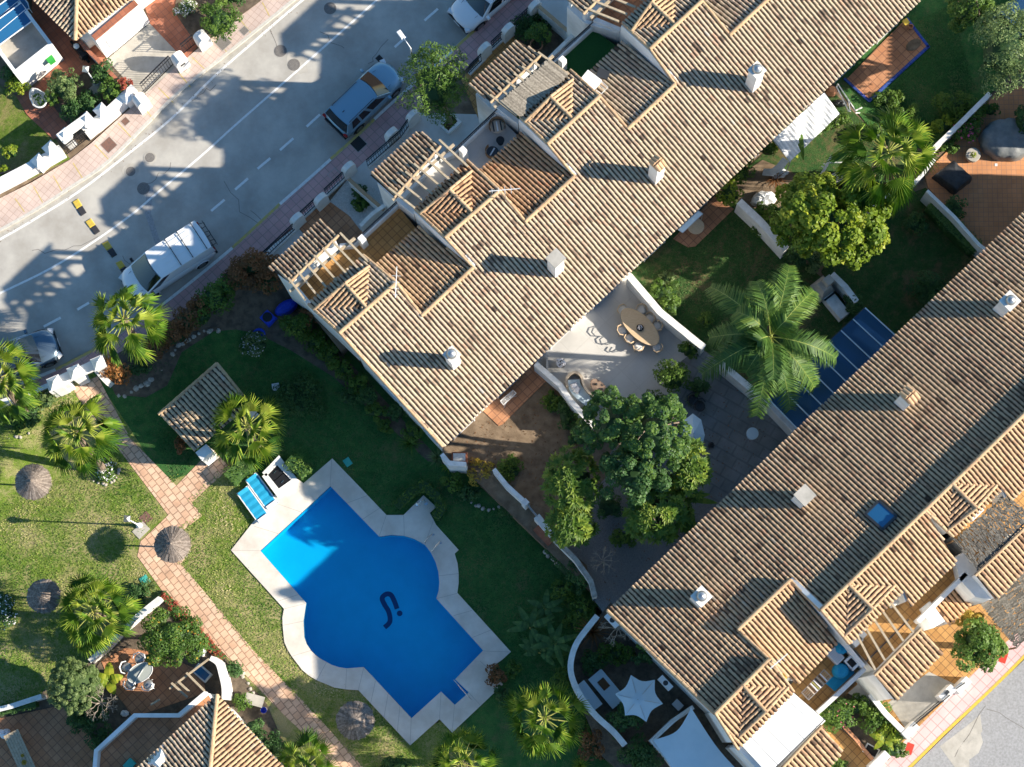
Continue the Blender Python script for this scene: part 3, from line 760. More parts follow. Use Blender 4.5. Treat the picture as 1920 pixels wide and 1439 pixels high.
for i, u in enumerate(runits):
    r0, r1 = Rr(*u['r0']), Rr(*u['r1'])
    hs = thing('terraced_house', rl[i], 'house', V((r0.x, r0.y, 0)), 'terraced houses of the right row'); RH.append(hs)
    def ip(p, x, y): return (p.x+RED.x*x+RDN.x*y, p.y+RED.y*x+RDN.y*y)
    last = u['recess'] is None
    if u['recess']:
        q0, q1 = Rr(*u['q0']), Rr(*u['q1']); top = [q1, q0, r1, r0]; eb = on_eave_r(Rr(1538, 1145))
        n0 = Rr(1538, 1145)
        poly = [Rr(1140, 1147), eb, RM.z(V((*ip(q1, 0, 0), 0))), q0, r1, r0]
        ea = poly[0]
    else:
        ea, eb = on_eave_r(r0), on_eave_r(r1); poly = [ea, eb, r1, r0]
        q0 = q1 = None
    mb = MB(); tiles(mb, poly, -RDN, over=.05); rf = mb.build('roof', rmats[i], hs)
    RS = .38 if True else 0
    # front slopes, their top edge stands above the back slope
    FP = pl(V((r0.x, r0.y, r0.z+RS)), RDN)
    body = [ip(ea, .2 if i == 0 else 0, .3), ip(eb, 0, .3), ip(r1, 0, 0), ip(r0, .2 if i == 0 else 0, 0)]
    if u['recess']: body = [ip(ea, .2, .3), ip(eb, 0, .3), ip(q1, 0, 0), ip(q0, 0, 0), ip(r1, 0, 0), ip(r0, .2, 0)]
    mw = MB(); mw.prism(body, 0, [RM.z(V((*q, 0))).z-.14 for q in body], 0)
    mr = MB()
    f0 = V((r0.x, r0.y, r0.z+RS)); f1 = V((r1.x, r1.y, r1.z+RS))
    if not last:
        e0, e1 = FP.at(*u['e0']), FP.at(*u['e1'])
        if u['recess']: fp = [f0, e0, e1, f1]
        else:
            w0, w1 = FP.at(*u['w0']), FP.at(*u['w1']); f1 = FP.z(f1); fp = [f0, e0, e1, w0, w1, f1]
        mb = MB(); tiles(mb, fp, RDN, over=.06); mb.build('roof', 'roof tiles warm', hs)
        fi = [ip(f0, .15, .02), ip(e0, .15, -.25), ip(e1, -.05, -.25), ip(f1, -.05, .02)] if u['recess'] else \
             [ip(f0, .15, .02), ip(e0, .15, -.25), ip(e1, 0, -.25), ip(w0, 0, -.25), ip(w1, -.05, -.25), ip(f1, -.05, .02)]
        mw.prism(fi, 0, [FP.z(V((*q, 0))).z-.13 for q in fi], 0)
        J, vS, vE = FP.at(*u['J'])+V((0, 0, .03)), FP.at(*u['vS']), FP.at(*u['vE']); en = P(*u['end'], J.z)
        mb = MB(); tiles(mb, [J, vE, en], RED); tiles(mb, [J, en, vS], -RED)
        gb = mb.build('gable_roof', 'roof tiles warm', hs)
        mb = MB(); ridge(mb, J, en, .1); ridge(mb, vS+V((0, 0, .03)), en+V((0, 0, .02)), .075); ridge(mb, vE+V((0, 0, .03)), en+V((0, 0, .02)), .075); mb.build('verge_tiles', 'roof mortar', gb)
        mb = MB(); inn = RDN*-.06; mb.add([vE+inn, en+inn, vS+inn, vS+inn-V((0, 0, .3)), vE+inn-V((0, 0, .3))], [(0, 1, 2, 3, 4)]); mb.build('gable_wall', 'white render', gb)
        for a_, b_ in [(e0, f0)]+([(e1, f1)] if u['recess'] else []): mr2 = MB(); ridge(mr2, a_, b_, .07); mr2.build('verge_tiles', 'roof mortar', hs)
    if u['recess']:
        g0 = V((q0.x, q0.y, q0.z+RS)); g1 = V((q1.x, q1.y, q1.z+RS)); QP = pl(g0, RDN)
        w0, w1 = QP.at(*u['w0']), QP.at(*u['w1'])
        mb = MB(); tiles(mb, [g0, w0, w1, g1], RDN, over=.06); mb.build('roof', 'roof tiles warm', hs)
        qi = [ip(g0, 0, .02), ip(w0, 0, -.25), ip(w1, -.05, -.25), ip(g1, -.05, .02)]
        mw.prism(qi, 0, [QP.z(V((*q, 0))).z-.13 for q in qi], 0)
        ridge(mr, g0, g1); chain_wall(mr, [g0+V((0, 0, -.03)), g1+V((0, 0, -.03))], g0.z-RS-.1, RDN*.1)
        n0 = Rr(1538, 1145)
        mb = MB(); nn = pl(V((n0.x, n0.y, n0.z+RS)), RDN); ne = nn.at(1592, 1207)
        chain_wall(mb, [q1+V((0, 0, .05)), n0+V((0, 0, RS-.06)), ne+V((0, 0, -.06))], 5.0, RED*.22); mb.build('party_wall', 'white render', hs)
        ridge(mr, RM.z(q1)+V((0, 0, .03)), n0+V((0, 0, .06)), .08); ridge(mr, r0, ea, .09)
        ridge(mr, r1+V((0, 0, .05)), q0+V((0, 0, .05)), .08)
    ridge(mr, f0, f1); chain_wall(mr, [f0+V((0, 0, -.03)), f1+V((0, 0, -.03))], f0.z-RS-.1, RDN*.1)
    mr.build('ridge_tiles', 'roof mortar', rf)
    mw.build('wall', 'white render', hs)
    bp = Rr(*u['cap']); chimney(hs, bp, RM, .62, .62, 1.9, RANG, u['k'])
    for t in (.3, .75):
        c = sub(ea, eb, t); c = V((*ip(c, 0, .28), 1.15)); window(hs, c, RED, 1.5, 2.1, out=-RDN)
        window(hs, V((c.x, c.y, 4.0)), RED, 1.1, 1.2, out=-RDN)
# skylight in the second house
hs = RH[1]; c = Rr(1652, 968); nrm = RM.n; u3 = RED; v3 = nrm.cross(u3).normalized()
mb = MB()
for a_, b_, th in ((-1, -1, 0), (1, -1, 0)): pass
w_, h_ = .46, .56; c = c+nrm*.05; v3 = -V((RDN.x, RDN.y, 0)); v3 = (v3-nrm*v3.dot(nrm)).normalized()
mbf, mbg = MB(), MB()
K = [c+u3*x*w_+v3*y*h_ for x, y in ((-1, -1), (1, -1), (1, 1), (-1, 1))]
for k in range(4): mbf.bar(K[k], K[(k+1) % 4], .12, .12, up=nrm)
fr_ = mbf.build('window', 'metal dark', hs)
mbg.poly([p+nrm*.09 for p in K]); mbg.build('pane', 'skylight blue', fr_)
# =================================================================== ground, road, paving, pool
POOL = [(619.6, 912), (488, 1033), (574, 1131), (569, 1165), (570.5, 1195), (575, 1208), (583, 1220), (592, 1229), (602, 1236), (622, 1247), (636, 1251.5), (650, 1253.5), (682, 1251), (771.6, 1347),
        (827, 1297), (852.6, 1322), (879, 1299), (853.5, 1274), (906, 1220), (818, 1122.6), (822.5, 1108), (823.8, 1092), (822, 1073), (817, 1055), (808, 1037), (797, 1022), (777, 1011), (758, 1005), (733, 1003.5), (711, 1006.5)]
DECKP = [(623, 860), (569, 906.5), (555, 896), (515, 928), (433, 1032), (532.5, 1142), (529.5, 1158), (530, 1173), (533, 1204), (539, 1218), (547, 1231), (566, 1256), (579, 1267), (594, 1276), (627, 1289.6), (648, 1293), (672, 1294.6), (769, 1398),
         (824, 1349), (848, 1374), (943, 1284), (924, 1250), (942, 1237), (958, 1222.5), (857.5, 1112), (860, 1094), (860, 1076), (858, 1057), (852.5, 1038.5), (860, 1031.6), (818, 985), (806, 962), (818, 951), (794, 929), (756.6, 966), (724.6, 966), (674.6, 913.5)]
DZ = .16
gz = -1.75
def holed(name, m, x0, y0, x1, y1): pass
mb = MB(); outer = [V((-500, -500, gz)), V((500, -500, gz)), V((500, 500, gz)), V((-500, 500, gz))]
ZG = -DROP; hole = [V((p.x, p.y, gz)) for p in PP(POOL, DZ)]; ZG = 0.0; hc_ = sum(hole, V((0, 0, 0)))/len(hole); hole = [hc_+(p-hc_)*1.012 for p in hole]
tr = tessellate_polygon([outer, hole]); al = outer+hole
fs = []
for t in tr:
    a, b, c = (al[k] for k in t); fs.append(tuple(t) if (b-a).cross(c-a).z > 0 else tuple(t)[::-1])
mb.add(al, fs); structure(mb, 'ground', 'earth')
# road to the north-west
KN = [(-160, 520), (0, 434), (72, 393), (140, 349), (206, 303), (333, 178), (440, 92), (554, 0), (760, -170)]      # north kerb, road side
KS = [(-160, 800), (0, 732), (39, 717), (103, 691), (172, 655), (236, 613), (300, 571), (370, 516), (434, 463), (523, 381), (618, 297), (671, 250), (729, 195), (857, 83), (950, -5), (1130, -165)]
sheet('road', KN+KS[::-1], 0.0, 'asphalt', -.3)
def band(name, pts, wd, z0, z1, m, side=0, kind='structure', k=4, zp=None):
    """strip along a line of photo pixels; side 0 centred, +1/-1 to the left/right of travel"""
    L_ = [V((*q, 0)) for q in [tuple(P(x, y, z1 if zp is None else zp))[:2] for x, y in smooth_line(pts, k)]]
    a = offset_line(L_, wd/2+side*wd/2); b = offset_line(L_, -wd/2+side*wd/2)
    mb = MB()
    n = len(a); vs = [V((p.x, p.y, z1)) for p in a+b]+[V((p.x, p.y, z0)) for p in a+b]; fs = []
    for i in range(n-1): fs += [(i, n+i, n+i+1, i+1), (i, i+1, 2*n+i+1, 2*n+i), (n+i+1, n+i, 3*n+i, 3*n+i+1)]
    fs += [(0, 2*n, 3*n, n), (n-1, 2*n-1, 4*n-1, 3*n-1)]
    mb.add(vs, fs); o = mb.build(name, m)
    if kind: o['kind'] = kind
    return o
KNr = KN[::-1]
band('kerb', KN, .15, -.1, .13, 'kerb stone', 1); band('kerb', KS, .16, -.1, .13, 'kerb stone', -1)
# painted lengths of kerb
band('kerb_marking', [(103, 691), (172, 655), (236, 613)], .15, .131, .134, 'kerb yellow', -1); band('kerb_marking', [(434, 463), (480, 421), (523, 381)], .15, .131, .134, 'kerb yellow', -1)
band('kerb_marking', [(618, 297), (671, 250), (700, 222)], .15, .131, .134, 'kerb yellow', -1); band('kerb_marking', [(846, 94), (872, 70), (890, 54)], .15, .131, .134, 'kerb yellow', -1)
band('kerb_marking', [(236, 613), (300, 571), (370, 516), (434, 463)], .15, .131, .134, 'paint white', -1); band('kerb_marking', [(523, 381), (570, 340), (618, 297)], .15, .131, .134, 'paint white', -1)
band('kerb_marking', [(39, 717), (70, 704), (103, 691)], .15, .131, .134, 'paint white', -1); band('kerb_marking', [(700, 222), (729, 195), (780, 150), (846, 94)], .15, .131, .134, 'paint white', -1)
band('kerb_marking', [(890, 54), (950, -5), (1010, -60)], .15, .131, .134, 'paint white', -1)
def shift(pts, dx, dy): return [(x+dx, y+dy) for x, y in pts]
def pav(name, K, out, m, z=.125):
    a = [P(x, y, z) for x, y in smooth_line(K, 3)]; b = [P(x, y, z) for x, y in out]
    mb = MB(); mb.prism(a+b[::-1], -.1, z, 0); o = mb.build(name, m); o['kind'] = 'structure'
KNo = [(x-4, y-3) for x, y in KN]; KSo = [(x+3.6, y+3.6) for x, y in KS]
pav('pavement', KNo, [(-160, 460), (0, 372), (60, 342), (131, 300), (172, 268), (268, 182), (330, 125), (410, 60), (480, 8), (560, -60), (700, -170)], 'beige paving')
pav('pavement', KSo, [(-160, 850), (0, 768), (53, 742), (98, 722), (150, 697), (190, 680), (250, 655), (300, 620), (370, 562), (440, 500), (494, 470), (556, 420), (605, 370), (650, 332), (690, 300), (750, 248), (780, 214), (860, 142), (905, 100), (953, 55), (1000, 8), (1190, -165)], 'pink paving')
# orange joint lines across the north pavement
mb = MB()
for a, b in [((28, 372), (46, 398)), ((63, 350), (80, 380)), ((100, 330), (118, 362)), ((137, 306), (155, 335)), ((178, 272), (204, 300)), ((222, 232), (250, 262)), ((262, 193), (288, 224)), ((297, 165), (325, 193)), ((333, 134), (357, 164)), ((360, 108), (388, 134)), ((404, 70), (425, 98)), ((448, 34), (470, 62)), ((492, 5), (505, 30))]:
    mb.bar(P(*a, .123), P(*b, .123), .05, .006)
o = mb.build('joint_lines', 'kerb yellow'); o['kind'] = 'structure'
band('gutter', shift(KN, 3, 3), .28, -.02, .004, 'concrete', 0)
band('edge_line', [(-160, 535), (0, 449), (72, 407), (147, 360), (236, 292), (322, 222), (400, 145), (480, 75), (562, 5), (740, -140)], .12, -.02, .006, 'paint white', 0)
band('centre_line', [(-160, 625), (0, 550), (94, 504), (178, 452), (250, 400), (297, 360), (378, 292), (440, 236), (546, 143), (573, 119), (707, 0), (880, -155)], .11, -.02, .006, 'paint white', 0)
for a, b in [((796, 39), (821, 17)), ((740, 89), (762, 69)), ((575, 238), (600, 215)), ((525, 282), (550, 260)), ((483, 317), (507, 297)), ((441, 356), (465, 335)), ((396, 396), (421, 375)), ((145, 581), (167, 568)), ((82, 613), (114, 596)), ((20, 640), (50, 629)), ((855, -10), (878, -28))]:
    mb = MB(); mb.bar(P(*a, -.01), P(*b, -.01), .13, .017); o = mb.build('lane_dash', 'paint white'); o['kind'] = 'structure'
# asphalt patches, cracks
mb = MB(); mb.prism(PP([(275, 345), (287, 352), (283, 400), (303, 460), (292, 462), (272, 402)]), -.01, .003); structure(mb, 'asphalt_patch', 'asphalt grey')
mb = MB(); mb.prism(PP([(540, 95), (572, 108), (578, 135), (552, 142), (536, 125)]), -.01, .003); structure(mb, 'asphalt_patch', 'concrete')
mb = MB(); mb.lathe(P(245, 322, -.01), [(.45, 0), (.45, .014)], 28); structure(mb, 'asphalt_patch', 'concrete')
for j, (x, y, r_, lb) in enumerate([(245, 322, .26, 'round cast iron manhole in a pale concrete collar on the sunlit lane'), (281, 296, .26, 'round patterned manhole cover beside the collared one'), (269, 354, .26, 'round dark manhole cover under the rafter shadow by the solid line'),
        (526, 96, .26, 'round manhole cover in the sunlit lane near the patched one'), (551, 122, .26, 'round manhole cover set in a patched ring by the solid line'), (619, 16, .26, 'round manhole cover at the top of the road')]):
    o_ = thing('manhole_cover', lb, 'manhole cover', P(x, y, 0), 'manhole covers in the road')
    m1 = MB(); c = P(x, y, -.01); m1.lathe(c, [(r_+.07, 0), (r_+.07, .022), (r_+.01, .026), (r_+.01, .018)], 32); m1.build('rim_ring', 'concrete' if j < 2 else 'manhole iron', o_)
    m2 = MB(); m2.lathe(c, [(r_-.01, 0), (r_-.01, .026)], 32)
    for k in range(-3, 4):
        hl = math.sqrt(max(0, (r_*.8)**2-(k*.075)**2))
        m2.bar(V((c.x-hl, c.y+k*.075, .015)), V((c.x+hl, c.y+k*.075, .015)), .025, .006)
    m2.build('lid', 'manhole iron', o_)
for j, (x, y, sz, m, lb) in enumerate([(204, 272, .62, 'rust cover', 'large rusty square cover on the pale pavement below the garden gate'), (235, 228, .34, 'rust cover', 'small square rusty cover on the pale pavement beside the white wall'), (418, 80, .62, 'manhole iron', 'large grey square grate beside the big round bush'),
        (458, 58, .36, 'manhole iron', 'small square grey cover at the upper end of the pale pavement'), (345, 130, .20, 'rust cover', 'tiny square cover beside the white gate pillar'), (672, 270, .62, 'iron', 'large black square grate in the pink pavement'), (627, 328, .48, 'pink paving', 'square tiled inspection lid in the pink pavement below the white pillar'),
        (711, 110, .3, 'iron', 'black drain grate in the road by the parked blue car')]):
    c = P(x, y, .13 if j != 7 else .0); mb = MB(); mb.box((c.x, c.y, c.z-.05), sz, sz, .056, R(44)); mb.box((c.x, c.y, c.z-.04), sz+.06, sz+.06, .043, R(44), 1)
    tag(mb.build('inspection_cover', [m, 'joint']), lb, 'inspection cover', 'square covers in the paving')
# rubber speed cushions
for q, lb in [([(135, 379), (146, 372), (162.5, 399), (152, 406)], 'uppermost black and yellow speed bump piece on the sunlit lane'), ([(159, 416), (170, 409), (188, 434), (178, 441)], 'black and yellow speed bump piece just above the solid line'),
          ([(190, 457), (202, 451), (220, 478), (210, 484)], 'black and yellow speed bump piece just below the solid line in shade'), ([(216, 493), (227, 488), (243, 511), (233, 519)], 'black and yellow speed bump piece touching the white van')]:
    pts = [P(x, y, .03) for x, y in q]; a, b, c, d_ = pts; m_, n_ = (b+c)/2, (a+d_)/2
    o_ = thing('speed_bump', lb, 'speed bump', (a+c)/2, 'speed bump pieces across the road')
    for nm, w_, mt in (('yellow_half', [a, b, m_, n_], 'paint yellow'), ('black_half', [n_, m_, c, d_], 'rubber black')):
        mb = MB(); cc = sum(w_, V((0, 0, 0)))/4; inn = [cc+(p-cc)*.82 for p in w_]
        vs = [V((p.x, p.y, -.01)) for p in w_]+[V((p.x, p.y, .055)) for p in inn]; mb.add(vs, [(4, 5, 6, 7), (0, 1, 5, 4), (1, 2, 6, 5), (2, 3, 7, 6), (3, 0, 4, 7)]); mb.build(nm, mt, o_)

# lawns ---------------------------------------------------------------
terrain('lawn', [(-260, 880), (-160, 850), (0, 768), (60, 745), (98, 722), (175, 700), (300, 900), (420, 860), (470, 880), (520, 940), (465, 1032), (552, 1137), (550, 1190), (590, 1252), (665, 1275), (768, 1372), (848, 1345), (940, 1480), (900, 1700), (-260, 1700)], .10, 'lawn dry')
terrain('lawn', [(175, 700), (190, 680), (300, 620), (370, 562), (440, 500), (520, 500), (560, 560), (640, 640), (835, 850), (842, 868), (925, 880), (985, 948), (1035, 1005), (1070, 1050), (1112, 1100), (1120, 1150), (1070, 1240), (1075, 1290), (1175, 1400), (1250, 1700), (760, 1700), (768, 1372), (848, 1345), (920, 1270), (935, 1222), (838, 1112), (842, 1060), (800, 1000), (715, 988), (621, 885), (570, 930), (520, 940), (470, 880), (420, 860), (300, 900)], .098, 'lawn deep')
# paths
PATH = [(138, 728), (184, 706), (236, 816), (324, 906.5), (392, 836), (425, 872), (353, 938.5), (372.5, 963.5), (336, 991), (340, 1045), (332, 1054), (400, 1134), (469, 1217.5), (561, 1312), (600, 1353), (677, 1439), (760, 1530), (705, 1540), (622, 1439), (577, 1387), (521, 1334), (474, 1284), (424, 1234), (299.5, 1109), (250, 1040), (256, 1012), (308.5, 962), (144.5, 744)]
terrain('path', PATH, .118, 'path clay')
ZG = -DROP
# pool deck and pool
sheet('pool_deck', DECKP, DZ, 'pool deck', -.1, holes=[POOL], rim='brick edge')
mb = MB()
def jl(a, b): mb.bar(P(*a, DZ-.001), P(*b, DZ-.001), .018, .004)
for a, b in [((433, 1032), (487, 1033)), ((533, 1142), (573, 1132)), ((530, 1173), (569, 1165)), ((547, 1231), (583, 1220)), ((594, 1276), (612, 1242)), ((648, 1293), (650, 1254)), ((672, 1294), (682, 1252)), ((769, 1396), (771, 1348)), ((824, 1349), (827, 1298)), ((848, 1372), (852, 1323)),
             ((720, 1345), (728, 1300)), ((695, 1319), (704, 1277)), ((745, 1371), (750, 1325)), ((907, 1221), (956, 1223)), ((818, 1123), (857, 1113)), ((860, 1076), (823, 1080)), ((797, 1021), (812, 978)), ((758, 1004), (757, 967)), ((711, 1006), (724, 967)), ((619, 911), (622, 862)), ((522, 1001), (476, 987)), ((566, 961), (520, 945)),
             ((650, 944), (690, 929)), ((680, 974), (712, 953)), ((850, 1155), (885, 1145)), ((885, 1196), (920, 1182)), ((880, 1300), (900, 1322)), ((900, 1240), (925, 1262)), ((560, 1115), (520, 1128))]: jl(a, b)
structure(mb, 'deck_joints', 'joint')
PZ = -1.0
mb = MB(); pw = PP(POOL, DZ); n = len(pw); a_ = sum(pw[i].x*pw[(i+1) % n].y-pw[(i+1) % n].x*pw[i].y for i in range(n))
if a_ < 0: pw = pw[::-1]
mb.add([V((p.x, p.y, PZ)) for p in pw]+[V((p.x, p.y, DZ-.003)) for p in pw], [tuple(range(n))]+[((i+1) % n, i, n+i, n+(i+1) % n) for i in range(n)])
structure(mb, 'pool_basin', 'pool blue')
wm = bpy.data.materials.new('water'); wm.use_nodes = True; MATS['water'] = wm; nn_, ll_ = wm.node_tree.nodes, wm.node_tree.links; nn_.clear()
tr_ = nn_.new('ShaderNodeBsdfTransparent'); tr_.inputs[0].default_value = (.22, .86, .97, 1); gl = nn_.new('ShaderNodeBsdfGlossy'); gl.inputs['Roughness'].default_value = .03
mx_ = nn_.new('ShaderNodeMixShader'); ou_ = nn_.new('ShaderNodeOutputMaterial')
nz_ = nn_.new('ShaderNodeTexNoise'); nz_.inputs['Scale'].default_value = 5; nz_.inputs['Detail'].default_value = 3; tc_ = nn_.new('ShaderNodeTexCoord'); bp_ = nn_.new('ShaderNodeBump'); bp_.inputs['Strength'].default_value = .12; bp_.inputs['Distance'].default_value = .05
ll_.new(tc_.outputs['Object'], nz_.inputs['Vector']); ll_.new(nz_.outputs['Fac'], bp_.inputs['Height']); ll_.new(bp_.outputs[0], gl.inputs['Normal'])
mx_.inputs[0].default_value = .035; ll_.new(tr_.outputs[0], mx_.inputs[1]); ll_.new(gl.outputs[0], mx_.inputs[2]); ll_.new(mx_.outputs[0], ou_.inputs[0])
mb = MB(); cxy = sum(pw, V((0, 0, 0)))/n
mb.add([V((p.x, p.y, .06)) for p in pw], [tuple(range(n))]); structure(mb, 'pool_water', 'water')
mb = MB(); pts = smooth_line([(721, 1177), (731, 1166), (729, 1148), (721, 1134), (716.5, 1122), (724, 1114.5), (733, 1116), (740, 1129), (744.5, 1142)], 6)
ln = [P(x, y, PZ+.004) for x, y in pts]; A_, B_ = offset_line(ln, .125), offset_line(ln, -.125)
for i in range(len(ln)-1): mb.quad(A_[i], B_[i], B_[i+1], A_[i+1])
mb.lathe(P(749.4, 1150.5, PZ-.02), [(.145, 0), (.145, .024)], 20); structure(mb, 'pool_floor_mark', 'pool mark')
# pool steps in the corner notch
mb = MB(); q = [P(x, y, 0) for x, y in [(827, 1297), (852.6, 1322), (879, 1299), (853.5, 1274)]]
for k in range(4):
    a, b = sub(q[0], q[3], 0), q[3]; t0, t1 = k/4, (k+1)/4
    pa, pb, pc, pd = sub(q[0], q[1], .25+t0*.75), sub(q[3], q[2], .25+t0*.75), q[2], q[1]
    mb.prism([pa, pb, pc, pd], PZ, -.8+.2*k, 0)
structure(mb, 'pool_steps', 'pool blue')

ZG = 0.0
# garden grounds --------------------------------------------------------
terrain('flower_bed', [(190, 681), (300, 621), (370, 563), (440, 501), (520, 470), (560, 520), (545, 560), (640, 660), (830, 865), (800, 860), (620, 700), (540, 650), (480, 620), (440, 615), (400, 620), (340, 660), (310, 720), (270, 742), (215, 740)], .13, 'dark earth')
sheet('front_yard', [(494, 474), (556, 424), (640, 520), (560, 560)], .14, 'pale concrete', -.2)
sheet('front_yard', [(556, 422), (603, 372), (700, 400), (760, 440), (640, 520)], .141, 'terrace clay', -.2)
sheet('front_yard', [(618, 378), (652, 336), (700, 352), (735, 385), (712, 425), (676, 432), (655, 405)], .16, 'pebbles', -.2)
sheet('front_yard', [(652, 332), (782, 212), (905, 215), (960, 262), (820, 300), (700, 400)], .139, 'pale concrete', -.2)
sheet('front_yard', [(865, 150), (910, 100), (955, 60), (985, 90), (1040, 130), (900, 230)], .14, 'terrace ochre', -.2)
sheet('front_yard', [(955, 58), (1000, 10), (1060, 60), (1110, 110), (1030, 150), (985, 100)], .142, 'dark earth', -.2)
sheet('front_yard', [(1000, 8), (1190, -165), (1300, -60), (1110, 110)], .138, 'pale concrete', -.2)
# back gardens of the left row
sheet('garden_ground', [(830, 840), (838, 868), (872, 868), (900, 880), (985, 948), (1035, 1005), (1150, 880), (1105, 800), (1005, 680), (1000, 660)], .12, 'earth', -1.7)
sheet('patio', [(860, 800), (1000, 668), (1024, 715), (942, 796), (935, 799), (905, 770)], .16, 'terrace clay', -.1)
sheet('patio', [(1000, 670), (1178, 505), (1240, 590), (1312, 652), (1395, 720), (1230, 800), (1160, 830), (1105, 790), (1060, 745)], .15, 'pale terrace', -.1)
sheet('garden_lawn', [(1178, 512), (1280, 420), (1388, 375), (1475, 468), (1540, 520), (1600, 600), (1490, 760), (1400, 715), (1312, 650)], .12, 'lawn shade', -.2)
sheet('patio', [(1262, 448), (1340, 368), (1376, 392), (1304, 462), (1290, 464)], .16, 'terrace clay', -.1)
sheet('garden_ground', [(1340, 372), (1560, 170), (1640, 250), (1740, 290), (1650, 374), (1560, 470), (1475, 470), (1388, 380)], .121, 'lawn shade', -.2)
sheet('garden_bed', [(1352, 352), (1430, 300), (1500, 330), (1530, 380), (1480, 430), (1420, 400), (1390, 378)], .15, 'earth', -.1)
sheet('garden_lawn', [(1560, 150), (1730, -40), (1990, -40), (1880, 160), (1850, 180), (1745, 286), (1640, 250), (1590, 190)], .118, 'lawn deep', -.2)
sheet('patio', [(1588, 148), (1700, 34), (1738, 88), (1628, 186)], .18, 'terrace clay', 0)
band('patio_edging', [(1700, 34), (1741, 88)], .14, 0, .21, 'blue trim', 0, k=1); band('patio_edging', [(1742, 86), (1629, 190)], .16, 0, .21, 'blue trim', 0, k=1); band('patio_edging', [(1630, 190), (1583, 147)], .13, 0, .209, 'blue trim', 0, k=1)
sheet('patio', [(1733, 325), (1775, 285), (1860, 185), (2050, 100), (2050, 420), (1850, 470), (1740, 352)], .145, 'terrace orange', -.2)
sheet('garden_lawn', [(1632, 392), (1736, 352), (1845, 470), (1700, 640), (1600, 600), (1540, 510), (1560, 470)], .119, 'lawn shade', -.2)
sheet('garden_ground', [(1400, 715), (1490, 760), (1600, 600), (1700, 640), (1500, 830)], .117, 'dark earth', -.2)
sheet('patio', [(1260, 690), (1312, 652), (1400, 715), (1500, 815), (1350, 960), (1290, 920), (1250, 800)], .155, 'slate paving', -.1)
sheet('garden_ground', [(1035, 1005), (1105, 900), (1160, 830), (1270, 800), (1360, 960), (1140, 1160), (1110, 1120), (1100, 1060)], .116, 'gravel', -1.7)
# yard by the end house of the right row
sheet('garden_ground', [(1120, 1160), (1145, 1130), (1400, 1430), (1300, 1560), (1130, 1420), (1072, 1280), (1075, 1220)], .122, 'dark earth', -1.7)
# street side of the right row
sheet('front_yard', [(1440, 1445), (1560, 1330), (1700, 1180), (1830, 1060), (1960, 940), (2050, 1080), (1884, 1206), (1800, 1287), (1662, 1423), (1500, 1590)], .14, 'terrace ochre', -.1)
KR = [(1560, 1583), (1706, 1443), (1770, 1380), (1850, 1305), (1920, 1236), (2060, 1090)]
sheet('pavement', [(1520, 1563), (1662, 1421), (1800, 1286), (1884, 1205), (2020, 1070), (2060, 1088)]+KR[::-1][1:], .125, 'rose paving', -.1)
band('kerb', KR, .16, -.1, .132, 'kerb stone', 1, k=3); band('kerb_marking', KR, .15, .133, .137, 'paint yellow', 1, k=3)
sheet('road', [(1558, 1584), (1706, 1444), (1771, 1381), (1921, 1237), (2062, 1092), (2400, 1092), (2400, 1800), (1500, 1800)], 0.0, 'asphalt grey', -.3)
mb = MB(); mb.prism(PP([(1762, 1400), (1812, 1362), (1838, 1340), (1842, 1372), (1815, 1392), (1818, 1440), (1795, 1445), (1780, 1425)]), -.01, .004); mb.prism(PP([(1795, 1412), (1838, 1372), (1843, 1392), (1835, 1412), (1816, 1426)]), -.01, .006); structure(mb, 'asphalt_patch', 'concrete')
# plots at the upper left
sheet('garden_ground', [(-160, 440), (0, 352), (60, 335), (131, 298), (60, 200), (0, 160), (-160, 100)], .12, 'lawn mid', -.2)
sheet('patio', [(30, 180), (60, 168), (112, 118), (60, 60), (60, -40), (190, -40), (200, 112), (165, 130), (108, 170), (100, 200), (131, 240), (100, 262), (50, 215)], .15, 'terrace red', -.1)
sheet('garden_ground', [(100, 200), (108, 172), (165, 128), (200, 114), (262, 175), (170, 265), (131, 240)], .125, 'dark earth', -.1)
sheet('driveway', [(200, 112), (281, 44), (330, 96), (345, 112), (268, 180), (240, 155)], .13, 'concrete', -.1)
sheet('patio', [(281, 44), (250, -60), (420, -60), (352, 60), (372, 85), (345, 112)], .152, 'terrace red', -.1)
sheet('garden_bed', [(352, 60), (325, 20), (345, -50), (600, -90), (480, 8), (395, 70), (372, 86)], .2, 'dark earth', -.1)
ZG = -DROP
# plots at the lower left
sheet('garden_ground', [(-200, 1330), (60, 1330), (85, 1290), (170, 1240), (290, 1130), (305, 1115), (440, 1250), (500, 1320), (560, 1460), (-200, 1600)], .125, 'dark earth', -.2)
sheet('patio', [(-60, 1360), (130, 1320), (180, 1400), (150, 1600), (-60, 1600)], .155, 'terrace clay', -.1)
sheet('patio', [(190, 1240), (235, 1215), (300, 1225), (380, 1260), (385, 1300), (250, 1345), (210, 1290)], .154, 'terrace clay', -.1)
ZG = 0.0
sheet('garden_ground', [(1100, 100), (1600, -400), (2400, -400), (2400, 1090), (2050, 1090), (1150, 1150), (830, 840)], .08, 'earth', -1.7)
sheet('garden_ground', [(-400, 700), (-160, 460), (131, 300), (268, 182), (560, -60), (560, -500), (-800, -500)], .08, 'earth', -1.7)
sheet('garden_ground', [(1150, 1150), (2050, 1090), (1500, 1600), (1300, 1700), (1075, 1290), (1070, 1230)], .07, 'earth', -1.7)
sheet('garden_ground', [(494, 478), (1190, -165), (1300, -100), (640, 660)], .06, 'earth', -1.7)
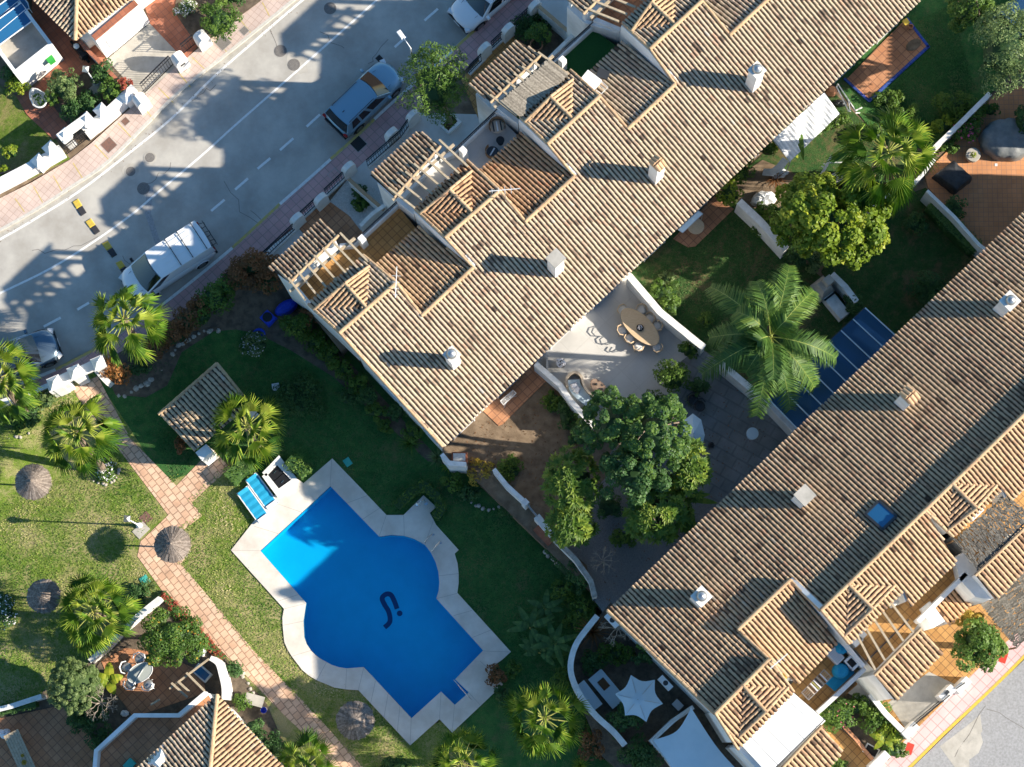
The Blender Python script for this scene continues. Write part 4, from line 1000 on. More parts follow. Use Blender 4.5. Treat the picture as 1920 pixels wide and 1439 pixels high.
# cracks and stains in the old asphalt
rc = np.random.RandomState(6)
for (x, y), (dx, dy), n in [((420, 340), (14, 18), 7), ((470, 395), (10, 9), 4), ((320, 305), (-9, 7), 6), ((600, 60), (8, 9), 5), ((60, 470), (14, -4), 8), ((520, 90), (-7, -9), 4), ((690, 120), (9, -10), 5), ((230, 480), (6, 8), 4), ((360, 190), (10, -3), 6), ((1850, 1330), (12, 8), 6), ((1790, 1420), (9, -14), 6)]:
    mb = MB(); q = V((x, y)); pts = []
    for i in range(n+1): pts.append(P(q.x, q.y, -.004)); q += V((dx+rc.normal()*5, dy+rc.normal()*5))
    for a, b in zip(pts[:-1], pts[1:]): mb.bar(a, b, .03, .008)
    o = mb.build('asphalt_crack', 'manhole iron'); o['kind'] = 'structure'
# =================================================================== vegetation
def leaves(mb, C, n, size, rng, m=0, up=.5, asp=.5, base_r=0.0, jr=.35, clump=None):
    """C: array of clump spheres (x,y,z,r,val); n leaves spread over their shells"""
    C = np.array(C); wgt = C[:, 3]**2; wgt /= wgt.sum(); idx = rng.choice(len(C), n, p=wgt)
    dirs = rng.normal(size=(n, 3)); dirs[:, 2] = np.abs(dirs[:, 2])*.9-.15*rng.rand(n); dirs /= np.linalg.norm(dirs, axis=1)[:, None]
    rad = C[idx, 3]*(.72+.32*rng.rand(n)); p = C[idx, :3]+dirs*rad[:, None]
    nr = dirs+rng.normal(size=(n, 3))*.55+np.array([0, 0, up]); nr /= np.linalg.norm(nr, axis=1)[:, None]
    t = np.cross(nr, rng.normal(size=(n, 3))); t /= np.linalg.norm(t, axis=1)[:, None]; b = np.cross(nr, t)
    s = size*(.6+.8*rng.rand(n)); a = t*s[:, None]*.5; c = b*s[:, None]*.5*asp
    v = np.stack([p-a, p+c, p+a, p-c], 1).reshape(-1, 3)
    val = np.clip(C[idx, 4]*(1-jr)+rng.rand(n)*jr, 0, 1)
    o = len(mb.v); mb.v.extend(map(tuple, v.tolist())); k = np.arange(n)*4+o
    mb.f.extend(zip(k.tolist(), (k+1).tolist(), (k+2).tolist(), (k+3).tolist())); mb.m.extend([m]*n); mb.r.extend(val.tolist())
def clumps(c, rx, ry, rz, k, rng, cr=.32, lo=-.3, edge=1.0):
    out = []; golden = 2.399963
    for i in range(k):
        q = (i+.5)/k; z = 1-(1-lo)*q; rr = math.sqrt(max(0, 1-z*z))*(.82+.25*rng.rand()); a = i*golden+rng.rand()*.6
        s_ = cr*(.7+.6*rng.rand())
        if cr > .13: a += .5*rng.normal(); rr *= .8+.35*rng.rand()
        out.append((c[0]+rx*rr*math.cos(a)*(1-cr*.55)*edge, c[1]+ry*rr*math.sin(a)*(1-cr*.55)*edge, c[2]+rz*z*(1-cr*.4), s_*(rx+ry)/2, .15+.75*rng.rand()))
    return out
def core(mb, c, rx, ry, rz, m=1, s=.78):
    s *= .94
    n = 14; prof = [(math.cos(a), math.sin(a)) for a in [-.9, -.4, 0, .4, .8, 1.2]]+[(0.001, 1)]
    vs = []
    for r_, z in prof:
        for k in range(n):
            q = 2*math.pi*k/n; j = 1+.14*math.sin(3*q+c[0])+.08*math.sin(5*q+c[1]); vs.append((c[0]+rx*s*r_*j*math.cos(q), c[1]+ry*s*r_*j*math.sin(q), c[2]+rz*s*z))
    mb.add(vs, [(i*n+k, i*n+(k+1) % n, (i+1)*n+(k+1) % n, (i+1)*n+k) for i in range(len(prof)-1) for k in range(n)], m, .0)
SEED = [100]
def shrub0(x, y, r, h, label, leaf='leaf green', n=None, size=.13, ry=None, cat='shrub', group=None, name='shrub', k=None, cr=.34, base=.12, asp=.55, z=None, extra=None, lo=-.2):
    """bush standing on the ground; x,y,r in photo pixels, h in metres"""
    SEED[0] += 1; rng = np.random.RandomState(SEED[0]); rx = r*PXM; ry_ = (ry or r)*PXM; z = base if z is None else z
    c = P(x, y, z+h*.62); n = n or int(420*rx*ry_*3.1/(size/.13)**2+120); k = k or max(7, int(9+rx*ry_*10/(cr/.34)**2))
    mb = MB(); C = clumps((c.x, c.y, z+h*.5), rx, ry_, h*.5, k, rng, cr, lo=lo)
    leaves(mb, C, n, size, rng, asp=asp); core(mb, (c.x, c.y, z+h*.40), rx, ry_, h*.42, 1, .70)
    mats = [leaf, 'leaf dark']
    if extra:
        leaves(mb, C, extra[1], extra[2], rng, m=2, up=1.2, asp=.8); mats.append(extra[0])
    o = mb.build(name, mats); return tag(o, label, cat, group)
def limb(mb, a, b, r0, r1, rng, bend=.15, m=0, seg=5):
    a, b = V(a), V(b); L_ = (b-a).length; pts = []
    o1 = V(rng.normal(size=3))*L_*bend
    for i in range(seg+1):
        t = i/seg; pts.append(a+(b-a)*t+o1*math.sin(math.pi*t))
    mb.tube(pts, [r0+(r1-r0)*i/seg for i in range(seg+1)], 7, m)
def tree0(x, y, zc_, r, h, label, leaf='leaf green', n=3000, size=.16, base=None, tr=.14, cat='tree', group=None, k=26, cr=.30, ry=None, asp=.5, name='tree', corem=True, up=.5, gap=1.0, lo=-.35, s_core=.62, extra=None, cmat='leaf dark'):
    """crown centre given where the photo shows it at height zc_, trunk foot at pixel `base`"""
    SEED[0] += 1; rng = np.random.RandomState(SEED[0]); rx, ry_ = r*PXM, (ry or r)*PXM
    c = P(x, y, zc_); bpt = P(*base, .1) if base else V((c.x+.2, c.y-.15, .1))
    t = thing(name, label, cat, bpt, group)
    mb = MB(); fork = V((c.x*.6+bpt.x*.4, c.y*.6+bpt.y*.4, max(.5, zc_-h*.45)))
    limb(mb, bpt-V((0, 0, .1)), fork, tr*1.15, tr*.75, rng, .05)
    C = clumps(c, rx, ry_, h*.5, k, rng, cr, lo=lo, edge=gap)
    for i in range(0, k, max(1, k//7)): limb(mb, fork, C[i][:3], tr*.5, tr*.14, rng, .10)
    mb.build('trunk', 'trunk', t)
    mb = MB(); leaves(mb, C, n, size, rng, asp=asp, up=up)
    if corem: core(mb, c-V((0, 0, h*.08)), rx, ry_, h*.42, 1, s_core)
    mats = [leaf, cmat]
    if extra: leaves(mb, C, extra[1], extra[2], rng, m=2, up=1.2, asp=.8); mats.append(extra[0])
    mb.build('crown', mats, t); return t
def hedge(name, pts, w_, h, label, leaf='leaf green', size=.11, dens=330, cat='hedge', z=.1, group=None):
    """clipped hedge along a line of photo pixels"""
    SEED[0] += 1; rng = np.random.RandomState(SEED[0])
    ln = [P(x, y, z+h*.7) for x, y in pts]; mb = MB(); C = []
    for i in range(len(ln)-1):
        L_ = (ln[i+1]-ln[i]).length; k = max(2, int(L_/(w_*.42)))
        for j in range(k):
            p = sub(ln[i], ln[i+1], (j+.5)/k)
            for s_ in (-.5, .5): C.append((p.x+rng.normal()*.05+s_*w_*.45*(-(ln[i+1]-ln[i]).y/L_), p.y+rng.normal()*.05+s_*w_*.45*((ln[i+1]-ln[i]).x/L_), z+h-w_*.30, w_*.34, .2+.7*rng.rand()))
    tot = sum((ln[i+1]-ln[i]).length for i in range(len(ln)-1))
    leaves(mb, C, int(dens*tot*w_+80), size, rng); 
    fl = [V((p.x, p.y, 0)) for p in ln]; a, b = offset_line(fl, w_*.38), offset_line(fl, -w_*.38); mb.prism(a+b[::-1], z-.1, z+h-w_*.12, 1)
    return tag(mb.build(name, [leaf, 'leaf dark']), label, cat, group)

def fan(mb, hub, dr, nrm, L_, rng, droop=.3, nseg=17, val=.5, spread=1.95):
    dr = dr.normalized(); sd = dr.cross(nrm).normalized(); up = sd.cross(dr).normalized()
    vs = [hub]; bs = []
    def pt(a, r_, lift): return hub+(dr*math.cos(a)+sd*math.sin(a))*r_+up*lift+V((0, 0, -droop*(r_/L_)**2*L_*.55))
    for j in range(2*nseg+1):
        a = -spread+2*spread*j/(2*nseg); l_ = L_*(.80+.20*math.cos(a*.8)); s_ = 1 if j % 2 else -1
        vs.append(pt(a, l_*(.52 if j % 2 else .40), s_*L_*.055+.06*L_*abs(math.sin(a))*0)); bs.append(len(vs)-1)
    fs = []; rs = []
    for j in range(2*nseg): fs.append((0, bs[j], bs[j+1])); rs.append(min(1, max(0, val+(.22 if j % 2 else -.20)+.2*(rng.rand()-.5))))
    for j in range(nseg):
        a = -spread+2*spread*(2*j+1)/(2*nseg); l_ = L_*(.84+.22*math.cos(a*.8))*(.90+.2*rng.rand())
        tip = pt(a+.05*rng.normal(), l_, 0)+V((0, 0, -L_*(.10+.14*rng.rand())*(.5+droop))); vs.append(tip); k = len(vs)-1
        fs += [(bs[2*j], k, bs[2*j+1]), (bs[2*j+1], k, bs[2*j+2])]; v_ = min(1, max(0, val+.6*(rng.rand()-.5))); rs += [v_, v_]
    mb.add(vs, fs, 0, rs)
def fan_palm0(x, y, zc_, label, base, s=1.0, nf=38, tr=.17, spin=0, group='fan palms in the gardens', pet=1.0):
    SEED[0] += 1; rng = np.random.RandomState(SEED[0]); c = P(x, y, zc_); b = P(*base, .08)
    t = thing('palm_tree', label, 'palm tree', b, group)
    mb = MB(); pts, rs = [], []
    n = 14
    for i in range(n+1):
        q = i/n; pts.append(b+(c-b)*q+V((0, 0, -.15*(1-q)))+ (c-b).cross(V((0, 0, 1)))*.012*math.sin(q*3)); rs.append(tr*(1.25-.45*q if q < .15 else 1.12-.25*q)*(1+.05*(i % 2)))
    rs[-1] = tr*1.3; rs[-2] = tr*1.25
    mb.tube(pts, rs, 10); mb.build('trunk', 'trunk', t)
    mb = MB()
    for i in range(nf):
        q = i/nf; el = R(72-118*q**.75)+rng.normal()*.10; az = i*2.39996+spin+rng.normal()*.16
        hd = V((math.cos(az), math.sin(az), 0)); d1 = (hd*math.cos(el)+V((0, 0, math.sin(el)))).normalized()
        pl_ = s*(.62+.75*min(1, q*1.5))*(.82+.34*rng.rand())*pet; p0 = c+V((0, 0, .15-.35*q)); p1 = p0+d1*pl_*.55; sag = .10+.25*q
        p2 = p0+d1*pl_+V((0, 0, -sag*pl_*.45)); mb.tube([p0, p1, p2], [.036*s, .026*s, .018*s], 4, 1, .2+.6*rng.rand())
        d2 = (p2-p1).normalized(); d2 = (d2+V((0, 0, -.25*q))).normalized(); nr = V((0, 0, 1)) if abs(d2.z) < .8 else -hd
        tw = rng.normal()*.55; nr = (nr+d2.cross(V((0, 0, 1)))*tw+V((rng.normal()*.2, rng.normal()*.2, 0))).normalized()
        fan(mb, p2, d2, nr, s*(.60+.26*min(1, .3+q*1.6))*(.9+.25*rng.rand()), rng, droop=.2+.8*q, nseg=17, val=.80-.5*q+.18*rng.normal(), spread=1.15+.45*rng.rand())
    mb.build('crown', ['leaf palm', 'petiole'], t); return t
def feather(mb, p0, end, arch, rng, nl=46, ll=.52, val=.5, wd=.035, m=0, mp=1, up0=.5):
    p0, end = V(p0), V(end); hd = (end-p0); hd.z = 0; hl = hd.length; hd.normalize(); sd = hd.cross(V((0, 0, 1)))
    mid = (p0+end)/2+V((0, 0, arch)); 
    def bz(t): return p0*(1-t)**2+mid*2*t*(1-t)+end*t*t
    pts = [bz(i/10) for i in range(11)]; mb.tube(pts, [.035*(1-i/12) for i in range(11)], 4, mp, .5)
    for i in range(nl):
        t = .16+.84*(i+.5)/nl; b = bz(t); tg = (bz(min(1, t+.03))-bz(t-.03)).normalized(); l_ = ll*math.sin(math.pi*(.12+.80*t))**.6*(.85+.3*rng.rand())
        for s_ in (-1, 1):
            lv = rng.rand()*.5+.05; d_ = (sd*s_*(.85)+tg*(.45+.3*rng.rand())+V((0, 0, lv-.35))).normalized()
            e1 = b+d_*l_*.55; e2 = b+d_*l_+V((0, 0, -.22*l_*(1+rng.rand()))); w_ = tg*wd*.5
            mb.add([b-w_, b+w_, e1+w_*1.3, e1-w_*1.3, e2], [(0, 1, 2, 3), (3, 2, 4)], m, min(1, max(0, val+.5*(rng.rand()-.5))))
def banana0(x, y, z, label, n=8, L_=1.3, leaf='leaf green', cat='banana plant', group=None, wd=.32, name='banana_plant', base=None, el0=55):
    """clump of big paddle leaves"""
    SEED[0] += 1; rng = np.random.RandomState(SEED[0]); c = P(x, y, z); mb = MB()
    t = thing(name, label, cat, V((c.x, c.y, .1)), group)
    ms = MB(); ms.tube([V((c.x, c.y, .05)), c], [.10, .06], 7); ms.build('stem', 'petiole', t)
    for i in range(n):
        az = i*2.4+rng.rand()*.8; el = R(el0)*(1-i/n*.9); hd = V((math.cos(az), math.sin(az), 0)); L = L_*(.75+.4*rng.rand()); sd = hd.cross(V((0, 0, 1))); k = 9; vs = []
        for j in range(k+1):
            q = j/k; p = c+hd*L*q*math.cos(el*(1-q*.8))+V((0, 0, L*(q*math.sin(el)-.75*q*q*math.sin(el)-.18*q*q))); w_ = wd*math.sin(math.pi*min(1, .10+.88*q))**.7*.5 if q > .12 else .02
            tw = .05*rng.normal(); vs += [p-sd*w_+V((0, 0, -.10*w_+tw*w_)), p, p+sd*w_+V((0, 0, -.10*w_-tw*w_))]
        fs = []; rv = []
        for j in range(k):
            a = 3*j; fs += [(a, a+1, a+4, a+3), (a+1, a+2, a+5, a+4)]; b_ = .2+.6*rng.rand(); rv += [b_, min(1, b_+.2)]
        mb.add(vs, fs, 0, rv)
    mb.build('foliage', leaf, t); return t
def spiky0(x, y, r, label, n=40, leaf='leaf green', z=.1, h=.6, cat='plant', group=None, wd=.05, name='spiky_plant'):
    SEED[0] += 1; rng = np.random.RandomState(SEED[0]); c = P(x, y, z+h*.5); c.z = z; mb = MB(); rr = r*PXM
    for i in range(n):
        az = i*2.4+rng.rand()*.3; q = i/n; el = R(80-75*q); hd = V((math.cos(az), math.sin(az), 0)); sd = hd.cross(V((0, 0, 1))); L = rr*(.9+.3*rng.rand())/max(.35, math.cos(el*.6)); L = min(L, rr*1.5)
        p1 = c+(hd*math.cos(el)+V((0, 0, math.sin(el))))*L*.5; p2 = p1+(hd*math.cos(el*.5)+V((0, 0, math.sin(el*.5)-.35)))*L*.5
        mb.add([c-sd*wd*.4, c+sd*wd*.4, p1+sd*wd*.5, p1-sd*wd*.5, p2], [(0, 1, 2, 3), (3, 2, 4)], 0, .2+.7*rng.rand())
    return tag(mb.build(name, leaf), label, cat, group)
def bare0(x, y, z, r, label, seed=1, n=9):
    rng = np.random.RandomState(seed); c = P(x, y, z); t = thing('bare_shrub', label, 'shrub', V((c.x, c.y, .1))); mb = MB()
    mb.tube([V((c.x, c.y, .1)), c], [.06, .04], 6)
    def br(p, d_, L_, r_, lv):
        q = p+d_*L_; m_ = (p+q)/2+V(rng.normal(size=3))*L_*.08; mb.tube([p, m_, q], [r_, r_*.8, r_*.6], 4, cap=False)
        if lv < 3:
            for _ in range(3): br(q, (d_+V(rng.normal(size=3))*.55+V((0, 0, .05))).normalized(), L_*.62, r_*.6, lv+1)
    for i in range(n):
        a = 2*math.pi*i/n; br(c, V((math.cos(a), math.sin(a), .5+.3*rng.rand())).normalized(), r*PXM*.42, .022, 0)
    mb.build('branches', 'bare twig', t); return t

shrub, tree, spiky, banana, bare = (grounded(f) for f in (shrub0, tree0, spiky0, banana0, bare0))
fan_palm = grounded(fan_palm0, 4)
# =================================================================== walls, fences, gates
def _wall_thing(name, label, px, th, z1, h0=.0, cat='wall', cap=None, parts=None, group=None, capm='white wall dirty', m='white render', smooth=0):
    """garden wall: its top centre line in photo pixels at height z1"""
    if smooth: px = smooth_line(px, smooth)
    w_ = [P(x, y, z1) for x, y in px]; fl = [V((p.x, p.y, 0)) for p in w_]
    t = thing(name, label, cat, V((fl[0].x, fl[0].y, 0)), group)
    mb = MB(); wallstrip(mb, fl, th, h0, z1); mb.build('wall_body', m, t)
    mb = MB(); wallstrip(mb, fl, th+.05, z1+.001, z1+.05); mb.build('coping', capm, t); return t
def wall_thing(name, label, px, th, z1, h0=-1.3, **k): return _wall_thing(name, label, px, th, z1, h0, **k)
wall_thing('garden_wall', 'white garden wall between the bare earth garden and the pale terrace', [(1004, 682), (1050, 722), (1070, 752), (1102, 788), (1112, 800)], .22, 1.9)
wall_thing('garden_wall', 'long white garden wall beside the pale dining terrace', [(1180, 518), (1237, 585), (1308, 643), (1320, 652)], .30, 1.9)
wall_thing('garden_wall', 'pale blue-shaded garden wall running from the feather palm to the tiled eave', [(1352, 682), (1400, 722), (1450, 764), (1490, 806)], .26, 2.0)
wall_thing('garden_wall', 'white garden wall between the narrow clay patio and the yellow-leaved tree', [(1386, 378), (1425, 415), (1474, 468)], .32, 1.9)
wall_thing('garden_wall', 'short white garden wall behind the brick barbecue', [(1560, 514), (1585, 538), (1606, 566)], .24, 1.8)
wall_thing('garden_wall', 'white wall beside the flowering shrub and the pine garden', [(1856, 176), (1800, 232), (1752, 278)], .20, 1.6)
wall_thing('garden_wall', 'thin white wall below the orange terrace, beside the folded black cover', [(1752, 300), (1730, 328), (1712, 345)], .12, 1.4)
wall_thing('garden_wall', 'thin blue-white wall between the orange terrace and the dark lawn', [(1738, 358), (1790, 408), (1836, 460), (1850, 470)], .12, 2.0)
wall_thing('garden_wall', 'short white wall below the fan palm by the dark lawn', [(1630, 392), (1646, 378), (1665, 362)], .2, 1.6)
wall_thing('garden_wall', 'white wall from the end house corner to the clipped yellow shrub', [(828, 852), (842, 869), (874, 871)], .18, 1.9)
t = wall_thing('garden_wall', 'white wall with blue-grey gate between communal lawn and bare earth garden', [(926, 880), (950, 910), (985, 942)], .16, 1.8)
mb = MB(); c = P(985, 942, 1.9); mb.box((c.x, c.y, 0), .3, .3, 1.95, LANG); mb.build('pillar', 'white render', t)
mb = MB(); mb.bar(P(988, 948, .9), P(1008, 972, .9), .05, .9); mb.build('gate', 'metal grey', t)
wall_thing('garden_wall', 'low white wall below the gate pillar next to the rust red shed lid', [(1006, 968), (1020, 985), (1036, 1003)], .3, 1.7)
wall_thing('garden_wall', 'curved white wall with mossy top around the star canopy yard', [(1120, 1155), (1100, 1180), (1082, 1205), (1072, 1232), (1070, 1258), (1078, 1285), (1095, 1315), (1120, 1345), (1150, 1372), (1172, 1398)], .24, 1.9, smooth=3, capm='white wall dirty')
wall_thing('garden_wall', 'dark mossy wall under creepers beside the gravel yard', [(1040, 1010), (1080, 1050), (1108, 1090), (1116, 1120)], .2, 1.5, capm='rock', m='white wall dirty')
wall_thing('garden_wall', 'white yard wall around the big sail canopy', [(1300, 1326), (1262, 1352), (1222, 1390), (1250, 1420), (1290, 1475)], .16, 2.3)
# front yards of the left row
for px, h, lb in [([(654, 336), (682, 362), (708, 384), (720, 395)], 1.6, 'white wall with tiled top between the driveway and the pebble garden'), ([(720, 440), (672, 396)], .1, None),
                  ([(676, 424), (700, 400), (742, 372)], 1.9, 'white curved wall under the black railing of the ochre terrace'), ([(868, 282), (842, 308)], .1, None),
                  ([(861, 285), (885, 252), (915, 222)], 2.4, 'white curved wall below the pale terrace by the square planter'), ([(1030, 110), (1060, 80), (1100, 44)], 2.6, 'white curved wall below the green turf terrace'),
                  ([(1010, 12), (1038, 36), (1066, 60)], 1.7, 'white wall with brick coping beside the potted orange tree')]:
    if lb: wall_thing('garden_wall', lb, px, .14, h, smooth=2, capm='roof mortar' if 'tiled' in lb or 'brick' in lb else 'white wall dirty')
# road side pillars with railings between
def pillar(x, y, label, w_=.75, d_=.30, h=1.7, ang=None, arch=True, number=False):
    ang = LANG if ang is None else ang; c = P(x, y, h); t = thing('gate_pillar', label, 'pillar', V((c.x, c.y, .1)), 'white pillars of the road side fence')
    mb = MB(); ux, uy = math.cos(ang), math.sin(ang); pr = [(-w_/2, 0), (w_/2, 0), (w_/2, h-.35), (w_*.38, h-.12), (w_*.15, h), (-w_*.15, h), (-w_*.38, h-.12), (-w_/2, h-.35)]
    f = [V((c.x+ux*a+uy*d_/2, c.y+uy*a-ux*d_/2, .1+b)) for a, b in pr]; k = [V((c.x+ux*a-uy*d_/2, c.y+uy*a+ux*d_/2, .1+b)) for a, b in pr]; n = len(pr)
    mb.add(f+k, [tuple(range(n)), tuple(range(n, 2*n))[::-1]]+[(i, n+i, n+(i+1) % n, (i+1) % n) for i in range(n)]); mb.build('pillar_body', 'white render', t)
    if number:
        m2 = MB(); m2.box((c.x-ux*0+uy*(d_/2+.01), c.y-ux*(d_/2+.01), h*.6), .28, .03, .18, ang); m2.build('letter_box', 'metal dark', t)
    return t
for x, y, lb in [(555, 408, 'white rounded pillar nearest the brown hedge'), (600, 371, 'white rounded pillar between the clay yard and the pebble garden'), (652, 312, 'large white rounded pillar at the corner of the pebble garden'),
                 (733, 248, 'white rounded pillar behind the open rafters of the pale terrace house'), (773, 214, 'white rounded pillar under the feathery tree'), (908, 88, 'white rounded pillar with a black latch, above the parked car end'), (952, 52, 'white rounded pillar near the potted orange tree'), (1002, 8, 'white rounded pillar at the top edge behind the white car')]:
    pillar(x, y, lb)
def fence(a, b, label, h=1.3, base=.35):
    A, B = P(*a, base), P(*b, base); t = thing('railing_fence', label, 'fence', V((A.x, A.y, .1)), 'black railings along the pavement')
    mb = MB(); mb.bar(V((A.x, A.y, .05)), V((B.x, B.y, .05)), .16, base-.05); mb.build('plinth', 'white wall dirty', t)
    mb = MB(); railing(mb, A, B, h-base+.25, 0, .15, 0, .045); mb.build('railing', 'iron', t)
for a, b, lb in [((497, 484), (554, 430), 'black railing gate beside the brown hedge'), ((566, 410), (594, 384), 'short black railing between the two lower pillars'), ((612, 366), (646, 334), 'black railing along the pebble garden'),
                 ((690, 312), (752, 258), 'black sliding railing gate by the large black grate'), ((752, 258), (770, 232), 'short black railing under the feathery tree'), ((880, 138), (910, 108), 'black railing beside the feathery tree crown'),
                 ((922, 92), (948, 68), 'short black railing between the two upper pillars'), ((968, 50), (1000, 20), 'black railing above the potted orange tree')]: fence(a, b, lb)

# entrance gate of the communal garden: three pyramid capped pillars and wall
def cap_pillar(mb, c, w_, h, ang): mb.box((c.x, c.y, .05), w_, w_, h-.05, ang); mb.box((c.x, c.y, h), w_+.14, w_+.14, .08, ang); mb.box((c.x, c.y, h+.08), w_+.10, w_+.10, .30, ang, 0, None, .04)
GA = math.atan2((P(183, 683)-P(102, 718)).y, (P(183, 683)-P(102, 718)).x)
t = thing('garden_gateway', 'white gateway with three pyramid capped pillars at the head of the clay path', 'gateway', P(140, 705))
for x, y in [(102, 718), (140, 698), (184, 681)]:
    mb = MB(); cap_pillar(mb, P(x, y, 2.3), .52, 2.2, GA); mb.build('pillar', 'white render', t)
mb = MB(); wallstrip(mb, [P(102, 718, 2.0), P(184, 681, 2.0)], .50, 1.75, 2.02); mb.build('lintel', 'white render', t)
mb = MB(); wallstrip(mb, [P(88, 728, 2.0), P(124, 712, 2.0)], .40, 0, 1.74); mb.build('side_wall', 'white wall dirty', t)
mb = MB(); wallstrip(mb, [P(176, 690, 2.0), P(196, 712, 2.0)], .30, 0, 1.4); mb.build('side_wall', 'white wall dirty', t)
wall_thing('garden_wall', 'low white wall left of the pyramid capped gateway', [(-40, 768), (20, 748), (56, 738), (92, 722)], .18, 1.1)
# scalloped white wall across the street
t = thing('street_wall', 'long bright white wall with stepped pyramid capped pillars across the street', 'wall', P(100, 300))
for k, pts in enumerate([[(-160, 445), (0, 366), (60, 335), (129, 296)], [(172, 264), (220, 224), (265, 182)]]):
    mb = MB(); wallstrip(mb, [P(x-6, y-6, 0) for x, y in pts], .45, 0, 1.15); mb.build('wall_body', 'white render', t)
mb = MB(); wallstrip(mb, [P(110, 258, 1.9), P(165, 218, 1.9)], .42, 1.62, 1.9); mb.build('lintel', 'white render', t)
WA = math.atan2((P(160, 220)-P(71, 300)).y, (P(160, 220)-P(71, 300)).x)
for x, y, h in [(70, 300, 1.5), (92, 276, 1.75), (119, 252, 1.95), (160, 222, 1.95), (188, 205, 1.75), (236, 178, 1.45)]:
    mb = MB(); cap_pillar(mb, P(x, y, h), .5, h-.3, WA); mb.build('pillar', 'white render', t)
mb = MB(); A_, B_ = P(126, 290, .1), P(168, 258, .1); railing(mb, A_, B_, 1.25, 0, .12); mb.build('gate', 'iron', t)
fence((-60, 352), (60, 318), 'green mesh fence behind the long white street wall', .9)
for x, y, lb, nb_ in [(262, 186, 'tall white block pillar at the foot of the driveway railing', False), (334, 108, 'white rounded pillar with a letter box by the driveway', True), (376, 68, 'white rounded pillar below the big round bush', False)]: pillar(x, y, lb, .7, .55, 1.5, R(38), number=nb_)
fence((272, 174), (325, 122), 'grey sliding railing gate across the concrete driveway', 1.4, .12); fence((346, 100), (368, 82), 'short grey railing gate to the red tiled yard', 1.3, .12)

# =================================================================== houses across the street and at the lower left
def box_house(name, label, base, h, z0=0, parts=()): pass
t = thing('garage', 'white garage block with a sunken roof terrace and a green lidded box on its wall', 'garage', P(60, 130)); 
BP = [(51, 169), (121, 114), (20, -20), (-50, 35)]; b4 = PP(BP, 0)
mb = MB(); mb.prism(b4, 0, 1.75); mb.build('wall', 'white render', t)
def inset(q, e):
    c = sum(q, V((0, 0, 0)))/len(q); return [p+(c-p).normalized()*e for p in q]
mb = MB(); ql = [V((p.x, p.y, 0)) for p in b4]
for i, th in ((0, .22), (1, .18), (3, .18)): 
    a, b = ql[i], ql[(i+1) % 4]; nn = V((-(b-a).y, (b-a).x, 0)).normalized(); cc = sum(ql, V((0, 0, 0)))/4
    if nn.dot(cc-a) < 0: nn = -nn
    mb.prism([a, b, b+nn*th, a+nn*th], 1.7, 2.62 if i == 0 else 2.618-.002*i)
mb.build('parapet', 'white render', t)
mb = MB(); q = inset(ql, .22); mb.prism(q, 1.7, 1.79); mb.build('roof_terrace_floor', 'concrete', t)
for cx_, cy_, l_, w_, lb, sl_ in [(20, 40, 2.3, 1.05, 'blue glazed cover with white frame lying nearest the garage parapet', 1), (16, 28, 2.2, 1.0, 'blue glazed cover with white frame behind the curved one', 0)]:
    c = P(cx_-2, cy_+12*sl_-6, 2.6); o_ = thing('glazed_cover', lb, 'glazed cover', V((c.x, c.y, 1.8)), 'glazed covers on the garage roof'); a_ = R(38); ux, uy = V((math.cos(a_), math.sin(a_), 0)), V((-math.sin(a_), math.cos(a_), 0))
    K = [c+ux*x*l_/2+uy*y*w_/2+V((0, 0, .12*y)) for x, y in ((-1, -1), (.9, -1), (1, -.5), (1, 1), (-1, 1))]
    mb = MB(); mb.poly(K); mb.build('pane', 'skylight blue', o_)
    mb = MB(); mb.tube(K+[K[0]], .035, 6); mb.tube([K[0]*.5+K[4]*.5, K[2]*.5+K[3]*.5], .02, 5); mb.build('frame', 'plastic white', o_)
    mb = MB()
    for kk in (0, 1, 3, 4): mb.tube([K[kk], V((K[kk].x, K[kk].y, 1.79))], .02, 5)
    mb.build('stand', 'plastic white', o_)
c = P(92, 108, 2.0); mb = MB(); mb.box((c.x, c.y, 1.3), .34, .26, .4, R(37)); mb.box((c.x, c.y, 1.7), .38, .30, .05, R(37)); tag(mb.build('meter_box', 'plastic green'), 'small green box fixed to the white garage wall', 'box')
# hipped house with garage front
t = thing('house', 'white house with hipped barrel tile roof and slatted garage door across the street', 'house', P(160, 60))
S_ = P(141, 75, 3.4); e1 = P(239, 3, 3.4); e2 = P(65, 0, 3.4); d1 = (e1-S_).normalized(); d2 = (e2-S_).normalized(); d1 = d1.normalized()
E1 = S_+d1*12; E2 = S_+d2*12; bis = (d1+d2).normalized(); apex = S_+bis*8.5; dn1 = V((d1.y, -d1.x, 0)); 
if dn1.dot(bis) > 0: dn1 = -dn1
dn2 = V((d2.y, -d2.x, 0))
if dn2.dot(bis) > 0: dn2 = -dn2
hh = (apex-S_).dot(-dn1)*math.tan(R(20)); ap = apex+V((0, 0, hh)); dn2_ = dn2
f1 = pl(S_, dn1, R(20)); ap = f1.z(apex); q1_ = f1.z(S_+d1*11-dn1*abs((apex-S_).dot(dn1)))
mb = MB(); tiles(mb, [S_, E1, q1_, ap], dn1, over=.05); mb.build('roof', 'roof tiles warm', t)
f2 = Plane(S_, (ap-S_).cross(E2-S_)); f2n = f2.n if f2.n.z > 0 else -f2.n; q2_ = f2.z(S_+d2*11-dn2*abs((apex-S_).dot(dn2)))
mb = MB(); tiles(mb, [S_, E2, q2_, ap], dn2, over=.05); rf = mb.build('roof', 'roof tiles', t)
mb = MB(); ridge(mb, S_, ap, .12); mb.build('hip_tiles', 'roof mortar', rf)
g0, g1 = P(201, 110, 0), P(279, 44, 0); gd = (g1-g0).normalized(); gn = V((-gd.y, gd.x, 0)); 
if gn.dot(bis) < 0: gn = -gn
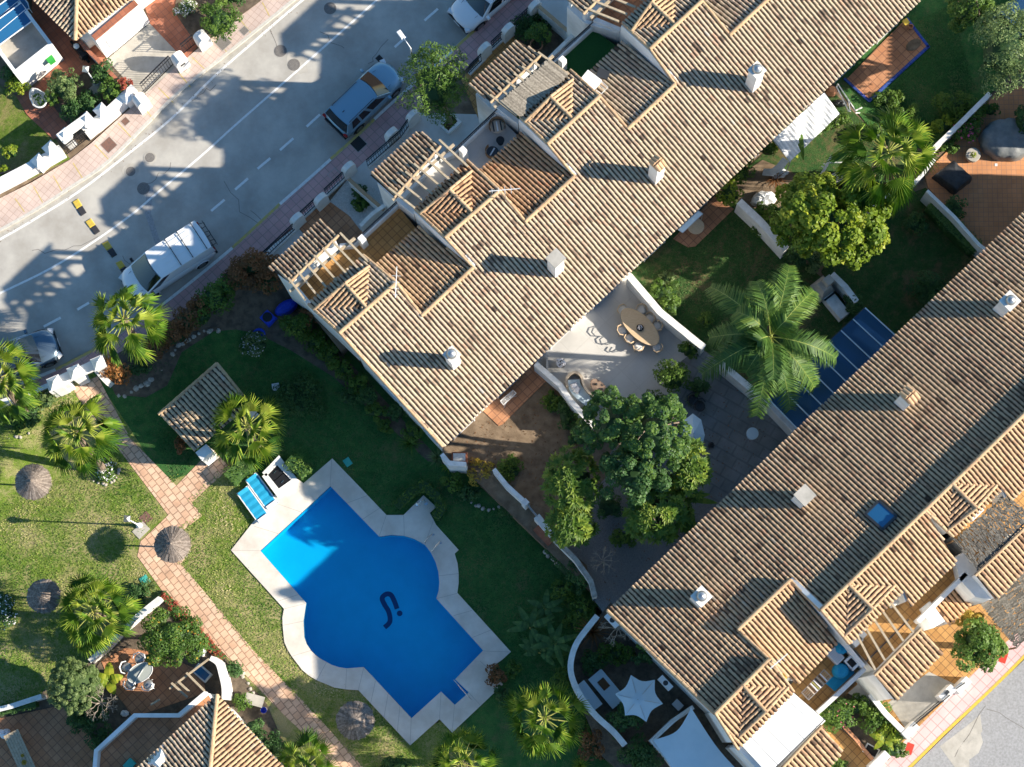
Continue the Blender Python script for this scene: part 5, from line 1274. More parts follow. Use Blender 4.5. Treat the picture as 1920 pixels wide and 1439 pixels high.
mb = MB(); mb.prism([g0, g1, g1+gn*8, g0+gn*8], 0, 2.9); mb.build('wall', 'white render', t)
mb = MB(); mb.prism([g0+gn*.0, g1, g1+gn*.32, g0+gn*.32], 2.902, 3.0); mb.build('brick_coping', 'terrace red', t)
out = -gn; gm = (g0+g1)/2; mb = MB()
for k in range(22):
    p = g0+gd*(.5+k*.115)+out*.012; mb.bar(p+V((0, 0, .02)), p+V((0, 0, 2.1)), .10, .02, up=out)
mb.build('garage_door', 'plastic white', t)
mb = MB(); wallstrip(mb, [P(150, 78, 1.2), P(168, 98, 1.2), P(205, 135, 1.2), P(228, 158, 1.2)], .16, 0, 1.2); wc_ = mb.build('side_wall', 'white render', t)
mb = MB(); wallstrip(mb, [P(150, 78, 1.2), P(168, 98, 1.2), P(205, 135, 1.2), P(228, 158, 1.2)], .2, 1.201, 1.25); mb.build('coping', 'terrace red', t)
mb = MB(); bw = inset([S_, E1, q1_, q2_, E2], .5); mb.prism([S_+bis*.6, E1-dn1*.5, apex, E2-dn2*.5], 0, 3.3); mb.build('wall', 'white render', t)
# lower left house
ZG = -DROP
t = thing('house', 'house with hipped tile roof, clay tiled terrace and white parapet at the bottom', 'house', P(400, 1400))
Z = 5.2; N_ = P(407, 1304, Z); ed = (P(519, 1428, Z)-N_).normalized(); wd = (P(300, 1400, Z)-N_).normalized(); wd = V((ed.y, -ed.x, 0)); wd = wd if wd.dot(P(300, 1400, Z)-N_) > 0 else -wd
bis = (ed+wd).normalized(); apx = N_+bis*6.4; dnE = -wd; dnW = -ed
fE = pl(N_, dnE, R(21)); ap = fE.z(apx); fW = pl(N_, dnW, R(21)); qE = fE.z(N_+ed*12+wd*(apx-N_).dot(wd)); qW = fW.z(N_+wd*12+ed*(apx-N_).dot(ed))
mb = MB(); tiles(mb, [N_, N_+ed*14, qE, ap], dnE, over=.05); mb.build('roof', 'roof tiles warm', t)
mb = MB(); tiles(mb, [N_, N_+wd*14, qW, ap], dnW, over=.05); rf = mb.build('roof', 'roof tiles', t)
mb = MB(); ridge(mb, N_, ap, .12); mb.build('hip_tiles', 'roof mortar', rf)
mb = MB(); mb.prism([N_+bis*.5, N_+ed*14+wd*.35, N_+ed*14+wd*12, N_+wd*14+ed*12, N_+wd*14+ed*.35], 0, Z-.1); mb.build('wall', 'white render', t)
TP = [(388, 1300), (338, 1342), (256, 1342), (184, 1408), (176, 1500)]
tp = [P(x, y, 3.0) for x, y in TP]
mb = MB(); mb.prism([V((p.x, p.y, 0)) for p in tp]+[P(500, 1520, 0), P(420, 1330, 0)], 0, 2.75); mb.build('terrace_base', 'white render', t)
mb = MB(); mb.prism([V((p.x, p.y, 0)) for p in tp]+[P(500, 1520, 0), P(420, 1330, 0)], 2.752, 2.78); mb.build('terrace_floor', 'terrace clay', t)
mb = MB(); wallstrip(mb, [V((p.x, p.y, 0)) for p in tp], .2, 2.5, 3.5); mb.build('parapet', 'white render', t)
mb = MB(); wallstrip(mb, [P(x, y, 2.2) for x, y in smooth_line([(394, 1234), (408, 1244), (414, 1262), (420, 1290), (420, 1312)], 3)], .24, 0, 2.2); mb.build('side_wall', 'white render', t)
for (a, b) in [((322, 1281), (352, 1308)), ((334, 1278), (355, 1297)), ((350, 1262), (384, 1296))]:
    mb = MB(); mb.bar(P(*a, 2.5), P(*b, 2.5), .10, .12); mb.build('rafter', 'wood beam', t)
mb = MB(); mb.bar(P(318, 1292, 2.37), P(392, 1236, 2.37), .09, .12); mb.build('beam', 'wood beam', t); mb = MB(); mb.bar(P(283, 1322, 2.37), P(300, 1312, 2.37), .09, .12); mb.build('beam', 'wood beam', t)
mb = MB(); c = P(300, 1428, 5.4); mb.box((c.x, c.y, 2.8), 1.3, 1.0, 2.4, R(48)); mb.box((c.x, c.y, 5.2), 1.2, .9, .35, R(48), 0, None, .3); mb.build('stair_turret', 'white render', t)
mb = MB(); c = P(243, 1434, 3.0); mb.box((c.x, c.y, 2.8), .5, .4, .35, R(48)); tag(mb.build('storage_box', 'teal cover'), 'small teal storage box on the lower left terrace', 'box')
# tiled shelter in the communal lawn
ZG = -1.0
t = thing('tiled_shelter', 'small shelter with barrel tiled roof and white end wall beside the fan palm', 'shelter', P(360, 770))
z0_, z1_ = 2.35, 2.75; a, b, c, d_ = P(298, 777, z0_), P(364, 847, z0_), P(470, 760, z1_), P(407, 682, z1_)
ddn = V(((a-d_).x, (a-d_).y, 0)).normalized(); nn_s = (b-a).cross(d_-a); pln = Plane(a, nn_s)
mb = MB(); K = [a, b, pln.z(c), pln.z(d_)]; dwn = ((b-a).cross(V((0, 0, 1)))).normalized(); 
tiles(mb, [a, b, pln.z(c), pln.z(d_)], V(((b-c).x, (b-c).y, 0)).normalized()*0+V(((P(364, 847)-P(298, 777)).x, (P(364, 847)-P(298, 777)).y, 0)).normalized(), sp=.235, r=.09); mb.build('roof', 'roof tiles', t)
mb = MB(); ridge(mb, a, pln.z(d_), .09); ridge(mb, pln.z(d_), pln.z(c), .08); mb.build('verge_tiles', 'roof mortar', t)
mb = MB(); wallstrip(mb, [P(372, 856, 2.3), P(392, 840, 2.3)], .5, 0, 2.3); mb.build('end_wall', 'white render', t)
mb = MB(); wallstrip(mb, [V((a.x, a.y, 0))+V((.35, .1, 0)), V((d_.x, d_.y, 0))+V((.1, -.35, 0))], .18, 0, 2.3); mb.build('back_wall', 'white render', t)
c_ = P(462, 762, 2.6); mb = MB(); mb.box((c_.x, c_.y, 0), .4, .4, 2.4, R(40)); mb.build('pillar', 'white render', t)
# pool pump housing
ZG = -DROP
t = thing('pump_house', 'sunken pool pump housing with black hatch doors set in a white frame', 'pump house', P(520, 890, .1))
q = PP([(495, 890), (521, 863), (552, 900), (521, 924)], .6); mb = MB()
fl = [V((p.x, p.y, 0)) for p in q]; wallstrip(mb, fl+[fl[0]], .28, 0, .55); mb.build('frame', 'white render', t)
for k in (0, 1):
    mb = MB(); a, b, c, d_ = fl; m0, m1 = (a+d_)/2, (b+c)/2; qq = [a, b, m1, m0] if k == 0 else [m0, m1, c, d_]; cc = sum(qq, V((0, 0, 0)))/4
    mb.prism([p+(cc-p)*.06 for p in qq], .42, .50); h_ = mb.build('hatch_door', 'car black', t)
    m2 = MB(); m2.box((cc.x, cc.y, .5), .18, .04, .04, R(45)); m2.build('handle', 'steel', h_)

ZG = 0.0  # two unseen houses, added as shadow casters for the upper right gardens
for q, lb in [([(2010, -120), (2200, -120), (2200, 292), (2010, 292)], 'white house added out of view past the blue green tree to cast shade'), ([(2010, 342), (2200, 342), (2200, 560), (2010, 560)], 'white house added out of view past the orange terrace to cast shade')]:
    K = PP(q, 0); t = thing('house', lb, 'house', (K[0]+K[2])/2); MB().prism(K, 0, 4.9).build('wall', 'white render', t); A = [V((p.x, p.y, 5.0)) for p in K]; m0, m1 = (A[0]+A[1])/2+V((0, 0, .9)), (A[3]+A[2])/2+V((0, 0, .9))
    mb = MB(); tiles(mb, [A[0], m0, m1, A[3]], (A[0]-A[1]).xy.normalized(), over=.1); tiles(mb, [A[1], m0, m1, A[2]], (A[1]-A[0]).xy.normalized(), over=.1); mb.build('roof', 'roof tiles', t)
# =================================================================== vehicles
def vehicle(name, label, cat, px, py, ang, Lc, Wc, style, paint, zoff=0.0):
    """built at the origin, front towards +x, then set down on the road"""
    t = thing(name, label, cat, V((0, 0, 0)))
    van = style == 'van'; hw = Wc/2
    if van: bel, hood0, hood1, roof = 1.12, 1.10, .92, 1.93; xb, xf, rr, rf_ = -.5, .325, -.485, .245; wb = (.30, -.30)
    else: bel, hood0, hood1, roof = (.98, 1.0, .78, 1.62); xb, xf, rr, rf_ = -.49, .245, -.40, .085; wb = (.30, -.30)
    def plan(x):
        q = x/Lc*2; a = abs(q); e = (6 if van else 4.2); f = (1-max(0, a)**(e*2.2)*.30) if q > 0 else (1-a**(e*3)*(.12 if van else .22)); return hw*f*(1-.02*a)
    N = 25; xs = [Lc*(-.5+i/(N-1)) for i in range(N)]; xs[0] += .02; xs[-1] -= .02
    def topz(x):
        q = x/Lc
        if q > xf: u_ = (q-xf)/(.5-xf); return hood0+(hood1-hood0)*u_**1.6-.10*max(0, u_-.9)*10*.6
        if q < xb+.03 and not van: return bel-.10
        return bel
    mb = MB(); vs = []; 
    for i, x in enumerate(xs):
        w_ = plan(x); zt = topz(x); bow = .0
        e = abs(x/Lc)*2; xx = x
        prof = [(-.90, .24), (-1.0, .42), (-1.0, .66), (-.965, zt-.10), (-.88, zt-.02), (-.5, zt+.03), (0, zt+.045), (.5, zt+.03), (.88, zt-.02), (.965, zt-.10), (1.0, .66), (1.0, .42), (.90, .24)]
        for y, z in prof:
            cv = (-.16 if x > 0 else .07)*(y*y) if e > .93 else (-.10 if x > 0 else .04)*(y*y)*max(0, (e-.7)/.25)
            vs.append((xx+cv*(1.0), y*w_, z))
    m_ = 13; fs = [(i*m_+k, i*m_+k+1, (i+1)*m_+k+1, (i+1)*m_+k) for i in range(N-1) for k in range(m_-1)]
    fs += [tuple(range(m_))[::-1], tuple((N-1)*m_+k for k in range(m_))]; fs = [f[::-1] for f in fs]
    mb.add(vs, fs); mb.build('body', paint, t, smooth=True, local=True)
    # cabin: base outline at the belt, roof outline above
    bw, rw = hw*.93, hw*(.86 if van else .74)
    B = {'f': xf*Lc+.02, 'r': xb*Lc+(.03 if van else .10)}; Rf = {'f': (rf_-.13)*Lc if van else rf_*Lc-.02, 'r': (rr*Lc+.02) if van else rr*Lc}
    zb = bel-.03
    def base(u_, s_): return V((B['r']+(B['f']-B['r'])*u_, s_*bw, zb+(.02)))
    def top(u_, s_): return V((Rf['r']+(Rf['f']-Rf['r'])*u_, s_*rw, roof-.05))
    n = 8; mb = MB()
    rows = []
    for j in range(n+1):
        y = -1+2*j/n; bulge = .12*(1-y*y)
        rows.append([V((Rf['r']-bulge*.5+(Rf['f']+bulge-Rf['r']+bulge*.5)*i/n, y*rw, roof-.05+.05*(1-y*y)-.05*(2*i/n-1)**2*(.4))) for i in range(n+1)])
    vs = [p for r_ in rows for p in r_]; mb.add(vs, [(j*(n+1)+i, j*(n+1)+i+1, (j+1)*(n+1)+i+1, (j+1)*(n+1)+i) for j in range(n) for i in range(n)]); rfp = mb.build('roof', paint, t, smooth=True, local=True)
    def screen(nm, x0, x1, side, lo=.06, hi=.95):
        mb = MB(); vs = []; 
        for a in range(6):
            q = lo+(hi-lo)*a/5
            for j in range(n+1):
                y = (-1+2*j/n); bl = .12*(1-y*y)*side*(1.0 if side > 0 else .5); vs.append((x0+(x1-x0)*q+bl, y*(bw+(rw-bw)*q)*.93, zb+(roof-.05+.05*(1-y*y)-zb)*q+.012))
        mb.add(vs, [(a*(n+1)+j, a*(n+1)+j+1, (a+1)*(n+1)+j+1, (a+1)*(n+1)+j) for a in range(5) for j in range(n)]); return mb.build(nm, 'car glass', t, smooth=True, local=True)
    ws = screen('windscreen', B['f'], Rf['f'], 1); rw_ = screen('rear_window', B['r'], Rf['r'], -1)
    # painted cabin shell behind the glass
    mb = MB(); k = [V((B['r'], -bw, zb)), V((B['f'], -bw, zb)), V((B['f'], bw, zb)), V((B['r'], bw, zb))]; q = [V((Rf['r'], -rw, roof-.06)), V((Rf['f'], -rw, roof-.06)), V((Rf['f'], rw, roof-.06)), V((Rf['r'], rw, roof-.06))]
    mb.add(k+q, [(0, 1, 5, 4), (1, 2, 6, 5), (2, 3, 7, 6), (3, 0, 4, 7), (4, 5, 6, 7)]); mb.build('pillars', paint, t, local=True)
    for s_ in (-1, 1):
        for u0, u1 in ([(.80, .97), (.52, .76)] if van and s_ < 0 else [(.82, .97)] if van else [(.58, .90), (.34, .555), (.12, .315)]):
            a, b, c, d_ = base(u0, s_), base(u1, s_), top(min(1, u1*.96 if not van else u1), s_), top(u0, s_)
            if not van and u1 > .85: c = top(.93, s_)
            cc = (a+b+c+d_)/4; vv = [cc+(p-cc)*.90+V((0, s_*.012, 0)) for p in (a, b, c, d_)]; mb = MB(); mb.poly(vv if s_ < 0 else vv[::-1]); mb.build('side_window', 'car glass', t, local=True)
        mb = MB(); x = B['f']-.25; mb.box((x, s_*(hw+.10), bel+.02), .16, .22, .15, 0, 0, None, .8); mb.build('mirror', paint if not van else 'car black', t, local=True)
        for wx in wb:
            wh = MB(); wh.tube([V((wx*Lc, s_*(hw-.20), .33)), V((wx*Lc, s_*(hw+.01), .33))], .335, 20); w1 = wh.build('wheel', 'tyre', t, local=True)
            wr = MB(); wr.tube([V((wx*Lc, s_*(hw+.0), .33)), V((wx*Lc, s_*(hw+.022), .33))], .22, 14); wr.build('rim', 'rim', w1, local=True)
            ar = MB(); pts = [V((wx*Lc+.39*math.cos(a), s_*(hw-.01), .33+.39*math.sin(a))) for a in [math.pi*i/10 for i in range(11)]]; ar.tube(pts, .04, 5); ar.build('wheel_arch', 'car black' if not van else paint, t, local=True)
        mb = MB(); x = Lc*.5-.20; mb.box((x, s_*hw*.72, .62), .30, .36, .15, -s_*.35, 0, None, .75); mb.build('headlight', 'lamp clear', t, local=True)
        mb = MB(); x = -Lc*.5+.07; mb.box((x, s_*hw*.83, .72 if not van else .85), .14, .22 if not van else .12, .13 if not van else .45); mb.build('tail_light', 'lamp red', t, local=True)
    mb = MB(); mb.box((Lc*.5-.13, 0, .30), .18, Wc*.82, .22, 0, 0, None, .9); mb.build('front_bumper', 'car black', t, local=True)
    mb = MB(); mb.box((-Lc*.5+.07, 0, .30), .20, Wc*.86, .22, 0, 0, None, .9); mb.build('rear_bumper', 'car black', t, local=True)
    mb = MB(); mb.box((Lc*.5-.012, 0, .42), .02, .46, .11); mb.build('number_plate', 'plastic white', t, local=True)
    # shut lines on the bonnet
    mb = MB()
    for s_ in (-1, 1): mb.tube([V((xf*Lc+.1, s_*hw*.62, hood0+.035)), V((Lc*.46, s_*hw*.50, hood1+.04))], .008, 4)
    mb.build('bonnet_line', 'car black', t, local=True)
    if van:
        for u_ in (.60, .36, .08):
            x = Rf['r']+(Rf['f']-Rf['r'])*u_; mb = MB(); mb.tube([V((x, -rw*1.0, roof+.06)), V((x, rw*1.0, roof+.06))], .022, 6)
            for y in (-.9, -.3, .3, .9): mb.box((x, y*rw, roof-.02), .05, .05, .09)
            mb.build('roof_bar', 'metal dark', t, local=True)
        for s_ in (-1, 1):
            mb = MB(); mb.tube([V((Rf['r']+.1, s_*rw*.97, roof+.0)), V((Rf['f']-.1, s_*rw*.97, roof+.0))], .014, 5); mb.build('gutter', paint, t, local=True)
        for i in range(5):
            mb = MB(); y = -rw*.7+rw*.35*i; mb.tube([V((Rf['r']+.6, y, roof+.012)), V((Rf['f']-.45, y, roof+.012))], .010, 4); mb.build('roof_rib', paint, t, local=True)
        mb = MB()
        for zz in (1.05, 1.35, 1.65): mb.tube([V((-Lc*.5-.22, -hw*.7, zz)), V((-Lc*.5-.22, hw*.7, zz))], .02, 5)
        for y in (-.55, 0, .55): mb.tube([V((-Lc*.5-.02, y*hw, 1.9)), V((-Lc*.5-.25, y*hw, 1.65)), V((-Lc*.5-.22, y*hw, .95)), V((-Lc*.5+.03, y*hw, .9))], .018, 5)
        mb.build('bicycle_rack', 'metal dark', t, local=True)
    else:
        for s_ in (-1, 1):
            mb = MB(); mb.tube([V((Rf['r']+.15, s_*rw*.93, roof-.02)), V((Rf['r']+.25, s_*rw*.93, roof+.03)), V((Rf['f']-.35, s_*rw*.93, roof+.03)), V((Rf['f']-.2, s_*rw*.93, roof-.02))], .018, 5); mb.build('roof_rail', 'metal dark' if style != 'dark' else 'car black', t, local=True)
        mb = MB(); mb.box((Rf['r']+.35, 0, roof+.0), .14, .03, .06, 0, 0, None, .3); mb.build('aerial', 'car black', t, local=True)
        if style == 'dark':
            mb = MB(); mb.box((Rf['r']+(Rf['f']-Rf['r'])*.55, 0, roof-.03), (Rf['f']-Rf['r'])*.72, rw*1.55, .035); mb.build('glass_roof', 'car glass', t, local=True)
    c = P(px, py, .9); t.location = (c.x, c.y, zoff); t.rotation_euler = (0, 0, ang); LOC[t.name] = V(t.location)
    return t
def ang(a, b): d_ = P(*b)-P(*a); return math.atan2(d_.y, d_.x)
vehicle('parked_car', 'metallic blue grey estate car with roof rails parked facing up the road', 'car', 683, 181, ang((632, 233), (738, 130)), 4.45, 1.86, 'suv', 'car blue')
vehicle('parked_car', 'white car with black glass roof parked at the top edge', 'car', 915, -10, ang((950, -40), (868, 28)), 4.4, 1.84, 'dark', 'car white')
vehicle('parked_car', 'silver blue car parked at the left edge, bonnet towards the palm', 'car', 33, 668, ang((-10, 688), (88, 650)), 4.3, 1.82, 'suv', 'car silver')
vehicle('parked_van', 'white panel van with black roof bars and rear bicycle rack', 'van', 312, 494, ang((385, 452), (240, 545)), 5.0, 1.92, 'van', 'car white')
vehicle('parked_car', 'dark car at the upper right corner behind the trees', 'car', 1932, 6, ang((1860, 60), (1960, -40)), 4.3, 1.8, 'suv', 'car blue')

# =================================================================== street and garden furniture
def lamp_post(name, label, base, top, z, kind):
    b, tp = P(*base, 0), P(*top, z); t = thing(name, label, 'street lamp', b)
    b.z = .1; topv = V((b.x, b.y, z))
    if kind == 'lantern':
        mb = MB(); mb.lathe((b.x, b.y, .1), [(.16, 0), (.16, .12), (.09, .2), (.06, .6), (.04, .7), (.035, z-.6), (.05, z-.5), (.04, z-.42)], 14); mb.build('post', 'plastic white', t, smooth=True)
        mb = MB(); mb.lathe((b.x, b.y, z-.42), [(.10, 0), (.19, .38)], 4, rot=R(40)); l_ = mb.build('lantern', 'lamp clear', t)
        mb = MB(); mb.lathe((b.x, b.y, z-.03), [(.24, 0), (.22, .04), (.06, .17), (.0, .24)], 4, rot=R(40)); mb.build('lantern_cap', 'metal grey', l_)
        mb = MB(); mb.box((b.x+.1, b.y-.25, .08), .75, .55, .06, R(45)); mb.build('base_slab', 'concrete', t)
    else:
        mb = MB(); mb.tube([b-V((0, 0, .1)), V((b.x, b.y, 2)), topv], [.09, .07, .045], 10); mb.build('post', 'metal grey', t, smooth=True)
        d_ = (tp-topv); d_.z = 0; d_ = V((-.25, .35, 0)); mb = MB(); mb.tube([topv, topv+d_*.8+V((0, 0, .12)), topv+d_*1.6+V((0, 0, .1))], [.035, .03, .03], 6); mb.build('arm', 'metal grey', t)
        h = topv+d_*1.9+V((0, 0, .06)); mb = MB(); mb.box((h.x, h.y, h.z), .52, .24, .09, math.atan2(d_.y, d_.x), 0, None, .8); mb.build('lamp_head', 'plastic white', t)
        mb = MB(); mb.tube([V((b.x-.3, b.y+.08, z*.72)), V((b.x+.3, b.y-.08, z*.72))], .022, 5); mb.tube([V((b.x-.1, b.y-.2, z*.72+.1)), V((b.x+.15, b.y+.2, z*.72+.1))], .02, 5); mb.build('cross_arm', 'metal grey', t)
lamp_post = (lambda f: (lambda n, l, b, tp, z, k: grounded(lambda x, y: f(n, l, b, tp, z, k))(*b)))(lamp_post)
lamp_post('street_lamp', 'tall street lamp with a flat white head beside the feathery tree', (785, 165), (768, 92), 6.6, 'arm')
lamp_post('garden_lamp', 'white garden lantern post at the kink of the clay path', (262, 986), (240, 971), 3.45, 'lantern')
lamp_post('garden_lamp', 'white garden lantern standing in the dark bed behind the round shrubs', (180, 158), (172, 138), 2.6, 'lantern')
ZG = -DROP
tag(MB().box(P(274, 972, .06), .52, .52, .07, R(45)).build('ground_cover', 'rust cover'), 'red square cover in the grass beside the garden lantern', 'ground cover')
for x, y, w_, d_, a, lb in [(272, 1089, .42, .48, 35, 'teal plastic valve box lid in the lawn by the clay path'), (652, 867, .36, .42, 35, 'teal plastic valve box lid by the top corner of the pool deck'), (517, 726, .38, .38, 10, 'white square lid in the dark lawn left of the ground creeper')]:
    c = P(x, y, .1); mb = MB(); mb.box((c.x, c.y, .06), w_, d_, .09, R(a)); mb.box((c.x, c.y, .15), w_*.8, d_*.8, .02, R(a)); tag(mb.build('valve_box', 'plastic white' if 'white' in lb else 'teal cover'), lb, 'valve box')
def thatch(x, y, label, r=.92, z=2.02, ecc=1.0, lean=(0, 0)):
    c = P(x, y, z); b = V((c.x+lean[0], c.y+lean[1], .1)); t = thing('thatch_parasol', label, 'parasol', b, 'thatched parasols on the lawn')
    mb = MB(); mb.tube([b, V((c.x, c.y, z+.2))], [.05, .04], 8); mb.build('pole', 'wood brown', t)
    rng = np.random.RandomState(int(x)); n = 110; mb = MB()
    for ly, (r0, r1, z0, z1) in enumerate([(.02, r, .46, .0), (.02, r*.55, .50, .27)]):
        for i in range(n):
            a0 = 2*math.pi*i/n; a1 = 2*math.pi*(i+1.6)/n; q = r1*(1+.022*rng.normal()); zz = z1-.03*rng.rand(); j = .012*rng.rand()
            f = lambda a, rr, h: V((c.x+rr*math.cos(a), c.y+rr*math.sin(a), z+h+j)); v_ = rng.rand()
            mb.add([f(a0, r0, z0), f(a1, r0, z0), f(a1, q*.5, z0+(zz-z0)*.5+.03), f(a0, q*.5, z0+(zz-z0)*.5+.03), f(a1, q, zz), f(a0, q, zz)], [(0, 3, 2, 1), (3, 5, 4, 2)], 0, v_)
    for i in range(n):
        a = 2*math.pi*(i+.5)/n; q = r*(1.0+.04*rng.normal()); mb.add([V((c.x+q*math.cos(a-.03), c.y+q*math.sin(a-.03), z+.01)), V((c.x+q*math.cos(a+.03), c.y+q*math.sin(a+.03), z+.01)), V((c.x+q*1.02*math.cos(a), c.y+q*1.02*math.sin(a), z-.14))], [(0, 1, 2)], 0)
    mb.build('canopy', 'thatch', t)
    mb = MB(); mb.lathe((c.x, c.y, z+.44), [(.09, 0), (.07, .07), (.02, .14), (0, .15)], 10); mb.build('finial', 'thatch', t); return t
thatch(62, 904, 'thatched parasol at the left edge, below the big fan palm'); thatch(323, 1021, 'thatched parasol beside the clay path and garden lantern'); thatch(666, 1351, 'thatched parasol between the lower pool deck corner and path', .95); thatch(82, 1118, 'thatched parasol half hidden by the fan palm in the lower left', .86)
# loungers
def lounger(x, y, label):
    a = ang((470, 905), (512, 963)); c = P(x, y, .3); t = thing('pool_lounger', label, 'lounger', V((c.x, c.y, .12)), 'blue loungers by the pool'); u = V((math.cos(a), math.sin(a), 0)); w_ = V((-u.y, u.x, 0))
    mb = MB()
    for s_ in (-1, 1): mb.bar(c-u*.98+w_*s_*.33, c+u*.98+w_*s_*.33, .06, .07)
    for s_ in (-1, 1): mb.bar(c+u*s_*.96-w_*.33, c+u*s_*.96+w_*.33, .06, .07)
    mb.build('frame', 'plastic white', t)
    for s_ in (-1, 1):
        for q in (-1, 1):
            mb = MB(); p = c+u*s_*.80+w_*q*.30; mb.bar(V((p.x, p.y, .12)), V((p.x, p.y, .3)), .05, .05); mb.build('leg', 'plastic white', t)
    mb = MB(); A, B = c-u*.94+V((0, 0, .05)), c+u*.94+V((0, 0, .05))
    for k in range(10):
        p, q = sub(A, B, k/10), sub(A, B, (k+1)/10); z = .06*(k < 1); mb.quad(p-w_*.30+V((0, 0, .03-.02*(k % 2)+z)), q-w_*.30+V((0, 0, .03-.02*((k+1) % 2))), q+w_*.30+V((0, 0, .03-.02*((k+1) % 2))), p+w_*.30+V((0, 0, .03-.02*(k % 2)+z)))
    mb.build('sling', 'lounger blue', t)
    mb = MB(); p = c+u*.86+V((0, 0, .10)); mb.bar(p-w_*.29, p+w_*.29, .16, .03); mb.build('foot_panel', 'plastic white', t)
lounger(491, 922, 'blue sling lounger nearest the black pump hatch'); lounger(475, 947, 'blue sling lounger nearest the clipped hedge and grass')
# pool ladder with two handrails, shower, step rail
t = thing('pool_ladder', 'steel pool ladder with two handrails on the curved pool edge', 'pool ladder', P(800, 1018, DZ))
for (x, y), (x2, y2) in [((812, 1003), (797, 1018)), ((826, 1018), (811, 1035))]:
    a, b = P(x, y, DZ), P(x2, y2, DZ); mb = MB(); mb.tube([a, a+V((0, 0, .55)), sub(a, b, .5)+V((0, 0, .75)), b+V((0, 0, .5)), V((b.x, b.y, -.6))], .022, 7); mb.build('handrail', 'steel', t)
    m2 = MB(); m2.lathe(a-V((0, 0, .0)), [(.07, 0), (.06, .02)], 12); m2.build('base_plate', 'steel', t)
for k in range(3):
    mb = MB(); a, b = P(797, 1018, 0), P(811, 1035, 0); z = -.1-.25*k; mb.bar(V((a.x, a.y, z)), V((b.x, b.y, z)), .1, .03); mb.build('tread', 'pool mark', t)
t = thing('pool_handrail', 'slanting steel handrail beside the corner pool steps', 'handrail', P(870, 1290, DZ)); mb = MB(); a, b = P(852, 1276, 0), P(884, 1312, 0)
mb.tube([V((a.x, a.y, -.5)), V((a.x, a.y, .5)), sub(a, b, .25)+V((0, 0, .75)), sub(a, b, .85)+V((0, 0, .85)), V((b.x, b.y, DZ))], .024, 7); mb.build('rail', 'steel', t)
t = thing('pool_shower', 'steel poolside shower on the pale platform inside the low hedge', 'shower', P(800, 943, DZ)); c = P(799, 945, DZ); mb = MB(); mb.tube([c, c+V((0, 0, 2.1)), c+V((-.12, -.1, 2.25)), c+V((-.3, -.25, 2.2))], .025, 7); mb.build('pipe', 'steel', t)
mb = MB(); mb.lathe(c+V((-.32, -.27, 2.12)), [(.10, 0), (.08, .04), (.02, .08)], 12); mb.build('shower_head', 'steel', t); mb = MB(); mb.lathe(c, [(.09, 0), (.09, .03)], 12); mb.build('base_plate', 'steel', t)
# rocks round the beds: one loop, every stone its own object
RK = [MB().lathe((0, 0, -.05), [(.10, 0), (.13, .05), (.12, .12), (.06, .17), (0, .18)], 7, jit=.35).build('rock', 'rock', None, local=True) for _ in range(3)]
rg = np.random.RandomState(5); used = [0]
def stones(pts, *a_, **k_): 
    global ZG
    s_ = ZG; ZG = lvl(*pts[len(pts)//2]); stones0(pts, *a_, **k_); ZG = s_
def stones0(pts, gap, s, label, cat='rock', group='stones edging the flower beds', z=.1, name=None):
    ln = [P(x, y, z) for x, y in smooth_line(pts, 4)]; acc = 0
    for i in range(len(ln)-1):
        L_ = (ln[i+1]-ln[i]).length
        while acc < L_:
            p = sub(ln[i], ln[i+1], acc/L_); k = used[0]; used[0] += 1
            o = RK[k] if k < 3 else RK[k % 3].copy()
            if k >= 3: col.objects.link(o)
            f = s*(.7+.7*rg.rand()); o.location = (p.x+rg.normal()*.04, p.y+rg.normal()*.04, z+ZG); o.scale = (f, f*(.7+.5*rg.rand()), f); o.rotation_euler = (0, 0, rg.rand()*6); tag(o, label, cat, group)
            acc += gap*(.8+.5*rg.rand())
        acc -= L_
stones([(200, 722), (207, 738), (219, 736), (232, 742), (248, 732), (262, 725), (273, 722), (283, 711), (290, 703), (302, 691), (312, 681), (316, 672)], .30, 1.15, 'pale stone edging the orange shrub bed beside the clay path')
stones([(324, 664), (332, 651), (342, 646), (352, 638), (362, 633), (370, 626), (380, 622), (392, 621), (403, 620), (415, 622)], .24, .85, 'pale stone edging the shaded bed below the brown hedge')
stones([(1022, 1022), (1027, 1040), (1040, 1052), (1050, 1060)], .3, 1.2, 'grey stone at the foot of the creepers by the dark lawn')
stones([(884, 942), (900, 952), (920, 956), (940, 950)], .26, .7, 'small stone edging the round bed beside the white gate wall')
stones([(176, 900), (190, 908), (208, 906), (220, 894), (222, 880)], .2, .6, 'small white stone around the palm foot flower ring')
stones([(0, 823), (22, 820), (44, 815), (62, 812)], .28, .7, 'small stone edging the left palm bed')
stones([(452, 1262), (462, 1278), (470, 1292), (480, 1302)], .3, .8, 'small grey stone along the clay path by the hipped house')
ZG = 0.0
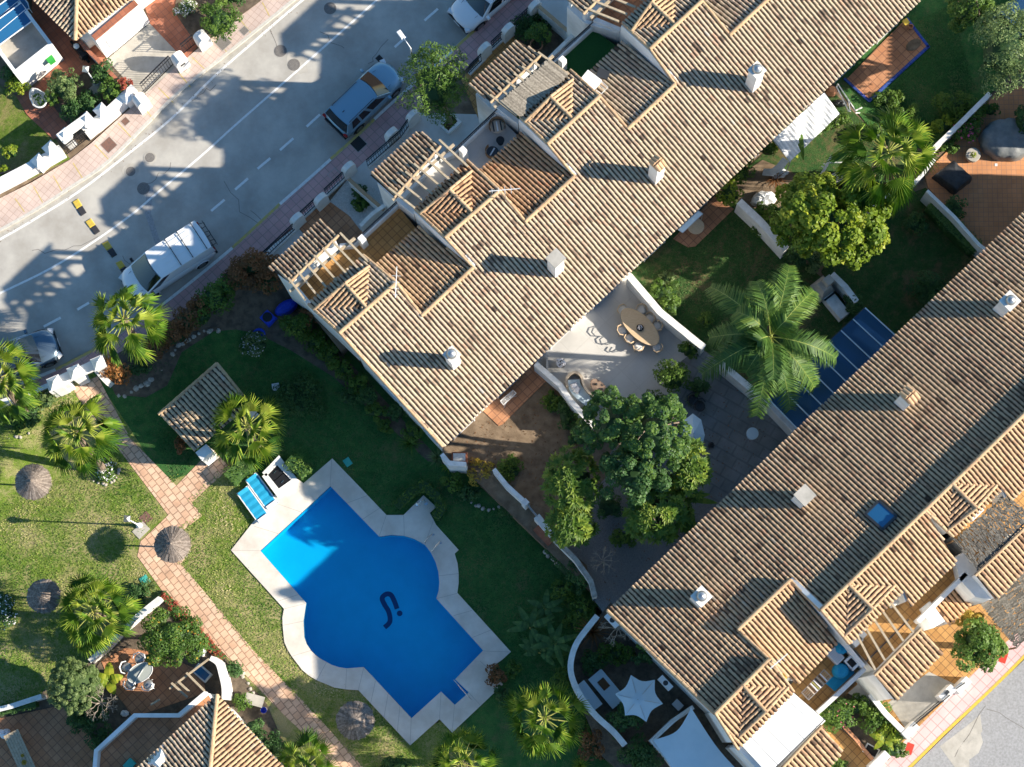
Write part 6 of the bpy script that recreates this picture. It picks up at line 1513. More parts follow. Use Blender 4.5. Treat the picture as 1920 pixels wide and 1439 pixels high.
# dining set on the pale terrace
t = thing('dining_table', 'long oval wooden dining table on the pale terrace', 'table', P(1200, 612, .15)); c = P(1200, 613, .9); a = ang((1172, 588), (1228, 642))
mb = MB(); mb.lathe((c.x, c.y, .85), [(.9, 0), (.93, .03), (.92, .05)], 36, 0, .5, 1.35, .64, a); mb.build('table_top', 'table wood', t)
for s_ in (-1, 1): mb = MB(); mb.lathe((c.x+s_*.6*math.cos(a), c.y+s_*.6*math.sin(a), .15), [(.28, 0), (.12, .1), (.12, .6), (.25, .7)], 12); mb.build('leg', 'table wood', t)
def chair(x, y, az, label, seat='cushion white', frame='table wood', grp='chairs around the oval table', z0=.15, s=1.0, name='garden_chair'):
    c = P(x, y, z0+.45); t = thing(name, label, 'chair', V((c.x, c.y, z0)), grp); u = V((math.cos(az), math.sin(az), 0)); w_ = V((-u.y, u.x, 0)); zz = z0+.42
    mb = MB(); mb.lathe((c.x, c.y, zz), [(.20*s, 0), (.235*s, .03), (.22*s, .07), (.10*s, .085)], 16, 0, .6, 1, .95, az); mb.build('seat', seat, t, smooth=True)
    pts = [c-u*(.02*s)+w_*.27*s+V((0, 0, .22)), c-u*.20*s+w_*.22*s+V((0, 0, .30)), c-u*.28*s+V((0, 0, .33)), c-u*.20*s-w_*.22*s+V((0, 0, .30)), c-u*.02*s-w_*.27*s+V((0, 0, .22))]
    mb = MB(); mb.tube(pts, .028*s, 6); mb.tube([p-V((0, 0, .12)) for p in pts], .02*s, 6); mb.build('backrest', frame, t)
    for i, j in ((1, 1), (1, -1), (-1, 1), (-1, -1)):
        mb = MB(); p = c+u*i*.18*s+w_*j*.18*s; mb.tube([V((p.x+u.x*i*.04, p.y+u.y*i*.04, z0)), V((p.x, p.y, zz))], .016, 5); mb.build('leg', frame, t)
    return t
tb = P(1200, 613)
for x, y, lb in [(1168, 583, 'white cushioned chair at the upper left end of the oval table'), (1203, 582, 'white cushioned chair nearest the house on the wall side of the oval table'), (1218, 598, 'middle white cushioned chair on the wall side of the oval table'),
                 (1232, 612, 'third white cushioned chair on the wall side, nearest the bushes'), (1232, 652, 'white cushioned chair at the lower right end of the oval table'), (1167, 620, 'white cushioned chair on the house side by the dark bottle'), (1181, 635, 'middle white cushioned chair on the house side of the oval table'), (1197, 650, 'white cushioned chair on the house side, nearest the lower end')]:
    q = P(x, y); chair(x, y, math.atan2(tb.y-q.y, tb.x-q.x), lb)
c = P(1200, 615, .95); t = thing('potted_plant', 'small plant in a dark round bowl on the oval table', 'potted plant', V((c.x, c.y, .9))); mb = MB(); mb.lathe((c.x, c.y, .9), [(.10, 0), (.19, .08), (.17, .12)], 16); mb.build('bowl', 'car black', t)
mb = MB(); leaves(mb, [(c.x, c.y, 1.05, .12, .6)], 40, .07, np.random.RandomState(3)); mb.build('foliage', 'flower white', t)
# curved sofa and oval coffee table
def ribbon(pts, wd, z0, z1, nm, m, par):
    ln = [V((*P(x, y, z1)[:2], 0)) for x, y in smooth_line(pts, 5)]; a, b = offset_line(ln, wd/2), offset_line(ln, -wd/2); mb = MB(); n = len(ln)
    vs = [V((p.x, p.y, z1)) for p in a+b]+[V((p.x, p.y, z0)) for p in a+b]; fs = []
    for i in range(n-1): fs += [(i, n+i, n+i+1, i+1), (i, i+1, 2*n+i+1, 2*n+i), (n+i+1, n+i, 3*n+i, 3*n+i+1)]
    fs += [(0, 2*n, 3*n, n), (n-1, 2*n-1, 4*n-1, 3*n-1)]; mb.add(vs, fs); return mb.build(nm, m, par)
t = thing('curved_sofa', 'curved pale sofa with beige backrest along the white garden wall', 'sofa', P(1085, 740, .15))
ribbon([(1076, 712), (1078, 725), (1088, 738), (1100, 748), (1114, 757)], .62, .15, .52, 'seat_cushion', 'sail cloth', t); ribbon([(1064, 724), (1062, 712), (1068, 702), (1080, 698), (1090, 706), (1094, 720), (1102, 734), (1118, 744), (1130, 748)], .12, .15, .80, 'backrest', 'cushion beige', t)
for x, y, r_ in ((1077, 724, 20), (1082, 731, 60)): c = P(x, y, .6); mb = MB(); mb.box((c.x, c.y, .53), .36, .30, .13, R(r_), 0, None, .7); mb.build('cushion', 'flower white', t)
t = thing('coffee_table', 'dark oval coffee table with two small ornaments beside the curved sofa', 'table', P(1124, 728, .15)); c = P(1124, 729, .5); mb = MB(); mb.lathe((c.x, c.y, .44), [(.5, 0), (.52, .03), (.5, .05)], 28, 0, .5, 1.18, .62, ang((1110, 712), (1138, 745))); mb.build('table_top', 'table brown', t)
for s_ in (-1, 1): mb = MB(); mb.lathe((c.x+s_*.25, c.y-s_*.2, .15), [(.14, 0), (.12, .3)], 10); mb.build('leg', 'table brown', t)
for x, y, lb in ((1118, 721, 'little dark ornament on the upper end of the coffee table'), (1129, 730, 'little dark ornament on the lower end of the coffee table')): c = P(x, y, .5); mb = MB(); mb.lathe((c.x, c.y, .49), [(.05, 0), (.07, .05), (.03, .11), (0, .12)], 10); tag(mb.build('ornament', 'metal dark'), lb, 'ornament')
c = P(1051, 680, .8); t = thing('potted_plant', 'white leafed plant in a black square pot beside the garden wall', 'potted plant', V((c.x, c.y, .15))); mb = MB(); mb.box((c.x, c.y, .15), .34, .34, .5, R(5), 0, None, 1.15); mb.build('pot', 'car black', t)
mb = MB(); leaves(mb, [(c.x, c.y, .75, .24, .8)], 90, .17, np.random.RandomState(8), asp=.35); mb.build('foliage', 'flower white', t)
c = P(1026, 686, .5); mb = MB(); mb.box((c.x, c.y, .15), .10, 1.0, .55, R(0)); tag(mb.build('folded_screen', 'metal grey'), 'narrow grey folded screen leaning by the terrace corner', 'screen')
# laundry airer and bits under the south-east eave of the end house
t = thing('laundry_airer', 'grey folding laundry airer standing on the clay patio below the eave', 'laundry airer', P(955, 745, .15)); A = [P(x, y, .95) for x, y in ((938, 752), (962, 732), (968, 738), (944, 760))]
mb = MB()
for i in range(4): mb.tube([A[i], A[(i+1) % 4]], .014, 5)
for k in range(1, 6): mb.tube([sub(A[0], A[3], k/6), sub(A[1], A[2], k/6)], .007, 4)
mb.build('rack', 'plastic white', t); mb = MB()
for i in range(4): mb.tube([A[i], V((A[(i+2) % 4].x, A[(i+2) % 4].y, .16))], .012, 5)
mb.build('legs_frame', 'plastic white', t)
c = P(861, 857, .9); t = thing('hatch_table', 'white square topped table with red brick frame by the wall corner', 'table', V((c.x, c.y, .12))); mb = MB(); mb.box((c.x, c.y, .12), .78, .52, .70, R(0)); mb.build('brick_frame', 'brick edge', t); mb = MB(); mb.box((c.x, c.y, .822), .62, .38, .03); mb.build('table_top', 'paint white', t)
c = P(1020, 1003, .7); mb = MB(); mb.box((c.x, c.y, .1), 1.05, .42, .6, -R(47)); mb.box((c.x, c.y, .7), 1.1, .48, .04, -R(47)); tag(mb.build('storage_chest', 'brick edge'), 'rust red long chest beside the white gate wall and dark lawn', 'chest')
c = P(1297, 414, 2.4); t = thing('awning', 'pale blue awning sticking out from the eave above the clay patio', 'awning', V((c.x, c.y, 2.0))); mb = MB(); K = [P(1271, 431, 2.35), P(1309, 395, 2.35), P(1318, 401, 2.2), P(1280, 437, 2.2)]; mb.poly(K); mb.poly([p-V((0, 0, .03)) for p in K[::-1]]); mb.build('canopy', 'sail cloth', t)
mb = MB(); 
for i in range(4): mb.tube([K[i], K[(i+1) % 4]], .02, 5)
mb.build('frame', 'metal grey', t); mb = MB(); mb.tube([K[2], V((K[2].x, K[2].y, .2))], .02, 5); mb.build('post', 'metal grey', t)
c = P(1305, 424, .9); t = thing('patio_table', 'round tan table under the pale awning', 'table', V((c.x, c.y, .18))); mb = MB(); mb.lathe((c.x, c.y, .8), [(.42, 0), (.43, .03), (.4, .05)], 22); mb.build('table_top', 'table wood', t); mb = MB(); mb.lathe((c.x, c.y, .18), [(.25, 0), (.04, .05), (.04, .62)], 10); mb.build('leg', 'metal dark', t)
# plastic sheet roof and clutter
t = thing('lean_to_roof', 'clear corrugated plastic lean-to roof beside the eave, sagging and patched', 'lean-to', P(1510, 240)); Kp = [(1452, 264), (1558, 176), (1572, 215), (1478, 300)]; K = [P(1450, 262, 2.75), P(1545, 174, 2.75), P(1574, 214, 2.35), P(1482, 303, 2.35)]
mb = MB(); n1, n2 = 34, 6; rgp = np.random.RandomState(4); G = [[sub(sub(K[0], K[1], i/n1), sub(K[3], K[2], i/n1), j/n2)+V((0, 0, .035*(i % 2)+.05*math.sin(i*.5+j))) for j in range(n2+1)] for i in range(n1+1)]
mb.add([p for g_ in G for p in g_], [(i*(n2+1)+j, i*(n2+1)+j+1, (i+1)*(n2+1)+j+1, (i+1)*(n2+1)+j) for i in range(n1) for j in range(n2)]); mb.build('sheet', 'clear plastic', t)
mb = MB()
for q in (0, .35, .7, 1): mb.bar(sub(K[0], K[1], q)-V((0, 0, .1)), sub(K[3], K[2], q)-V((0, 0, .1)), .06, .06)
mb.build('frame', 'metal grey', t)
for p in (K[2], K[3]): mb = MB(); mb.tube([V((p.x, p.y, .1)), p], .03, 6); mb.build('post', 'metal grey', t)
def crumple(*a, **k): return grounded(crumple0)(*a, **k)
def crumple0(x, y, rx, ry, h, m, label, name, cat, z=.12, sd=1, rot=0, n=16, jag=.28, group=None):
    rng = np.random.RandomState(sd); c = P(x, y, z+h); mb = MB(); prof = [(1.0, 0), (1.02, .35), (.85, .8), (.45, 1.0), (.0, .95)]; vs = []; cs, sn = math.cos(rot), math.sin(rot)
    for r_, zz in prof:
        for k in range(n):
            a = 2*math.pi*k/n; j = 1+jag*(rng.rand()-.5); X, Y = rx*PXM*r_*j*math.cos(a), ry*PXM*r_*j*math.sin(a); vs.append((c.x+X*cs-Y*sn, c.y+X*sn+Y*cs, z+h*zz*(1+jag*(rng.rand()-.5))))
    mb.add(vs, [(i*n+k, i*n+(k+1) % n, (i+1)*n+(k+1) % n, (i+1)*n+k) for i in range(len(prof)-1) for k in range(n)]); return tag(mb.build(name, m), label, cat, group)
crumple(1433, 371, 24, 15, .5, 'clear plastic', 'crumpled clear plastic heap in the messy garden below the green shrub', 'plastic_heap', 'plastic sheet', sd=2, rot=.2)
crumple(1462, 325, 17, 9, .35, 'clear plastic', 'crumpled clear plastic bag beneath the sagging plastic strip', 'plastic_bag', 'plastic bag', sd=3, rot=.3)
mb = MB(); A = [P(x, y, 1.6-.35*k) for k, (x, y) in enumerate([(1474, 300), (1462, 315), (1448, 325), (1430, 324)])]; o1, o2 = offset_line(A, .18), offset_line(A, -.22)
for i in range(3): mb.quad(o1[i]+V((0, 0, .1)), o2[i], o2[i+1], o1[i+1]+V((0, 0, .1)))
tag(mb.build('plastic_strip', 'clear plastic'), 'torn white plastic strip hanging from the lean-to corner', 'plastic strip')
t = thing('tv_aerial', 'white aerial mast with crossed arms beside the fan palm trunk', 'aerial', P(1536, 330)); mb = MB(); mb.bar(P(1534, 339, 2.2), P(1560, 292, 2.9), .14, .06); mb.build('mast', 'paint white', t)
for k, (a, b) in enumerate([((1556, 306), (1583, 305)), ((1544, 307), (1552, 312)), ((1540, 312), (1548, 316)), ((1527, 330), (1536, 335)), ((1524, 334), (1532, 339))]): mb = MB(); mb.bar(P(*a, 2.75-.1*k), P(*b, 2.7-.1*k), .06, .05); mb.build('cross_arm', 'paint white', t)
mb = MB(); p = P(1544, 322, 2.4); mb.tube([V((p.x, p.y, .1)), p], .035, 6); mb.build('post', 'paint white', t)
t = thing('louvred_crate', 'grey slatted crate beside the yellow-leaved tree', 'crate', P(1572, 332, .1)); c = P(1571, 332, .6); mb = MB(); mb.box((c.x, c.y, .1), .60, .58, .48, R(-68)); mb.build('crate_body', 'metal dark', t)
mb = MB()
for k in range(6): mb.box((c.x+math.cos(R(-68))*(k-2.5)*.09, c.y+math.sin(R(-68))*(k-2.5)*.09, .58), .04, .5, .03, R(-68))
mb.build('slats', 'paint white', t)
t = thing('metal_fence', 'grey tubular metal frame fence fallen open by the blue edged patio', 'fence', P(1590, 190, .1)); mb = MB()
for a, b in [((1571, 158), (1604, 208)), ((1568, 162), (1592, 210)), ((1590, 185), (1594, 210)), ((1604, 208), (1616, 202)), ((1604, 212), (1612, 212))]: mb.tube([P(*a, 1.2), P(*b, .9)], .035, 5)
mb.build('frame', 'paint white', t); mb = MB(); p = P(1571, 158, 1.2); mb.tube([V((p.x, p.y, .1)), p], .035, 5); mb.build('post', 'paint white', t)
c = P(1559, 171, .5); mb = MB(); mb.lathe((c.x, c.y, .12), [(.14, 0), (.28, .2), (.30, .4), (.14, .6), (.17, .68), (.12, .7)], 18); tag(mb.build('clay_jar', 'terracotta pot'), 'orange clay jar standing under the roof corner', 'jar')
crumple(1575, 192, 14, 7, .3, 'metal dark', 'heap of dark odds and ends below the fallen metal frame', 'junk_heap', 'junk heap', sd=6)
# things on and beside the blue edged patio
c = P(1709, 48, .6); mb = MB(); mb.lathe((c.x, c.y, .21), [(.12, 0), (.13, .25), (.10, .26), (.09, .1)], 14); tag(mb.build('plant_pot', 'terracotta pot'), 'small round pot at the corner of the blue edged patio', 'pot')
t = thing('wooden_stool', 'small yellow framed stool by the eave above the blue edged patio', 'stool', P(1699, 41, .2)); c = P(1699, 41, .6); mb = MB(); mb.box((c.x, c.y, .55), .3, .3, .04, R(35)); mb.build('seat', 'paint yellow', t); mb = MB()
for i, j in ((1, 1), (1, -1), (-1, 1), (-1, -1)): mb.box((c.x+i*.12, c.y+j*.12, .2), .03, .03, .35)
mb.build('legs_frame', 'paint yellow', t)
crumple(1713, 84, 16, 10, .04, 'mud' if 'mud' in MATS else 'earth', 'brown damp mat lying on the blue edged patio', 'floor_mat', 'mat', z=.19, sd=9, rot=R(35), jag=.1)
# covered furniture on the orange terrace
t = thing('covered_table', 'large round table set under a wrinkled grey cover', 'covered table', P(1890, 262, .15)); c = P(1893, 258, .9); mb = MB(); n = 40; vs = []; rgc = np.random.RandomState(1)
for r_, zz in [(1.12, .0), (1.10, .5), (1.02, .84), (.6, .90), (.25, .93), (0, .94)]:
    for k in range(n): a = 2*math.pi*k/n; j = 1+(.035*math.sin(9*a+2*zz)+.02*math.sin(17*a))*(1 if r_ > .5 else .3); vs.append((c.x+1.30*r_*j*math.cos(a), c.y+.98*r_*j*math.sin(a), .15+zz+.025*math.sin(9*a+1)*min(1, r_)))
mb.add(vs, [(i*n+k, i*n+(k+1) % n, (i+1)*n+(k+1) % n, (i+1)*n+k) for i in range(5) for k in range(n)]); mb.build('cover', 'grey cloth', t, smooth=True)
t = thing('covered_grill', 'square barbecue shrouded in a wrinkled black cover beside the fan palm', 'covered barbecue', P(1785, 335, .15)); K0 = PP([(1746, 334), (1783, 305), (1822, 340), (1788, 367)], .15); cc = sum(K0, V((0, 0, 0)))/4; mb = MB(); vs = []; m = 28
for s_, zz in [(1.0, 0), (.97, .35), (.88, .78), (.80, .84), (.4, .86), (0, .90)]:
    for k in range(m):
        q = k/m*4; i = int(q); f = q-i; p = sub(K0[i], K0[(i+1) % 4], f); cr_ = cc+(p-cc)*s_*(1-.06*math.sin(math.pi*f)*0+.02*math.sin(k*2.6)); vs.append((cr_.x, cr_.y, .15+zz+.03*math.sin(k*1.9)*min(1, s_*1.2)))
mb.add(vs, [(i*m+k, i*m+(k+1) % m, (i+1)*m+(k+1) % m, (i+1)*m+k) for i in range(5) for k in range(m)]); mb.build('cover', 'black cloth', t, smooth=True)
t = thing('stone_planter', 'round pale stone planter with a small plant on the orange terrace', 'planter', P(1826, 292, .15)); c = P(1825, 290, .6); mb = MB(); mb.lathe((c.x, c.y, .15), [(.30, 0), (.36, .15), (.38, .42), (.36, .45)], 24); mb.build('bowl', 'concrete', t); mb = MB(); leaves(mb, [(c.x, c.y-.03, .66, .16, .7)], 60, .09, np.random.RandomState(5)); mb.build('foliage', 'leaf bright', t)
c = P(1838, 207, .5); mb = MB(); mb.box((c.x, c.y, .15), .42, .34, .4, R(35)); mb.box((c.x, c.y, .55), .3, .22, .02, R(35), 0); tag(mb.build('plant_trough', 'car black'), 'black plant trough beside the flowering shrub', 'trough')
mb = MB(); c = P(1868, 309, .2); mb.box((c.x, c.y, .14), .14, .14, .02, R(0)); tag(mb.build('floor_drain', 'plastic white'), 'tiny white drain plate in the orange terrace', 'drain')
# brick barbecue
t = thing('brick_barbecue', 'stone barbecue with chimney hood and white counter against the wall', 'barbecue', P(1550, 545, .1)); c = P(1545, 535, 1.6); a = ang((1545, 530), (1590, 585)); u = V((math.cos(a), math.sin(a), 0)); w_ = V((-u.y, u.x, 0))
mb = MB(); mb.box((c.x, c.y, .1), .95, .85, .9, a); mb.box((c.x, c.y, 1.0), .9, .8, .7, a, 0, None, .62); mb.box((c.x+w_.x*.2, c.y+w_.y*.2, 1.7), .42, .42, .6, a); mb.build('hood', 'concrete', t)
mb = MB(); p = c+u*1.15; mb.box((p.x, p.y, .1), 1.4, .6, .85, a); mb.build('counter', 'white wall dirty', t); mb = MB(); p2 = c+u*.58; mb.box((p2.x, p2.y, .96), .10, .7, .03, a); mb.build('grill_bar', 'iron', t)
# blue glazed pergola behind the right row
t = thing('glass_pergola', 'long blue glazed pergola roof with white ridge bars beside the feather palm', 'pergola', P(1570, 690)); ZP = 2.7; A0, A1 = P(1430, 668, ZP), P(1618, 572, ZP); K = [P(1478, 655, ZP), P(1616, 576, ZP), P(1680, 626, ZP+.15), P(1500, 800, ZP+.15)]
K = [P(1440, 748, ZP), P(1622, 578, ZP), P(1690, 640, ZP+.2), P(1502, 812, ZP+.2)]
gp = mat('glass blue', (.03, .11, .24), rough=.06, spec=.7); 
gn2, gl2 = gp.node_tree.nodes, gp.node_tree.links; trn = gn2.new('ShaderNodeBsdfTransparent'); trn.inputs[0].default_value = (.12, .28, .50, 1); mxx = gn2.new('ShaderNodeMixShader'); mxx.inputs[0].default_value = .45; gl2.new(gn2['Principled BSDF'].outputs[0], mxx.inputs[1]); gl2.new(trn.outputs[0], mxx.inputs[2]); gl2.new(mxx.outputs[0], gn2['Material Output'].inputs[0])
NB = 8
for k in range(NB):
    mb = MB(); a, b, c_, d_ = sub(K[0], K[1], k/NB), sub(K[0], K[1], (k+1)/NB), sub(K[3], K[2], (k+1)/NB), sub(K[3], K[2], k/NB); mb.quad(a, b, c_, d_); mb.build('glass_panel', 'glass blue', t)
for k in range(NB+1):
    mb = MB(); mb.bar(sub(K[0], K[1], k/NB)+V((0, 0, .01)), sub(K[3], K[2], k/NB)+V((0, 0, .01)), .055, .06); mb.build('glazing_bar', 'sail cloth', t)
mb = MB(); mb.bar(K[0]-V((0, 0, .1)), K[1]-V((0, 0, .1)), .1, .1); mb.build('beam', 'metal dark', t)
for q in (0, .5, 1): mb = MB(); p = sub(K[0], K[1], q); mb.tube([V((p.x, p.y, .1)), p], .045, 6); mb.build('post', 'metal dark', t)
c = P(1633, 630, .8); mb = MB(); mb.box((c.x, c.y, .12), 1.6, .75, .45, R(-40)); mb.box((c.x-.1, c.y+.3, .57), 1.5, .2, .3, R(-40)); tag(mb.build('outdoor_sofa', 'cushion white'), 'pale sofa seen dimly through the blue pergola glass', 'sofa')
c = P(1585, 668, .8); mb = MB(); mb.box((c.x, c.y, .75), 1.1, .7, .05, R(-35)); mb.box((c.x, c.y, .12), .12, .12, .63); tag(mb.build('garden_table', 'metal grey'), 'rectangular table seen dimly through the blue pergola glass', 'table')
# slate terrace things
t = thing('pale_parasol', 'pale blue half closed fabric parasol on the slate terrace beside the dark tree', 'parasol', P(1302, 818, .16)); c = P(1300, 815, 1.9); mb = MB(); n = 8; R_ = .95
ring = [V((c.x+R_*math.cos(2*math.pi*k/n)*(.62), c.y+R_*math.sin(2*math.pi*k/n)*1.15, 1.7)) for k in range(n)]
for k in range(n): mb.add([V((c.x, c.y, 2.25)), ring[k], ring[(k+1) % n]], [(0, 1, 2)])
mb.build('canopy', 'sail cloth', t); mb = MB(); mb.tube([V((c.x, c.y, .16)), V((c.x, c.y, 2.3))], .025, 6); mb.build('pole', 'metal grey', t)
t = thing('round_table', 'pale round table alone on the slate terrace', 'table', P(1411, 812, .16)); c = P(1411, 813, .9); mb = MB(); mb.lathe((c.x, c.y, .86), [(.30, 0), (.31, .03), (.28, .04)], 28); mb.build('table_top', 'sail cloth', t); mb = MB(); mb.lathe((c.x, c.y, .16), [(.25, 0), (.03, .05), (.03, .7)], 10); mb.build('leg', 'metal grey', t)
chair(1312, 762, R(-60), 'dark chair on the slate terrace near the leafy shrub', 'black cloth', 'metal dark', 'dark chairs on the slate terrace', s=1.25); chair(1300, 750, R(-70), 'dark chair half hidden beside the leafy shrub', 'black cloth', 'metal dark', 'dark chairs on the slate terrace', s=1.2)
tag(crumple(1334, 834, 6, 6, .35, 'metal dark', 'x', 'garden_ornament', 'x', sd=12), 'little dark ornament beside the pale parasol', 'ornament')
# star canopy yard
t = thing('star_canopy', 'white six pointed fabric parasol in the shaded yard', 'parasol', P(1195, 1310, .12)); Z = 2.5; c = P(1196, 1312, Z+.45); tips = [(1183, 1266), (1228, 1275), (1243, 1320), (1212, 1354), (1172, 1342), (1153, 1302)]; T = [P(x, y, Z) for x, y in tips]; mb = MB(); vs = [c]; n = 6
for i in range(6):
    a, b = T[i], T[(i+1) % 6]
    for j in range(n): q = j/n; p = sub(a, b, q); cen = V((c.x, c.y, Z)); p = p+(cen-p)*.34*math.sin(math.pi*q)*.5+V((0, 0, .05*math.sin(math.pi*q))); vs.append(p)
N = 36
mid = [sub(vs[1+k], c, .5)+V((0, 0, -.06)) for k in range(N)]; vs += mid
mb.add(vs, [(0, 1+N+k, 1+N+(k+1) % N) for k in range(N)]+[(1+N+k, 1+k, 1+(k+1) % N, 1+N+(k+1) % N) for k in range(N)], 0, .5); mb.build('canopy', 'sail cloth', t, smooth=True)
mb = MB(); mb.tube([V((c.x, c.y, .1)), c], .03, 6); mb.build('pole', 'metal grey', t)
for i in range(6): mb = MB(); mb.tube([c-V((0, 0, .05)), T[i]-V((0, 0, .02))], .012, 5); mb.build('rib', 'metal grey', t)
t = thing('sail_canopy', 'big pale sail canopy stretched over the bottom yard', 'canopy', P(1320, 1400)); Z = 2.8; K = [P(1225, 1388, Z-.3), P(1296, 1328, Z+.3), P(1420, 1480, Z-.2), P(1310, 1560, Z)]; mb = MB(); n = 10; G = []
for i in range(n+1):
    for j in range(n+1):
        u_, v_ = i/n, j/n; p = sub(sub(K[0], K[1], u_), sub(K[3], K[2], u_), v_); cc = (K[0]+K[1]+K[2]+K[3])/4; e = (math.sin(math.pi*u_)*abs(2*v_-1)**2+math.sin(math.pi*v_)*abs(2*u_-1)**2); p = p+(cc-p)*.16*e; p.z += .10*math.sin(math.pi*u_)*math.sin(math.pi*v_); G.append(p)
mb.add(G, [(i*(n+1)+j, i*(n+1)+j+1, (i+1)*(n+1)+j+1, (i+1)*(n+1)+j) for i in range(n) for j in range(n)]); mb.build('sail', 'sail cloth', t, smooth=True)
mb = MB(); mb.bar(P(1222, 1392, 2.4), P(1290, 1330, 2.4), .08, .1); mb.build('beam', 'white wall dirty', t)
for p in K[:3]: mb = MB(); mb.tube([V((p.x, p.y, .1)), p], .04, 6); mb.build('post', 'plastic white', t)
def lng(x, y, a, l_, w_, label, m='sail cloth'):
    c = P(x, y, .4); t = thing('sunbed', label, 'sunbed', V((c.x, c.y, .12)), 'sunbeds in the shaded yard'); mb = MB(); mb.box((c.x, c.y, .34), l_, w_, .10, a, 0); mb.build('cushion', m, t); u = V((math.cos(a), math.sin(a), 0))
    for s_ in (-1, 1): mb = MB(); p = c+u*s_*l_*.38; mb.box((p.x, p.y, .12), .06, w_*.9, .22, a); mb.build('leg', 'metal dark', t)
lng(1102, 1306, R(-52), 1.5, .7, 'pale sunbed along the curved mossy wall'); lng(1138, 1292, R(-50), 1.9, .85, 'pale sunbed with a patterned pillow near the star parasol'); 
c = P(1132, 1283, .5); mb = MB(); mb.box((c.x, c.y, .45), .55, .40, .10, R(-50), 0, None, .8); tag(mb.build('pillow', 'leaf brown'), 'dark patterned pillow on the pale sunbed', 'pillow')
c = P(1271, 1322, .7); mb = MB(); mb.box((c.x, c.y, .12), .45, .35, .45, R(-45)); mb.box((c.x, c.y, .57), .48, .38, .03, R(-45)); tag(mb.build('storage_box', 'metal grey'), 'grey storage box between the star parasol and big sail', 'box')
for x, y, z_, lb in [(1148, 1163, 4.6, 'white air conditioning box high on the end wall under the roof corner'), (1248, 1281, 2.2, 'white air conditioning box on the end wall near the star parasol')]:
    c = P(x, y, z_); t = thing('air_conditioner', lb, 'air conditioner', V((c.x, c.y, z_-.5)), 'air conditioners on the end wall'); mb = MB(); mb.box((c.x, c.y, z_-.55), .78, .32, .55, R(-47)); mb.build('casing', 'plastic white', t); mb = MB(); mb.lathe((c.x, c.y, z_), [(.13, 0), (.12, .012)], 16); mb.build('vent', 'metal dark', t)
ZG = -1.0
# blue play boat, tyre, hose in the shaded front yard
t = thing('toy_boat', 'blue plastic double seat ride-on toy with two black seats', 'toy', P(488, 585, .13))
for x, y, q in ((481, 574, 0), (502, 596, 1)):
    c = P(x, y, .4); mb = MB(); mb.box((c.x, c.y, .14), .72, .66, .26, R(-42), 0, None, .88); bd = mb.build('tub', 'plastic blue', t); m2 = MB(); m2.lathe((c.x-.02, c.y+.03, .40), [(.26, 0), (.24, .02), (.18, .02)], 22); m2.build('seat', 'car black', bd)
crumple(536, 574, 24, 13, .5, 'plastic blue', 'blue tarpaulin bundle against the end wall of the left row', 'tarpaulin', 'tarpaulin', z=.13, sd=21, rot=R(30), jag=.12)
t = thing('garden_hose', 'coiled yellow green hose on the dark ground beside the blue toy', 'hose', P(467, 613, .13)); c = P(467, 613, .2); mb = MB()
for k, r_ in enumerate((.20, .26, .32, .36)): mb.tube([V((c.x+r_*math.cos(a), c.y+r_*math.sin(a), .16+.03*(k % 2)+.01*math.sin(3*a+k))) for a in [2*math.pi*i/22 for i in range(23)]], .016, 5)
mb.build('coil', mat('hose green', (.30, .34, .03)), t)
c = P(485, 628, .2); mb = MB(); mb.lathe((c.x, c.y, .14), [(.34, 0), (.36, .09), (.30, .16), (.22, .15), (.20, .02)], 24); tag(mb.build('ball_ring', 'plastic blue'), 'dark blue round ring beside the coiled hose', 'ring')
for x, y, lb in [(388, 606, 'grey square stepping slab touching the brown hedge'), (408, 590, 'grey square stepping slab farther along the green hedge')]: mb = MB(); mb.box(P(x, y, .1), .42, .38, .09, R(30)); tag(mb.build('stepping_slab', 'concrete'), lb, 'paving slab', 'stepping slabs')
ZG = 0.0
# boat shaped planter across the street
t = thing('boat_planter', 'white boat shaped planter with cactus leaves on the red tiles', 'planter', P(72, 186, .15)); c = P(71, 184, .6); mb = MB(); n = 20; vs = []
for r_, zz in [(.7, 0), (1.0, .5), (.86, .52), (.7, .2)]:
    for k in range(n): a = 2*math.pi*k/n; X, Y = .62*r_*math.cos(a), .40*r_*math.sin(a)*(1.15 if math.cos(a) > 0 else .75+.25*abs(math.sin(a))); b_ = R(-55); vs.append((c.x+X*math.cos(b_)-Y*math.sin(b_), c.y+X*math.sin(b_)+Y*math.cos(b_), .15+zz))
mb.add(vs, [(i*n+k, i*n+(k+1) % n, (i+1)*n+(k+1) % n, (i+1)*n+k) for i in range(3) for k in range(n)]+[tuple(3*n+k for k in range(n))]); mb.build('hull', 'paint white', t)
mb = MB(); leaves(mb, [(c.x, c.y+.05, .6, .22, .3), (c.x+.15, c.y-.2, .6, .2, .4)], 50, .22, np.random.RandomState(4), asp=.4); mb.build('foliage', 'leaf green', t)
t = thing('parked_scooter', 'covered dark scooter standing in the red tiled alley', 'scooter', P(147, 95, .15)); c = P(147, 93, .8); mb = MB(); mb.box((c.x, c.y, .45), 1.1, .34, .35, R(-48), 0, None, .7); mb.box((c.x+.3, c.y-.35, .8), .3, .5, .18, R(-48), 0, None, .6); mb.build('body', 'car black', t)
for s_ in (-1, 1): mb = MB(); p = c+V((math.cos(R(-48)), math.sin(R(-48)), 0))*s_*.5; mb.tube([V((p.x-.05, p.y-.04, .42)), V((p.x+.05, p.y+.04, .42))], .27, 16); mb.build('wheel', 'tyre', t)
mb = MB(); p = c+V((-.1, .15, .1)); mb.lathe((p.x, p.y, .8), [(.14, 0), (.16, .1), (.1, .2), (0, .22)], 14); tag(mb.build('helmet', 'plastic white'), 'white helmet resting on the dark scooter', 'helmet')
ZG = -DROP
